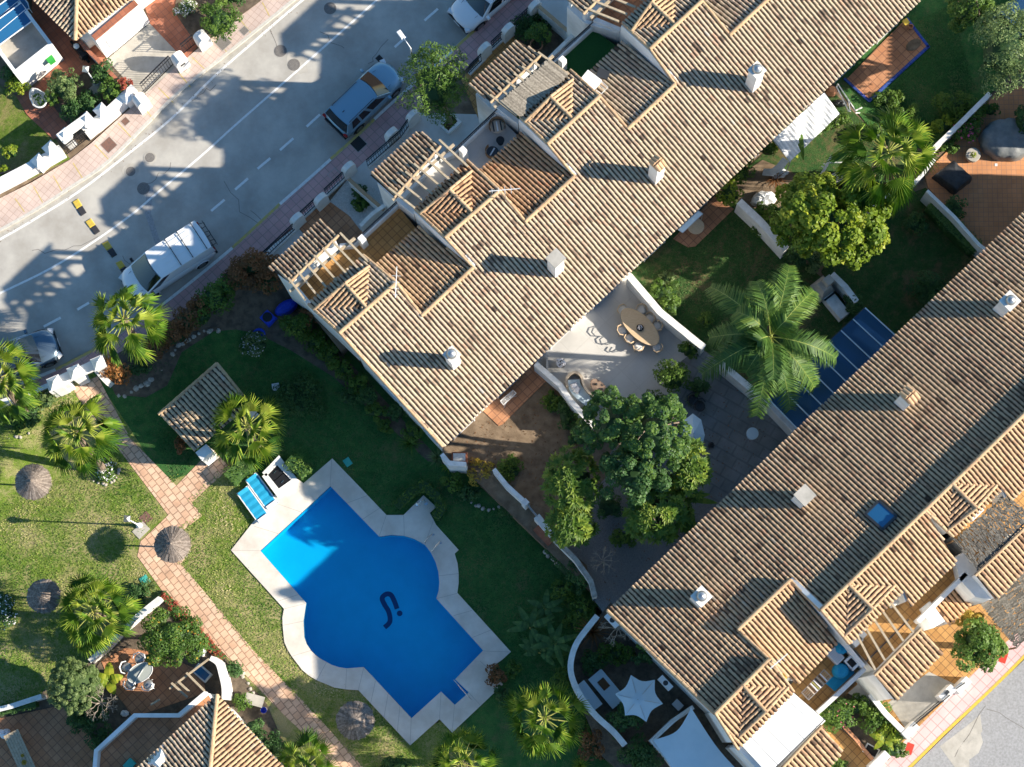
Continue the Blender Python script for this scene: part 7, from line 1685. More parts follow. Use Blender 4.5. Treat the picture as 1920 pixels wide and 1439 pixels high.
# lower left garden furniture
t = thing('glass_table', 'oval glass garden table with white frame in the lower left patio', 'table', P(262, 1262, .16)); c = P(262, 1262, .9); mb = MB(); mb.lathe((c.x, c.y, .84), [(.62, 0), (.62, .02)], 30, 0, .5, 1.1, .72, R(30)); 
gt = mat('table glass', (.35, .38, .36), rough=.08, spec=.6); mb.build('table_top', 'table glass', t); mb = MB(); mb.tube([V((c.x+.62*1.1*math.cos(a)*math.cos(R(30))-.62*.72*math.sin(a)*math.sin(R(30)), c.y+.62*1.1*math.cos(a)*math.sin(R(30))+.62*.72*math.sin(a)*math.cos(R(30)), .86)) for a in [2*math.pi*i/28 for i in range(29)]], .022, 5); mb.tube([c+V((-.3, -.6, 0)), c+V((.35, .5, 0))], .018, 5); mb.build('rim_frame', 'plastic white', t)
for i, j in ((1, 1), (1, -1), (-1, 1), (-1, -1)): mb = MB(); mb.tube([V((c.x+i*.35, c.y+j*.25, .15)), V((c.x+i*.3, c.y+j*.2, .84))], .02, 5); mb.build('leg', 'plastic white', t)
for x, y, a, lb in [(245, 1282, 60, 'white mesh garden chair below the glass table'), (278, 1284, 100, 'white mesh garden chair at the lower right of the glass table'), (238, 1252, 0, 'white mesh garden chair left of the glass table'), (262, 1236, -90, 'white mesh garden chair above the glass table')]: chair(x, y, R(a), lb, 'metal grey', 'plastic white', 'chairs around the glass table', s=1.15)
t = thing('wooden_table', 'long weathered wooden plank table on the bottom left patio', 'table', P(38, 1420, .16)); c = P(40, 1418, .9); mb = MB()
for k in range(6): a_ = R(-63); o_ = (k-2.5)*.135; mb.box((c.x-math.sin(a_)*o_, c.y+math.cos(a_)*o_, .84), 2.6, .125, .05, a_)
mb.build('table_top', 'wood beam', t)
for s_ in (-1, 1): mb = MB(); mb.box((c.x+s_*math.cos(R(-63))*1.0, c.y+s_*math.sin(R(-63))*1.0, .16), .12, .6, .68, R(-63)); mb.build('leg', 'wood beam', t)
for x, y, r_, lb in ((42, 1417, .09, 'small yellow ring dish on the plank table'), (45, 1430, .13, 'larger yellow bowl on the plank table')): c = P(x, y, .95); mb = MB(); mb.lathe((c.x, c.y, .895), [(r_*.6, 0), (r_, .05), (r_*.8, .05), (r_*.5, .015)], 18); tag(mb.build('dish', 'leaf yellow'), lb, 'dish')
t = thing('stone_table', 'grey stone slab table with blue bucket beside it near the clay path', 'table', P(478, 1312, .12)); c = P(477, 1313, .6); mb = MB(); mb.box((c.x, c.y, .55), .95, .55, .08, R(-15)); mb.build('table_top', 'concrete', t); mb = MB(); mb.box((c.x, c.y, .12), .3, .3, .43, R(-15)); mb.build('leg', 'concrete', t)
c = P(495, 1332, .3); t = thing('bucket', 'small blue bucket beside the stone slab table', 'bucket', V((c.x, c.y, .12))); mb = MB(); mb.lathe((c.x, c.y, .12), [(.12, 0), (.16, .28), (.14, .28), (.11, .05)], 16); mb.build('pail', 'plastic blue', t); mb = MB(); mb.tube([V((c.x+.17*math.cos(a), c.y+.17*math.sin(a), .41)) for a in [math.pi*i/8 for i in range(9)]], .01, 4); mb.build('handle', 'steel', t)
crumple(232, 1338, 8, 6, .3, 'plastic white', 'small white covered thing in the bushes by the parapet', 'plastic_cover', 'cover', sd=31)
crumple(8, 1376, 11, 9, .25, 'flower white', 'white flowering pot cluster at the bottom left edge', 'white_flowers', 'flowers', sd=32, jag=.5)
t = thing('water_bowl', 'white framed square basin inside the lower left pergola', 'basin', P(378, 1262, .12)); c = P(378, 1262, .5); mb = MB(); mb.box((c.x, c.y, .12), .9, .55, .35, R(-40)); mb.build('basin_body', 'white wall dirty', t); mb = MB(); mb.box((c.x, c.y, .472), .74, .40, .01, R(-40)); mb.build('water', 'skylight blue', t)
ZG = 0.0
# pots, washing, rooftop things ------------------------------------------------
def aerial_mast(x, y, z, label, s=1.0, rot=0, foot=None):
    b = foot or P(x, y, z); t = thing('tv_aerial', label, 'aerial', b); top_ = b+V((0, 0, 1.9*s)); mb = MB(); mb.tube([b-V((0, 0, .2)), top_], .022, 6); mb.build('mast', 'metal grey', t)
    u = V((math.cos(rot), math.sin(rot), 0)); w_ = V((-u.y, u.x, 0)); mb = MB(); mb.tube([top_-u*.75*s, top_+u*.75*s], .02, 5); mb.build('boom', 'plastic white', t)
    for k in range(4): mb = MB(); p = top_+u*(-.6+.3*k)*s; l_ = (.05+.015*k)*s; mb.tube([p-w_*l_*2.2, p+w_*l_*2.2], .011, 4); mb.build('element', 'plastic white', t)
aerial_mast(752, 535, 0, 'thin silver roof aerial beside the gable of the pool end house', 1.0, R(88), L(748, 545)); aerial_mast(950, 360, 0, 'thin silver roof aerial above the red tiled recess', 1.0, R(5), L(948, 375))
aerial_mast(1450, 1235, 0, 'thin silver roof aerial on the front slope near the laundry', .7, R(40), P(1455, 1242, 8.0))
t = thing('air_conditioner', 'white air conditioner with rail lying on the roof above the green turf terrace', 'air conditioner', P(1112, 155, 6.9)); c = P(1108, 149, 7.4); mb = MB(); mb.box((c.x, c.y, 6.95), .85, .62, .40, R(-38)); mb.build('casing', 'plastic white', t)
mb = MB(); q = [P(1120, 160, 7.3), P(1140, 164, 7.35), P(1128, 176, 7.35)]; mb.tube([P(1122, 148, 7.3), q[1], q[2], P(1118, 170, 7.3)], .02, 5); mb.tube([P(1118, 155, 7.3), P(1134, 168, 7.35)], .015, 5); mb.build('rail', 'plastic white', t)
mb = MB(); c = P(1131, 136, 7.3); mb.box((c.x, c.y, 6.85), .68, .52, .25, R(-20), 0, None, .85); tag(mb.build('covered_unit', 'metal dark'), 'dark covered unit on the roof behind the white air conditioner', 'rooftop unit')
dk = DECK+.02
def rattan(x, y, az, label, s=1.0, lite='cushion beige'):
    c = P(x, y, dk+.5); t = thing('rattan_chair', label, 'chair', V((c.x, c.y, dk)), 'chairs on the pale roof terrace'); u = V((math.cos(az), math.sin(az), 0)); w_ = V((-u.y, u.x, 0)); mb = MB()
    for k in range(7): r_ = .38*s; mb.tube([V((c.x+r_*math.cos(az+a), c.y+r_*math.sin(az+a), dk+.30+.07*k)) for a in [math.pi*(.35+1.3*i/14) for i in range(15)]], .016, 4)
    mb.build('backrest', 'wood brown', t); mb = MB(); mb.lathe((c.x, c.y, dk+.30), [(.30*s, 0), (.34*s, .05), (.3*s, .10)], 18); mb.build('seat', lite, t)
    for k in range(3): m2 = MB(); p = c+w_*(k-1)*.18*s; m2.bar(V((p.x-u.x*.24*s, p.y-u.y*.24*s, dk+.41)), V((p.x+u.x*.24*s, p.y+u.y*.24*s, dk+.41)), .07, .015); m2.build('stripe', 'plastic white' if k % 2 else 'metal dark', t)
    mb = MB(); mb.lathe((c.x, c.y, dk), [(.24*s, 0), (.05, .05), (.05, .30)], 10); mb.build('leg', 'metal dark', t)
rattan(932, 236, R(-80), 'brown rattan chair with striped cushion on the pale roof terrace', 1.05); rattan(923, 284, R(60), 'dark wire chair with striped cushion on the pale roof terrace', .9, 'metal dark')
t = thing('side_table', 'small black round side table between the two terrace chairs', 'table', P(938, 263, dk)); c = P(938, 263, dk+.5); mb = MB(); mb.lathe((c.x, c.y, dk+.46), [(.20, 0), (.21, .02)], 18); mb.build('table_top', 'car black', t); mb = MB(); mb.lathe((c.x, c.y, dk), [(.15, 0), (.02, .03), (.02, .46)], 10); mb.build('leg', 'car black', t)
# laundry rack, AC, tub and chair on the right row's roof terrace
TZ = 5.3
def rp(x, y, z): return P(x, y, z)
t = thing('laundry_rack', 'folding rack hung with striped towels on the ochre roof terrace', 'laundry rack', P(1530, 1285, TZ)); K = [rp(1545, 1256, TZ+1.0), rp(1559, 1270, TZ+1.0), rp(1516, 1313, TZ+1.0), rp(1503, 1299, TZ+1.0)]; mb = MB()
for i in range(4): mb.tube([K[i], K[(i+1) % 4]], .016, 5)
for k in range(1, 5): mb.tube([sub(K[0], K[1], k/5), sub(K[3], K[2], k/5)], .008, 4)
mb.build('rack', 'metal grey', t); rgt = np.random.RandomState(2)
for k in range(9):
    mb = MB(); a, b = sub(K[0], K[3], .18+k*.07), sub(K[1], K[2], .18+k*.07); mb.bar(a+V((0, 0, -.28)), b+V((0, 0, -.28)), .05, .30); mb.build('towel', ['flower white', 'leaf brown', 'cushion beige', 'metal dark', 'flower white', 'petiole'][k % 6], t)
mb = MB(); 
for i in range(4): mb.tube([K[i], V((K[i].x*.8+K[(i+2) % 4].x*.2, K[i].y*.8+K[(i+2) % 4].y*.2, TZ))], .014, 5)
mb.build('legs_frame', 'metal grey', t)
t = thing('air_conditioner', 'white slatted air conditioner by the tiles on the ochre roof terrace', 'air conditioner', P(1568, 1230, TZ)); c = rp(1567, 1230, TZ+.6); mb = MB(); mb.box((c.x, c.y, TZ), .72, .50, .6, R(-47)); mb.build('casing', 'plastic white', t); mb = MB()
for k in range(7): mb.box((c.x+math.cos(R(-47))*(k-3)*.09, c.y+math.sin(R(-47))*(k-3)*.09, TZ+.601), .03, .40, .012, R(-47))
mb.build('slats', 'metal grey', t)
crumple(1581, 1214, 16, 12, .8, 'lounger blue', 'dark blue covered bin behind the white air conditioner', 'covered_bin', 'covered bin', z=TZ, sd=41, jag=.1, rot=R(40))
mb = MB(); mb.prism([rp(x, y, TZ+.0) for x, y in [(1548, 1282), (1592, 1240), (1602, 1262), (1565, 1297)]], TZ, TZ+.06); tag(mb.build('floor_mat', 'lounger blue'), 'bright blue mat spread below the blue tub on the terrace', 'mat')
crumple(1578, 1258, 15, 14, .55, 'lounger blue', 'round dark blue padded tub on the blue mat', 'padded_tub', 'tub', z=TZ+.06, sd=42, jag=.05, n=24)
t = thing('basin', 'white square basin by the white wall on the ochre roof terrace', 'basin', P(1599, 1241, TZ)); c = rp(1599, 1242, TZ+.8); mb = MB(); mb.box((c.x, c.y, TZ), .62, .50, .8, R(-48)); mb.build('basin_body', 'plastic white', t); mb = MB(); mb.box((c.x-.05, c.y-.03, TZ+.802), .38, .30, .01, R(-48)); mb.build('bowl', 'dark void', t)
crumple(1484, 1264, 11, 11, .35, 'metal grey', 'heap of white hangers on the tile roof edge above the terrace', 'wire_rack', 'rack', z=6.9, sd=43, jag=.5); crumple(1472, 1268, 5, 7, .2, 'paint yellow', 'small yellow cloth on the tile roof beside the hangers', 'yellow_cloth', 'cloth', z=7.1, sd=44, jag=.4)
# right row: roof terraces, canopies, pergola, lower roofs
WR = lambda pts, z0, z1, nm, par, m='white render', **k: MB().prism([P(x, y, z1) for x, y in pts], z0, z1, **k).build(nm, m, par)
h = RH[0]
WR([(1478, 1290), (1500, 1262), (1572, 1195), (1590, 1212), (1622, 1254), (1534, 1338), (1500, 1310)], 0, TZ-.02, 'terrace_base', h); WR([(1478, 1290), (1500, 1262), (1572, 1195), (1590, 1212), (1622, 1254), (1534, 1338), (1500, 1310)], TZ-.018, TZ, 'terrace_floor', h, 'terrace ochre')
mb = MB(); wallstrip(mb, [P(1533, 1337, TZ+.7), P(1578, 1296, TZ+.7), P(1622, 1254, TZ+.7)], .2, TZ-.3, TZ+.7); mb.build('parapet', 'white wall dirty', h)
mb = MB(); wallstrip(mb, [P(1574, 1195, TZ+1.1), P(1620, 1250, TZ+1.1)], .2, TZ-.3, TZ+1.1); mb.build('parapet', 'white render', h)
ZC = 7.7; C4 = [P(1391, 1399, ZC), P(1488, 1299, ZC), P(1545, 1349, ZC-.15), P(1440, 1452, ZC-.15)]
t = thing('panel_canopy', 'white flat panel canopy with dark joints over the bottom roof terrace', 'canopy', P(1465, 1370)); t.location.z = 0; mb = MB()
for k in range(5):
    q0, q1 = [0, .13, .36, .60, .83, 1][k]+.004, [0, .13, .36, .60, .83, 1][k+1]-.004; m2 = MB(); a, b, c_, d_ = sub(C4[1], C4[0], q0), sub(C4[1], C4[0], q1), sub(C4[2], C4[3], q1), sub(C4[2], C4[3], q0); m2.add([a, b, c_, d_]+[p-V((0, 0, .07)) for p in (a, b, c_, d_)], [(3, 2, 1, 0), (0, 1, 5, 4), (1, 2, 6, 5), (2, 3, 7, 6), (3, 0, 4, 7), (4, 5, 6, 7)]); m2.build('panel', 'plastic white', t)
mb.bar(C4[0]-V((0, 0, .2)), C4[1]-V((0, 0, .2)), .1, .12); mb.bar(C4[3]-V((0, 0, .2)), C4[2]-V((0, 0, .2)), .1, .12); mb.build('frame', 'metal dark', t)
for p in (C4[2], C4[3]): mb = MB(); mb.tube([V((p.x, p.y, 5)), p-V((0, 0, .1))], .05, 6); mb.build('post', 'metal dark', t)
WR([(1388, 1405), (1490, 1300), (1548, 1352), (1445, 1458)], 0, 5.0, 'terrace_base', h); mb = MB(); wallstrip(mb, [P(1385, 1400, 7.3), P(1445, 1463, 7.3), P(1500, 1520, 7.3)], .22, 0, 7.3); mb.build('side_wall', 'white render', h)
def strip(house, pts, za, zb, dirdown=RDN, m='roof tiles warm', wall=True, zw=None):
    """pts: upper edge (2) then lower edge (2)"""
    a, b = P(*pts[0], za), P(*pts[1], za); c, d_ = P(*pts[2], zb), P(*pts[3], zb); mb = MB(); tiles(mb, [a, b, c, d_], dirdown, over=.05, sp=.225, r=.086); s_ = mb.build('roof', m, house)
    mb = MB(); ridge(mb, a, b, .08); mb.build('verge_tiles', 'roof mortar', s_)
    if wall:
        q = [a, b, c, d_]; cc = sum(q, V((0, 0, 0)))/4; q = [p+(cc-p)*.06 for p in q]; MB().prism(q, 0, [za-.12, za-.12, zb-.12, zb-.12]).build('wall', 'white render', house)
strip(h, [(1444, 1464), (1541, 1361), (1579, 1411), (1484, 1514)], 7.45, 7.05)
h = RH[1]
WR([(1592, 1207), (1694, 1108), (1707, 1138), (1795, 1052), (1812, 1075), (1728, 1160), (1716, 1178), (1640, 1258)], 0, TZ-.02, 'terrace_base', h); WR([(1592, 1207), (1694, 1108), (1707, 1138), (1795, 1052), (1812, 1075), (1728, 1160), (1716, 1178), (1640, 1258)], TZ-.018, TZ, 'terrace_floor', h, 'terrace ochre')
strip(h, [(1640, 1266), (1727, 1178), (1768, 1222), (1678, 1314)], 7.9, 7.5)
mb = MB(); wallstrip(mb, [P(1722, 1166, 6.4), P(1812, 1076, 6.4)], .2, 4.8, 6.4); mb.build('parapet', 'white render', h); 
for x, y in ((1680, 1126), (1608, 1202), (1615, 1192)): c = P(x, y, 6.6); mb = MB(); mb.box((c.x, c.y, TZ), .5, .35, 1.2, RANG); mb.build('pillar', 'white render', h)
for k in range(5):
    q = k/4; a, b = sub(P(1606, 1190, 7.8), P(1668, 1128, 7.8), q), sub(P(1641, 1257, 7.8), P(1712, 1186, 7.8), q); mb = MB(); mb.bar(a-(b-a).normalized()*.1, b, .10, .13); mb.build('rafter', 'wood beam', h)
mb = MB(); mb.bar(sub(P(1606, 1190, 7.66), P(1641, 1257, 7.66), .68)-RED*.2, sub(P(1668, 1128, 7.66), P(1712, 1186, 7.66), .68)+RED*.2, .06, .08); mb.build('beam', 'metal dark', h)
strip(h, [(1744, 1132), (1790, 1088), (1829, 1122), (1779, 1172)], 3.9, 3.3, m='roof tiles red')
mb = MB(); MB().prism([P(x, y, 5.9) for x, y in [(1727, 1142), (1744, 1128), (1772, 1165), (1750, 1178)]], 0, 5.9).build('side_block', 'white render', h)
h = RH[2]
MB().prism([P(x, y, 6.4) for x, y in [(1790, 1047), (1806, 1036), (1845, 1078), (1858, 1125), (1830, 1120), (1800, 1088)]], 0, 6.4).build('side_block', 'white render', h)
WR([(1787, 1006), (1880, 915), (1893, 945), (1985, 855), (2010, 890), (1830, 1060)], 0, TZ-.02, 'terrace_base', h); WR([(1787, 1006), (1880, 915), (1893, 945), (1985, 855), (2010, 890), (1830, 1060)], TZ-.018, TZ, 'terrace_floor', h, 'terrace ochre')
strip(h, [(1829, 1079), (1930, 982), (1967, 1020), (1866, 1125)], 7.9, 7.5)
def reeds(label, K, m, name='reed_roof', nb=60, along=True, zj=.03):
    t = thing(name, label, 'reed roof', V((K[0].x, K[0].y, 0)), None); rng = np.random.RandomState(3); mb = MB()
    for k in range(nb):
        q = (k+.5)/nb; a, b = sub(K[0], K[3], q), sub(K[1], K[2], q); m_ = 7
        for j in range(m_): mb.bar(sub(a, b, j/m_)+V((rng.normal()*.03, rng.normal()*.03, zj*rng.rand())), sub(a, b, (j+1)/m_)+V((rng.normal()*.03, rng.normal()*.03, zj*rng.rand())), .075, .03)
    mb.build('reeds', m, t); m2 = MB()
    for q in (.05, .35, .65, .95): m2.bar(sub(K[0], K[1], q)-V((0, 0, .08)), sub(K[3], K[2], q)-V((0, 0, .08)), .07, .08)
    m2.build('frame', 'wood brown', t)
    for p in K: m3 = MB(); m3.tube([V((p.x, p.y, max(.1, p.z-2.5))), p], .05, 6); m3.build('post', 'wood brown', t)
    return t
reeds('weathered grey reed pergola roof in strips beside the front gable', [P(1884, 925, 7.85), P(1935, 968, 7.85), P(1838, 1078, 7.8), P(1789, 1014, 7.8)], 'reed dark', nb=44)
o_ = thing('skylight_box', 'white roof box beside the grey reed pergola', 'roof box', P(1832, 962, 8)); c = P(1832, 962, 8.3); MB().box((c.x, c.y, 7.6), .75, .30, .55, RANG).build('box_body', 'plastic white', o_)
reeds('dark flat reed shade roof over the parking place at the right edge', [P(1836, 1131, 2.9), P(1935, 1062, 2.9), P(1958, 1170, 2.9), P(1905, 1215, 2.9)], 'reed dark', nb=52)
# street side yard things
for x, y, lb in [(1806, 1285, 'white gate pillar beside the big flowering citrus tree'), (1777, 1300, 'white gate pillar with a dark letter box by the pink pavement'), (1708, 1370, 'low white pillar end by the pink pavement and hedge'), (1650, 1428, 'white curved wall end at the bottom by the pink pavement')]:
    c = P(x, y, 1.4); t = thing('gate_pillar', lb, 'pillar', V((c.x, c.y, .1)), 'white pillars by the pink pavement'); MB().box((c.x, c.y, .1), .85 if x > 1700 else 1.1, .4, 1.3, RANG, 0).build('pillar_body', 'white render', t)
    if 'letter' in lb: MB().box((c.x-.05, c.y+.03, 1.4), .22, .16, .16, RANG).build('letter_box', 'metal dark', t)
t = thing('sliding_gate', 'wide black slatted sliding gate beside the pink pavement', 'gate', P(1740, 1335, .13)); mb = MB(); railing(mb, P(1703, 1363, .15), P(1772, 1305, .15), 1.35, 0, .09); mb.build('grille', 'iron', t)
t = thing('sliding_gate', 'short dark gate between the citrus tree and the letter box pillar', 'gate', P(1790, 1295, .13)); mb = MB(); railing(mb, P(1784, 1293, .15), P(1800, 1282, .15), 1.35, 0, .09); mb.build('grille', 'iron', t)
for x, y, lb in [(1881, 1233, 'red orange tactile slab in the pink pavement by the citrus tree'), (1705, 1404, 'red orange tactile slab in the pink pavement by the lower hedge')]: mb = MB(); mb.box(P(x, y, .1), .36, .55, .03, R(-20)); tag(mb.build('red_slab', 'sign red'), lb, 'paving slab', 'red slabs in the pink pavement')
t = thing('stone_basin', 'dark square water basin with white rim beside the lower hedge', 'basin', P(1635, 1408, .14)); c = P(1634, 1408, .4); MB().box((c.x, c.y, .12), .72, .50, .28, R(-30)).build('rim_body', 'white wall dirty', t); MB().box((c.x, c.y, .402), .58, .38, .01, R(-30)).build('water', 'dark void', t)
wall_thing('garden_wall', 'white garden wall between the flower bed and the shaded driveway', [(1632, 1302), (1660, 1338), (1700, 1378)], .22, 1.3); wall_thing('garden_wall', 'low brown wall edge between the ochre walkway and the flower bed', [(1572, 1352), (1604, 1385), (1636, 1425)], .14, .5, m='wood brown', capm='terrace clay')
sheet('driveway', [(1665, 1318), (1742, 1260), (1800, 1288), (1702, 1372)], .146, 'concrete', .1); sheet('garden_bed', [(1545, 1340), (1600, 1292), (1640, 1310), (1700, 1380), (1660, 1425), (1620, 1405)], .30, 'dark earth', 0); sheet('patio', [(1590, 1300), (1632, 1262), (1668, 1300), (1640, 1330)], .31, 'pale concrete', 0)
# planter box under the feathery tree, potted orange tree
t = thing('square_planter', 'white square planter around the feathery tree trunk', 'planter', P(845, 228, .13)); fl = [V((*P(x, y, .5)[:2], 0)) for x, y in ((826, 234), (848, 214), (862, 228), (841, 248), (826, 234))]; mb = MB(); wallstrip(mb, fl, .12, .1, .5); mb.build('frame', 'white render', t); MB().prism(fl[:4], .1, .42).build('soil', 'soil pot', t)
# =================================================================== planting
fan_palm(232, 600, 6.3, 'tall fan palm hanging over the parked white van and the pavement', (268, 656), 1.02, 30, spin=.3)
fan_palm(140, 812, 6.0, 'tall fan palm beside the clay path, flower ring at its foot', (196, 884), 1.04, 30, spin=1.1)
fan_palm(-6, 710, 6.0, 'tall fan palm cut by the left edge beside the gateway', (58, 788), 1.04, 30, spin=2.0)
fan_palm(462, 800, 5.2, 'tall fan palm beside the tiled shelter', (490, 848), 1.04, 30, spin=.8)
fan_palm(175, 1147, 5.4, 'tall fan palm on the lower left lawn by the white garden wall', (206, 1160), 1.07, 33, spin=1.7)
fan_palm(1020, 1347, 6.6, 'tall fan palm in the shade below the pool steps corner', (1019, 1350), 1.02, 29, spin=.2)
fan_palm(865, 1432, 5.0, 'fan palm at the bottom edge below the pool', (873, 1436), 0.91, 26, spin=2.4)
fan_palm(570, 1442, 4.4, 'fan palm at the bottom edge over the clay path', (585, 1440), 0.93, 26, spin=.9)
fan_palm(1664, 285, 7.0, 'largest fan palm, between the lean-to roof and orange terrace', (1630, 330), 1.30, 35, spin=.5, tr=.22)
# feather palm
c = P(1445, 632, 7.0); bpt = P(1428, 692, .1); t = thing('palm_tree', 'big dark feather palm with arching plumes beside the blue glazed pergola', 'palm tree', bpt); rng = np.random.RandomState(77)
mb = MB(); mb.tube([bpt, sub(bpt, c, .5), c-V((0, 0, .2))], [.20, .16, .15], 10); mb.build('trunk', 'trunk', t)
mb = MB(); mb.tube([c-V((0, 0, .4)), c+V((0, 0, .5))], [.14, .05], 8, 1, .5)
for k, (x, y, z, ar) in enumerate([(1332, 538, 5.6, 2.2), (1418, 528, 7.2, 2.2), (1480, 498, 6.4, 2.2), (1526, 545, 6.2, 2.2), (1568, 672, 6.0, 2.0), (1528, 728, 5.8, 1.8), (1482, 768, 5.6, 2.0), (1418, 780, 5.8, 2.0), (1316, 702, 5.8, 2.2), (1330, 634, 5.6, 1.8), (1380, 585, 7.5, 1.9), (1398, 700, 6.8, 1.8), (1475, 600, 8.6, 1.0), (1420, 640, 8.3, 1.0), (1450, 710, 8.0, .9), (1350, 660, 5.0, 1.6)]):
    feather(mb, c, P(x, y, z), ar, rng, nl=92, ll=.95, val=.30+.3*rng.rand(), wd=.045)
mb.build('crown', ['leaf queen', 'petiole'], t)
# trees
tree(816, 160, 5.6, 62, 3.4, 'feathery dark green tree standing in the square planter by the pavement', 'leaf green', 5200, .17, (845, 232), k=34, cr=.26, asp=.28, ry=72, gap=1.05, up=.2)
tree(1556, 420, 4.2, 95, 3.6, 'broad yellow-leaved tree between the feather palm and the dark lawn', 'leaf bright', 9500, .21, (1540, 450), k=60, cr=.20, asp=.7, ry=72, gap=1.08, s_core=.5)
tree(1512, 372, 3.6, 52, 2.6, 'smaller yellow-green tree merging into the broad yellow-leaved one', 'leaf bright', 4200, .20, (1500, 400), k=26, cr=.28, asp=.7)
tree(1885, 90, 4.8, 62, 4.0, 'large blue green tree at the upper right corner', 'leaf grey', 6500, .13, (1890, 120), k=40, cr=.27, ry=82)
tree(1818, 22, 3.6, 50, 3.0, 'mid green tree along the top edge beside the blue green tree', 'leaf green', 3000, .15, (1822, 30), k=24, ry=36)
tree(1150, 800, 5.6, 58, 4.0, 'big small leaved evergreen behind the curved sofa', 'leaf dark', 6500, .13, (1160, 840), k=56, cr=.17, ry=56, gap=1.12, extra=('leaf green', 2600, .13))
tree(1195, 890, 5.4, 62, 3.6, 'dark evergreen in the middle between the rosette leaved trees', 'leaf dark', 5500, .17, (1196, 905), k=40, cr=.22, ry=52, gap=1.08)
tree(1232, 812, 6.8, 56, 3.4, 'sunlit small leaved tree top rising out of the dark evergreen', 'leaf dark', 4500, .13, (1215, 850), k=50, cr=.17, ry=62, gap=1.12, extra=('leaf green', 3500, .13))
LQ = dict(up=.9)
def rosette_tree(x, y, zc_, r, h, label, base, nr, ry=None, seed=1):
    """tree of big leaf rosettes"""
    rng = np.random.RandomState(seed); rx, ry_ = r*PXM, (ry or r)*PXM; c = P(x, y, zc_); b = P(*base, .1); t = thing('tree', label, 'tree', b); mb = MB(); fork = V((c.x, c.y, zc_-h*.45)); limb(mb, b, fork, .14, .09, rng, .05); m2 = MB()
    for i in range(nr):
        q = (i+.5)/nr; z = 1-1.15*q; rr = math.sqrt(max(0, 1-z*z))*(.78+.34*rng.rand()); a = i*2.39996+rng.rand()*1.4; p = V((c.x+rx*rr*math.cos(a), c.y+ry_*rr*math.sin(a), c.z+h*.5*z)); nrm = V((math.cos(a)*rr, math.sin(a)*rr, z+.6)).normalized(); v_ = .3+.6*rng.rand()
        if i % 4 == 0: limb(mb, fork, p, .05, .02, rng)
        u = nrm.cross(V((.3, .1, 1))).normalized(); w_ = nrm.cross(u)
        for k in range(15):
            g = 2.4*k; L_ = .40*(.6+.5*rng.rand())*(1 if k > 4 else .6); dd = (u*math.cos(g)+w_*math.sin(g)); e = dd*math.cos(.35)+nrm*(.35 if k > 5 else .9); e.normalize(); sd = e.cross(nrm).normalized()*.055; m = p+e*L_*.55; tip = p+e*L_+V((0, 0, -.10*L_))
            m2.add([p, m-sd, tip, m+sd], [(0, 1, 2, 3)], 0, min(1, max(0, v_+.3*(rng.rand()-.5))))
        if rng.rand() < .35: m2.add([p+u*.05, p+w_*.05, p-u*.05, p-w_*.05], [(0, 1, 2, 3)], 2, .6)
    core(m2, c-V((0, 0, .2)), rx, ry_, h*.42, 1, .72); mb.build('trunk', 'trunk', t); m2.build('crown', ['leaf rosette', 'leaf dark', 'leaf orange'], t)
rosette_tree = grounded(rosette_tree, 6)
rosette_tree(1072, 905, 4.2, 46, 3.2, 'bright rosette leaved tree nearest the communal lawn', (1080, 930), 120, 56, 3); rosette_tree(1070, 985, 3.8, 40, 2.6, 'lower bright rosette leaved tree above the gravel yard', (1076, 1000), 85, 34, 4)
rosette_tree(1232, 965, 4.4, 55, 3.0, 'bright rosette leaved tree beside the eave of the right row', (1228, 985), 140, 48, 5)
rosette_tree(1292, 880, 4.8, 32, 2.6, 'narrow rosette leaved tree between dark evergreen and slate terrace', (1288, 890), 70, 52, 6)
tree(322, 1195, 2.8, 62, 2.6, 'dense round orange tree over the red flower strip by the clay path', 'leaf green', 6500, .125, (325, 1200), k=40, cr=.25, ry=56, extra=('leaf yellow', 120, .12))
tree(140, 1286, 2.6, 50, 3.0, 'clipped round grey green ball tree', 'leaf grey', 15000, .085, (140, 1300), k=110, cr=.12, ry=50, s_core=.92, cmat='leaf grey')
tree(1832, 1212, 3.2, 46, 2.4, 'green citrus tree with yellow blossom beside the pink pavement', 'leaf green', 4200, .16, (1834, 1220), k=28, ry=44, asp=.6, extra=('leaf orange', 40, .12))
shrub(1822, 1160, 25, 2.9, 'yellow flowering top of the shrub above the citrus tree', 'leaf yellow', 500, .16, 14)
tree(1060, 470, .1, 1, .1, 'x') if False else None
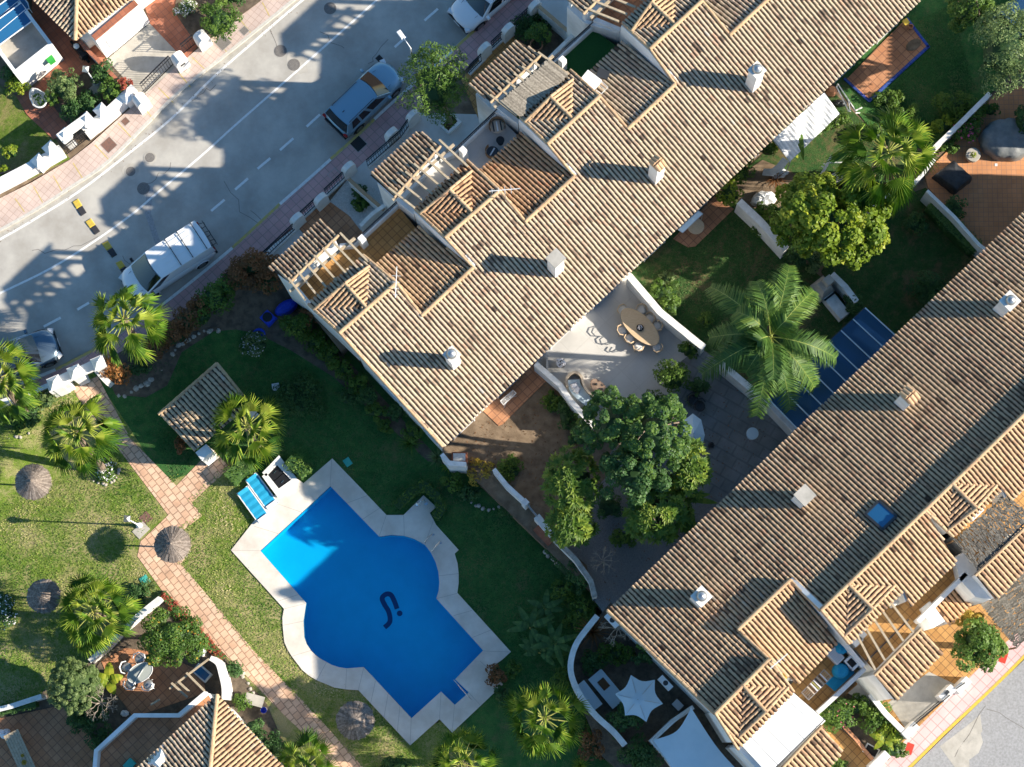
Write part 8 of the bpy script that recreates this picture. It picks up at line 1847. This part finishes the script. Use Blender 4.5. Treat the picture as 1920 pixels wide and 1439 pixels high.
# shrubs along the road (left row)
for x, y, r, ry, h, lf, lb in [(476, 498, 36, 32, 2.4, 'leaf brown', 'tall brown leaved hedge shrub nearest the black railing'), (500, 528, 34, 28, 2.2, 'leaf brown', 'brown leaved hedge shrub beside the strip roof'), (445, 520, 26, 26, 2.0, 'leaf brown', 'brown leaved hedge shrub by the pavement before the green one'),
        (400, 560, 36, 30, 1.9, 'leaf green', 'bright green hedge shrub between the brown ones'), (422, 538, 26, 22, 1.8, 'leaf green', 'smaller green hedge shrub between the brown ones'), (350, 600, 34, 28, 1.8, 'leaf brown', 'rust brown hedge shrub behind the white van'), (318, 628, 28, 24, 1.7, 'leaf brown', 'rust brown hedge shrub beside the leaning palm trunk'), (292, 652, 24, 20, 1.5, 'leaf brown', 'low rust brown shrub near the palm foot'),
        (455, 500, 30, 24, 2.2, 'leaf brown', 'brown hedge shrub right at the pavement edge by the railing'), (505, 500, 26, 24, 2.3, 'leaf brown', 'tall brown shrub under the strip roof corner'), (376, 592, 24, 22, 1.6, 'leaf green', 'green hedge shrub spilling towards the stepping slabs'), (336, 625, 26, 20, 1.5, 'leaf brown', 'brown shrub above the shaded stone edging'), (372, 575, 26, 18, 1.8, 'leaf brown', 'brown shrub beside the bright green hedge'), (300, 632, 22, 18, 1.6, 'leaf brown', 'brown shrub just right of the street palm crown'), (678, 380, 22, 18, .35, 'leaf green', 'flat green planting on the pale pebbles'), (672, 360, 16, 14, .3, 'leaf dark', 'flat dark planting on the pale pebbles'), (615, 665, 26, 20, 1.0, 'leaf green', 'green shrub under the second end wall window'), (705, 770, 22, 18, .8, 'leaf green', 'green shrub near the lower end wall'), (655, 745, 24, 18, .7, 'leaf dark', 'low dark shrub in the end wall bed'), (775, 810, 20, 20, .9, 'leaf green', 'green shrub beside the spiky plant'), (217, 694, 30, 26, 1.7, 'leaf orange', 'orange leaved round shrub beside the white gateway'), (262, 688, 22, 18, .8, 'leaf dark', 'low dark green shrub behind the orange one'), (555, 610, 34, 30, 1.8, 'leaf green', 'mixed green and reddish shrub near the end wall and blue tarpaulin'), (580, 592, 22, 20, 1.6, 'leaf brown', 'reddish shrub against the end wall'),
        (592, 640, 28, 22, .9, 'leaf green', 'low green shrub along the end wall border'), (478, 645, 32, 26, .6, 'leaf grey', 'low white flowered bush on the dark lawn edge'), (640, 690, 24, 20, 1.0, 'leaf green', 'green shrub at the middle of the end wall'), (690, 742, 24, 20, .9, 'leaf dark', 'dark green shrub against the end wall by the lawn'), (672, 720, 26, 22, .8, 'leaf green', 'round green shrub beside the end wall foot'),
        (563, 742, 52, 42, .35, 'leaf dark', 'wide flat round ground creeper in the dark lawn'), (722, 800, 16, 16, .7, 'leaf green', 'small yellow green shrub by the end wall'), (745, 770, 20, 18, .9, 'leaf dark', 'dark shrub close to the end wall corner'),
        (846, 905, 26, 18, .9, 'leaf green', 'green shrub below the wall corner'), (880, 925, 24, 18, .8, 'leaf dark', 'dark shrub left of the round bed'), (957, 950, 26, 16, .9, 'leaf dark', 'dark shrub against the gate wall'), (900, 878, 26, 30, 1.6, 'leaf yellow', 'upright yellow shrub at the wall end'), (955, 880, 30, 22, .35, 'leaf green', 'flat bright green creeper inside the garden wall'), (925, 905, 24, 18, .5, 'leaf dark', 'low dark creeper below the yellow shrub'),
        (1060, 780, 16, 30, .7, 'leaf dark', 'dark hedge bush along the white wall beside bare earth'), (1035, 752, 20, 22, .5, 'leaf green', 'green grassy bush at the corner of the clay patio'), (1085, 815, 22, 26, .9, 'leaf dark', 'dark bush at the lower end of the white wall'),
        (1092, 1142, 24, 26, 1.3, 'leaf green', 'clipped round green bush by the curved wall end'), (1065, 1060, 30, 26, 1.2, 'leaf dark', 'dark creeper heap by the gravel yard'), (1085, 1090, 22, 26, 1.4, 'leaf dark', 'lower dark creeper along the mossy wall'), (1040, 1035, 18, 16, .9, 'leaf dark', 'small dark creeper under the rust red chest'),
        (1175, 1345, 34, 28, 2.2, 'leaf dark', 'dark shrub overhanging the star parasol'), (1112, 1395, 30, 34, 1.4, 'leaf brown', 'reddish dark shrub at the bottom below the curved wall'), (1205, 1418, 40, 36, 1.6, 'leaf dark', 'big dark shrub left of the sail canopy'), (1160, 1385, 24, 20, 1.2, 'leaf dark', 'dark shrub between curved wall and big dark shrub'), (930, 1268, 18, 22, .8, 'leaf brown', 'brown bush growing over the pool deck corner'), (945, 1305, 22, 20, .7, 'leaf dark', 'dark bush below the pool deck corner'),
        (820, 968, 14, 22, .6, 'leaf green', None), (1218, 1215, 26, 12, 2.6, 'leaf green', 'green climber on the end wall of the right row'), (1205, 1235, 24, 12, 2.0, 'leaf dark', 'dark climber below the end wall'), (1243, 548, 30, 26, 1.0, 'leaf green', 'leafy green bush beside the long white wall'), (1255, 575, 24, 22, .8, 'leaf green', 'second leafy bush farther along the long white wall'),
        (1250, 520, 14, 12, .5, 'leaf grey', 'small grey plant on the lawn by the long white wall'), (1322, 600, 18, 14, .9, 'leaf green', 'small bright shrub at the edge of the feather palm'), (1262, 705, 38, 32, 2.0, 'leaf green', 'round leafy shrub at the corner of the pale and slate terraces'), (1222, 755, 30, 22, 1.5, 'leaf green', 'leafy shrub between the pale terrace and the dark evergreen'), (1160, 772, 34, 26, 2.2, 'leaf green', 'leafy shrub behind the coffee table'),
        (1368, 360, 26, 26, 2.0, 'leaf bright', 'bright green shrub at the roof edge above the clay patio'), (1390, 318, 22, 30, 1.4, 'leaf green', 'green shrub under the eave above the messy garden'), (1440, 275, 20, 18, 2.0, 'leaf green', 'green climber beside the lean-to roof'), (1462, 400, 26, 24, 1.4, 'leaf green', 'green shrub next to the crumpled plastic heap'), (1420, 400, 22, 20, .8, 'leaf green', 'small shrub left of the crumpled plastic heap'),
        (1500, 470, 32, 30, 1.6, 'leaf dark', 'dark shrub behind the white wall end'), (1530, 490, 20, 26, 1.4, 'leaf grey', 'pale leaved shrub by the barbecue'), (1600, 568, 22, 20, 1.7, 'leaf dark', 'dark shrub at the pergola corner'), (1740, 540, 40, 32, 1.4, 'leaf dark', 'dark round bush against the right row eave'), (1790, 195, 44, 26, 1.2, 'leaf green', 'loose yellow green bush along the white wall'), (1812, 218, 38, 20, 1.1, 'leaf green', 'second loose bush nearer the fan palm'),
        (1812, 245, 30, 22, 1.3, 'leaf green', 'pink flowering shrub on the orange terrace'), (1780, 275, 20, 14, .8, 'leaf green', 'low green shrub at the corner of the orange terrace'), (1855, 205, 20, 14, 1.0, 'leaf green', 'shrub beside the black plant trough'), (1790, 390, 22, 24, 1.0, 'leaf dark', 'dark shrub on the orange terrace below the black covered barbecue'), (1915, 225, 12, 26, 2.0, 'leaf dark', 'dark foliage at the right edge by the round covered table'),
        (1560, 225, 40, 20, .7, 'leaf green', 'yellow green grass clump under the fan palm'), (1668, 185, 34, 18, .5, 'leaf green', 'low bright plants below the blue edged patio'), (1600, 340, 30, 26, 1.2, 'leaf dark', 'dark plants at the foot of the largest fan palm')]:
    if lb is None: continue
    ex = ('flower white', 160, .07) if 'white flowered' in lb else ('flower pink', 40, .14) if 'pink' in lb else None
    shrub(x, y, r, h, lb, lf, None, .13 if r < 40 else .12, ry, extra=ex)
for x, y, r, ry, h, lf, lb in [(408, 35, 41, 42, 2.2, 'leaf green', 'big clipped round bush overhanging the pale pavement'), (117, 160, 34, 34, 1.6, 'leaf grey', 'round clipped bush beside the boat planter'), (98, 182, 16, 16, 1.2, 'leaf green', 'smaller bush joined to the round clipped one'), (135, 205, 30, 22, 1.0, 'leaf dark', 'dark bush behind the stepped street wall'), (165, 190, 24, 22, .9, 'leaf dark', 'dark bush in the middle of the shaded bed'),
        (208, 168, 26, 22, 1.6, 'leaf green', 'bushy shrub by the driveway side wall'), (190, 135, 26, 22, 1.4, 'leaf dark', 'dark shrub around the garden lantern'), (232, 160, 18, 12, 1.6, 'leaf red', 'pink purple bougainvillea on the driveway wall'), (30, 160, 22, 18, 1.2, 'leaf bright', 'yellow green bush at the foot of the garage'), (16, 140, 18, 20, 1.0, 'leaf dark', 'dark bush against the garage side'),
        (18, 285, 16, 12, 1.4, 'leaf bright', 'upper yellow tufted branch of the pruned tree'), (8, 325, 14, 14, 1.0, 'leaf bright', 'lower yellow tuft by the street wall'), (205, 150, 20, 30, 1.8, 'leaf green', None), (348, 14, 22, 20, .8, 'leaf grey', 'white flowered bush beside the big round bush'), (440, -10, 30, 20, 1.2, 'leaf dark', 'dark bush at the top edge by the pale pavement'),
        (1010, 62, 26, 22, 1.2, 'leaf green', 'green foliage of the potted orange tree'), (1000, 55, 40, 34, .5, 'leaf dark', 'low dark planting around the terracotta pot'),
        (1568, 1338, 40, 34, 1.4, 'leaf green', 'round green bush with mauve flowers by the white canopy'), (1610, 1325, 24, 22, 1.1, 'leaf green', 'smaller flowering bush joined to the round one'), (1645, 1345, 30, 30, 1.1, 'leaf green', 'green bush in the bed by the white garden wall'), (1668, 1372, 26, 26, 1.0, 'leaf bright', 'bright green bush nearer the pavement'), (1676, 1408, 26, 18, 1.0, 'leaf green', 'clipped green bush beside the red slab'), (1570, 1432, 20, 14, .8, 'leaf green', 'small yellow green plant at the bottom of the walkway'),
        (1912, 1172, 12, 14, 1, 'leaf green', None), (60, 705, 18, 20, 1.2, 'leaf dark', None), (52, 780, 30, 26, 1.2, 'leaf dark', 'dark shrub under the left edge palm'), (80, 752, 30, 18, 1.0, 'leaf grey', 'grey twiggy shrub by the gateway side wall'), (28, 795, 30, 18, .9, 'leaf green', 'green shrub at the left edge bed'), (198, 880, 24, 26, .45, 'leaf green', 'white flowered ring around the palm foot'),
        (338, 835, 12, 20, .6, 'leaf brown', 'dry twiggy plant by the shelter roof corner'), (8, 1140, 22, 38, 1.0, 'leaf dark', 'white flowered dark shrub at the left edge'), (258, 1112, 22, 20, .8, 'leaf dark', 'dark shrub by the white wall stub and red flowers'), (20, 1328, 24, 8, .7, 'leaf dark', 'dark hedge end by the white wall at the left'), (30, 1300, 28, 14, .6, 'leaf dark', None),
        (170, 1340, 34, 30, 1.4, 'leaf dark', 'dark bush under the bare branches'), (150, 1352, 26, 22, 1.4, 'leaf dark', 'dark leafy bush by the clay patio'), (190, 1395, 26, 34, 1.0, 'leaf dark', 'dark bush against the white parapet'), (440, 1255, 20, 16, .6, 'leaf dark', 'dark bush beside the curved white wall'), (455, 1315, 22, 18, .6, 'leaf green', 'low green bush beside the stone slab table'), (470, 1370, 30, 24, 1.0, 'leaf dark', 'dark square bush by the hipped roof'), (512, 1400, 24, 24, 1.0, 'leaf dark', 'dark bush under the bottom palm'),
        (205, 1278, 14, 10, .6, 'leaf green', None), (1270, 1255, 10, 10, .5, 'leaf dark', None), (740, 1440, 40, 18, .5, 'leaf dark', 'low dark plants at the bottom edge by the lower palm'), (1095, 1432, 14, 10, .6, 'leaf green', None), (700, 612, 10, 8, .3, 'leaf green', None)]:
    if lb is None: continue
    ex = ('flower white', 220, .08) if 'white flowered' in lb else ('flower pink', 40, .10) if 'mauve' in lb else None
    shrub(x, y, r, h, lb, lf, None, .115, ry, extra=ex, z=.15 if 'potted' not in lb else .75, k=None, cr=.22 if 'clipped' in lb else .34)
c = P(1006, 84, .6); t = thing('terracotta_pot', 'round terracotta pot holding the orange tree', 'pot', V((c.x, c.y, .15))); MB().lathe((c.x, c.y, .15), [(.22, 0), (.33, .35), (.36, .5), (.30, .5), (.26, .4)], 20).build('pot_body', 'terracotta pot', t); MB().lathe((c.x, c.y, .15), [(.28, .3), (.28, .42)], 18).build('soil', 'soil pot', t)
ZG = -DROP
hedge('clipped_hedge', [(430, 900), (450, 880), (470, 868)], 1.05, .85, 'clipped boxy hedge beside the blue loungers'); hedge('clipped_hedge', [(540, 862), (560, 880), (572, 890)], .75, .8, 'small clipped hedge between pump house and pool deck corner')
hedge('clipped_hedge', [(744, 950), (772, 922), (796, 912), (818, 930), (828, 955), (818, 972)], .55, .7, 'low clipped hedge curving around the shower platform', dens=420)
ZG = 0.0
hedge('clipped_hedge', [(1745, 382), (1790, 430), (1832, 468)], .9, 1.2, 'dark clipped hedge along the thin blue-white wall', 'leaf dark'); ZG = -DROP
hedge('flower_strip', [(304, 1112), (330, 1142), (355, 1170), (385, 1200), (418, 1236)], .5, .35, 'narrow strip of dark red leaved plants along the clay path', 'leaf red', dens=520)
hedge('clipped_hedge', [(0, 1335), (40, 1325), (68, 1318)], .5, .8, 'dark hedge below the low white wall at the lower left', 'leaf dark')
ZG = 0.0
hedge('climber', [(1225, 1215), (1262, 1252)], .5, 2.0, 'green climber hanging along the white end wall', 'leaf dark', cat='climber')
banana(995, 1175, 1.2, 'banana-like plant with dark paddle leaves nearest the pool deck', 8, 1.2, 'leaf dark'); banana(1040, 1205, 1.3, 'dark paddle leaved plant beside the curved wall', 8, 1.25, 'leaf dark'); banana(1012, 1222, .9, 'lower dark paddle leaved plant near the sunlit palm', 7, 1.1, 'leaf dark')
banana(1022, 1140, 1.0, 'slim paddle leaved plant between the lawn and the round bush', 6, 1.0, 'leaf dark'); banana(1285, 935, 1.6, 'broad paddle leaved plant by the eave of the right row', 7, 1.5, 'leaf green'); banana(1490, 225, 2.2, 'banana plant with long leaf over the lean-to roof', 7, 1.9, 'leaf green', wd=.36); banana(1480, 265, 1.3, 'small banana plant under the lean-to edge', 6, 1.1, 'leaf bright')
banana(1592, 370, 1.0, 'bright paddle leaved plant behind the louvred crate', 6, 1.0, 'leaf bright'); banana(1650, 372, 1.1, 'paddle leaved plant below the largest fan palm', 6, 1.1, 'leaf green'); banana(205, 1278, 1.0, 'single bright fan leaved plant between ball tree and glass table', 5, .9, 'leaf bright', wd=.5); banana(1660, 1385, .9, 'yellow green paddle leaved plant in the front bed', 6, .9, 'leaf bright')
for x, y, r, lb in [(770, 830, 28, 'dark spiky plant beside the end wall corner'), (820, 858, 22, 'pale spiky plant at the wall foot'), (842, 872, 20, 'bright green spiky plant by the wall corner'), (1088, 1436, 22, 'bright spiky plant at the bottom edge'), (1112, 1185, 38, 'sprawling dry leaved plant inside the curved wall'), (1295, 750, 14, 'white spiky plant by the dark chairs'), (278, 1100, 22, 'dark green spiky plant beside the white wall stub'), (1455, 335, 26, 'dry spiky grass clump below the plastic bag'), (1520, 345, 18, 'grey green spiky plant near the aerial'), (690, 738, 20, 'green spiky plant by the end wall')]: spiky(x, y, r, lb, leaf='leaf bright' if 'bright' in lb else 'leaf grey' if 'white' in lb or 'pale' in lb else 'leaf brown' if 'dry' in lb else 'leaf green', h=.5)
bare(190, 1318, 2.4, 42, 'leafless pale branched shrub below the clipped ball tree', 4, 10); bare(1160, 1178, 2.2, 44, 'leafless branched shrub under the roof corner of the right row', 9, 10); bare(1132, 1052, 1.6, 34, 'leafless twigs in the dark gravel yard', 12, 8)
ZG = -DROP
wall_thing('garden_wall', 'white mottled wall crossing the lower left lawn under the fan palm', [(168, 1240), (200, 1212), (225, 1186), (262, 1152), (300, 1122)], .2, 1.2); wall_thing('garden_wall', 'low white wall at the lower left edge', [(-40, 1340), (20, 1325), (78, 1306)], .2, 1.2)
crumple(378, 1222, 7, 9, .3, 'flower white', 'pale pink flower tuft at the end of the red strip', 'flower_tuft', 'flowers', sd=51, jag=.5)
c = P(193, 872, .9); MB()
mb = MB(); b_ = P(194, 880, .1); mb.lathe((b_.x, b_.y, .1), [(.34, 0), (.30, .25), (.24, .5), (.19, .62)], 14, jit=.1); tag(mb.build('palm_stump', 'rock'), 'pale cut palm stump standing in the white flower ring', 'stump')

for x, y, r, ry, h, lf, lb in [(1295, 655, 24, 18, 1.6, 'leaf green', 'leafy shrub at the lower end of the long white wall'), (1310, 725, 22, 18, 1.3, 'leaf dark', 'dark shrub under the feather palm by the slate terrace'), (1100, 785, 24, 20, 1.8, 'leaf green', 'green shrub behind the sofa end of the pale terrace'),
        (1560, 480, 26, 20, 1.5, 'leaf green', 'green plant between barbecue hood and yellow-leaved tree'), (1495, 540, 22, 20, 1.2, 'leaf dark', 'dark plant left of the barbecue'), (1425, 430, 18, 14, .9, 'leaf green', 'small bush over the white wall below the plastic heap'), (1395, 290, 22, 20, 1.6, 'leaf bright', 'bright climber spilling over the eave above the messy garden'),
        (1640, 250, 24, 18, .9, 'leaf green', 'green clump on the lawn above the largest fan palm'), (1700, 215, 30, 16, .7, 'leaf green', 'low green clump on the upper right lawn'), (1770, 235, 26, 20, 1.1, 'leaf bright', 'bright green bush against the white wall top'), (1640, 345, 26, 22, 1.1, 'leaf dark', 'dark bush right of the largest fan palm foot'),
        (1720, 420, 24, 20, .9, 'leaf dark', 'dark bush at the hedge end by the blue-white wall'), (1055, 1110, 22, 24, 1.0, 'leaf green', 'green bush on the lawn side of the mossy wall'), (1075, 1165, 20, 20, .9, 'leaf green', 'green bush just above the curved wall'), (1050, 1275, 22, 24, .9, 'leaf green', 'green bush outside the curved wall by the sunlit palm'), (1100, 1365, 24, 20, 1.1, 'leaf green', 'green bush outside the lower curved wall'), (960, 1255, 16, 18, .6, 'leaf green', 'small green bush by the pool deck corner tip'),
        (1155, 1225, 34, 24, .8, 'leaf green', 'low green planting inside the curved wall yard'), (1110, 1240, 22, 26, .7, 'leaf dark', 'dark planting along the inside of the curved wall'), (1140, 950, 26, 30, 1.0, 'leaf dark', 'dark bush in the gravel yard between the rosette leaved trees'), (1165, 1010, 26, 18, .8, 'leaf green', 'green bush at the upper edge of the open gravel'), (1290, 990, 22, 14, .9, 'leaf dark', 'dark bush along the eave by the paddle leaved plant')]:
    shrub(x, y, r, h, lb, lf, None, .13, ry)
# loose grass tufts and fallen leaves give the ground its grain
def scatter(name, label, poly, avoid, n, size, m, dz, seed, up, sloped=True, zz=0.0, cat='grass'):
    rng = np.random.RandomState(seed); xs = [p[0] for p in poly]; ys = [p[1] for p in poly]; mb = MB(); k = 0; vs = []; fs = []; rs = []
    while k < n:
        x, y = rng.uniform(max(-20, min(xs)), min(1940, max(xs))), rng.uniform(max(-20, min(ys)), min(1460, max(ys)))
        if not inside(x, y, poly) or any(inside(x, y, q) for q in avoid): continue
        z = (terr(x, y) if sloped else 0)+dz+zz; p = P(x, y, z); a = rng.rand()*6.3; s_ = size*(.5+rng.rand()); d_ = V((math.cos(a), math.sin(a), 0))*s_; w_ = V((-d_.y, d_.x, 0))*.32; h = V((0, 0, up*s_*(.4+rng.rand())))
        o = len(vs); vs += [p-w_, p+d_*.5+h*.6+w_*.2, p+d_+h, p+d_*.4+h*.4-w_*1.2]; fs.append((o, o+1, o+2, o+3)); nv = noise.noise(V((p.x*.5, p.y*.5, seed))); rs.append(min(1, max(0, .45+.6*nv+.45*(rng.rand()-.5)))); k += 1
    mb.v, mb.f, mb.m, mb.r = vs, fs, [0]*n, rs; o = mb.build(name, m); return tag(o, label, cat, None, 'stuff')
mat('grass tuft', (.1, .1, .1), rnd=1.0, rndc=[(0, (.05, .12, .015)), (1, (.48, .42, .22)), (.4, (.13, .22, .03)), (.7, (.30, .29, .10))], rough=.9)
mat('grass tuft dark', (.1, .1, .1), rnd=1.0, rndc=[(0, (.015, .07, .015)), (1, (.14, .16, .06)), (.5, (.04, .11, .025))], rough=.9)
ZG = 0.0
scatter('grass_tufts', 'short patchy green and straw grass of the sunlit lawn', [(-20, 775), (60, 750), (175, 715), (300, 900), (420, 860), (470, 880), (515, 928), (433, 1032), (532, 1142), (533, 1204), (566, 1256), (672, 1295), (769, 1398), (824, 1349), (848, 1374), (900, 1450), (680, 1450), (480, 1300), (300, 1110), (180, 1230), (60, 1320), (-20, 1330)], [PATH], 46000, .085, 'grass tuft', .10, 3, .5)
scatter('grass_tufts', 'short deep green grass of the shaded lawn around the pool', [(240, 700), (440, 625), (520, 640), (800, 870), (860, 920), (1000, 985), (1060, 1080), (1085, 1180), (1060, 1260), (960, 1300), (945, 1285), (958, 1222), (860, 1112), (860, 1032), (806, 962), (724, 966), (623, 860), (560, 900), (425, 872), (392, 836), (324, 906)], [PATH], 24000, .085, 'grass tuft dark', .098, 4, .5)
scatter('grass_tufts', 'short dark grass of the back garden lawns', [(1215, 515), (1300, 470), (1390, 400), (1470, 475), (1490, 560), (1380, 680), (1310, 640)], [], 6000, .085, 'grass tuft dark', .12, 5, .5, False)
scatter('grass_tufts', 'short dark grass beside the blue edged patio', [(1640, 195), (1745, 92), (1720, 40), (1780, 10), (1830, 170), (1740, 270), (1640, 240)], [], 7000, .085, 'grass tuft dark', .118, 6, .5, False)
scatter('fallen_leaves', 'brown fallen leaves sprinkled over the earth garden and patios', [(850, 850), (1005, 700), (1100, 800), (1040, 990), (900, 875)], [], 260, .10, 'leaf brown', .125, 7, .3, False, cat='leaves')
scatter('fallen_leaves', 'brown fallen leaves lying on the slate terrace and gravel', [(1120, 1000), (1300, 750), (1400, 730), (1480, 810), (1140, 1130)], [], 320, .09, 'leaf brown', .16, 8, .3, False, cat='leaves')
scatter('fallen_leaves', 'dry fallen leaves lying along the road kerbs', [(0, 440), (206, 310), (440, 100), (560, 5), (575, 10), (450, 112), (215, 320), (0, 458)], [], 90, .07, 'leaf brown', .004, 9, .2, False, cat='leaves')
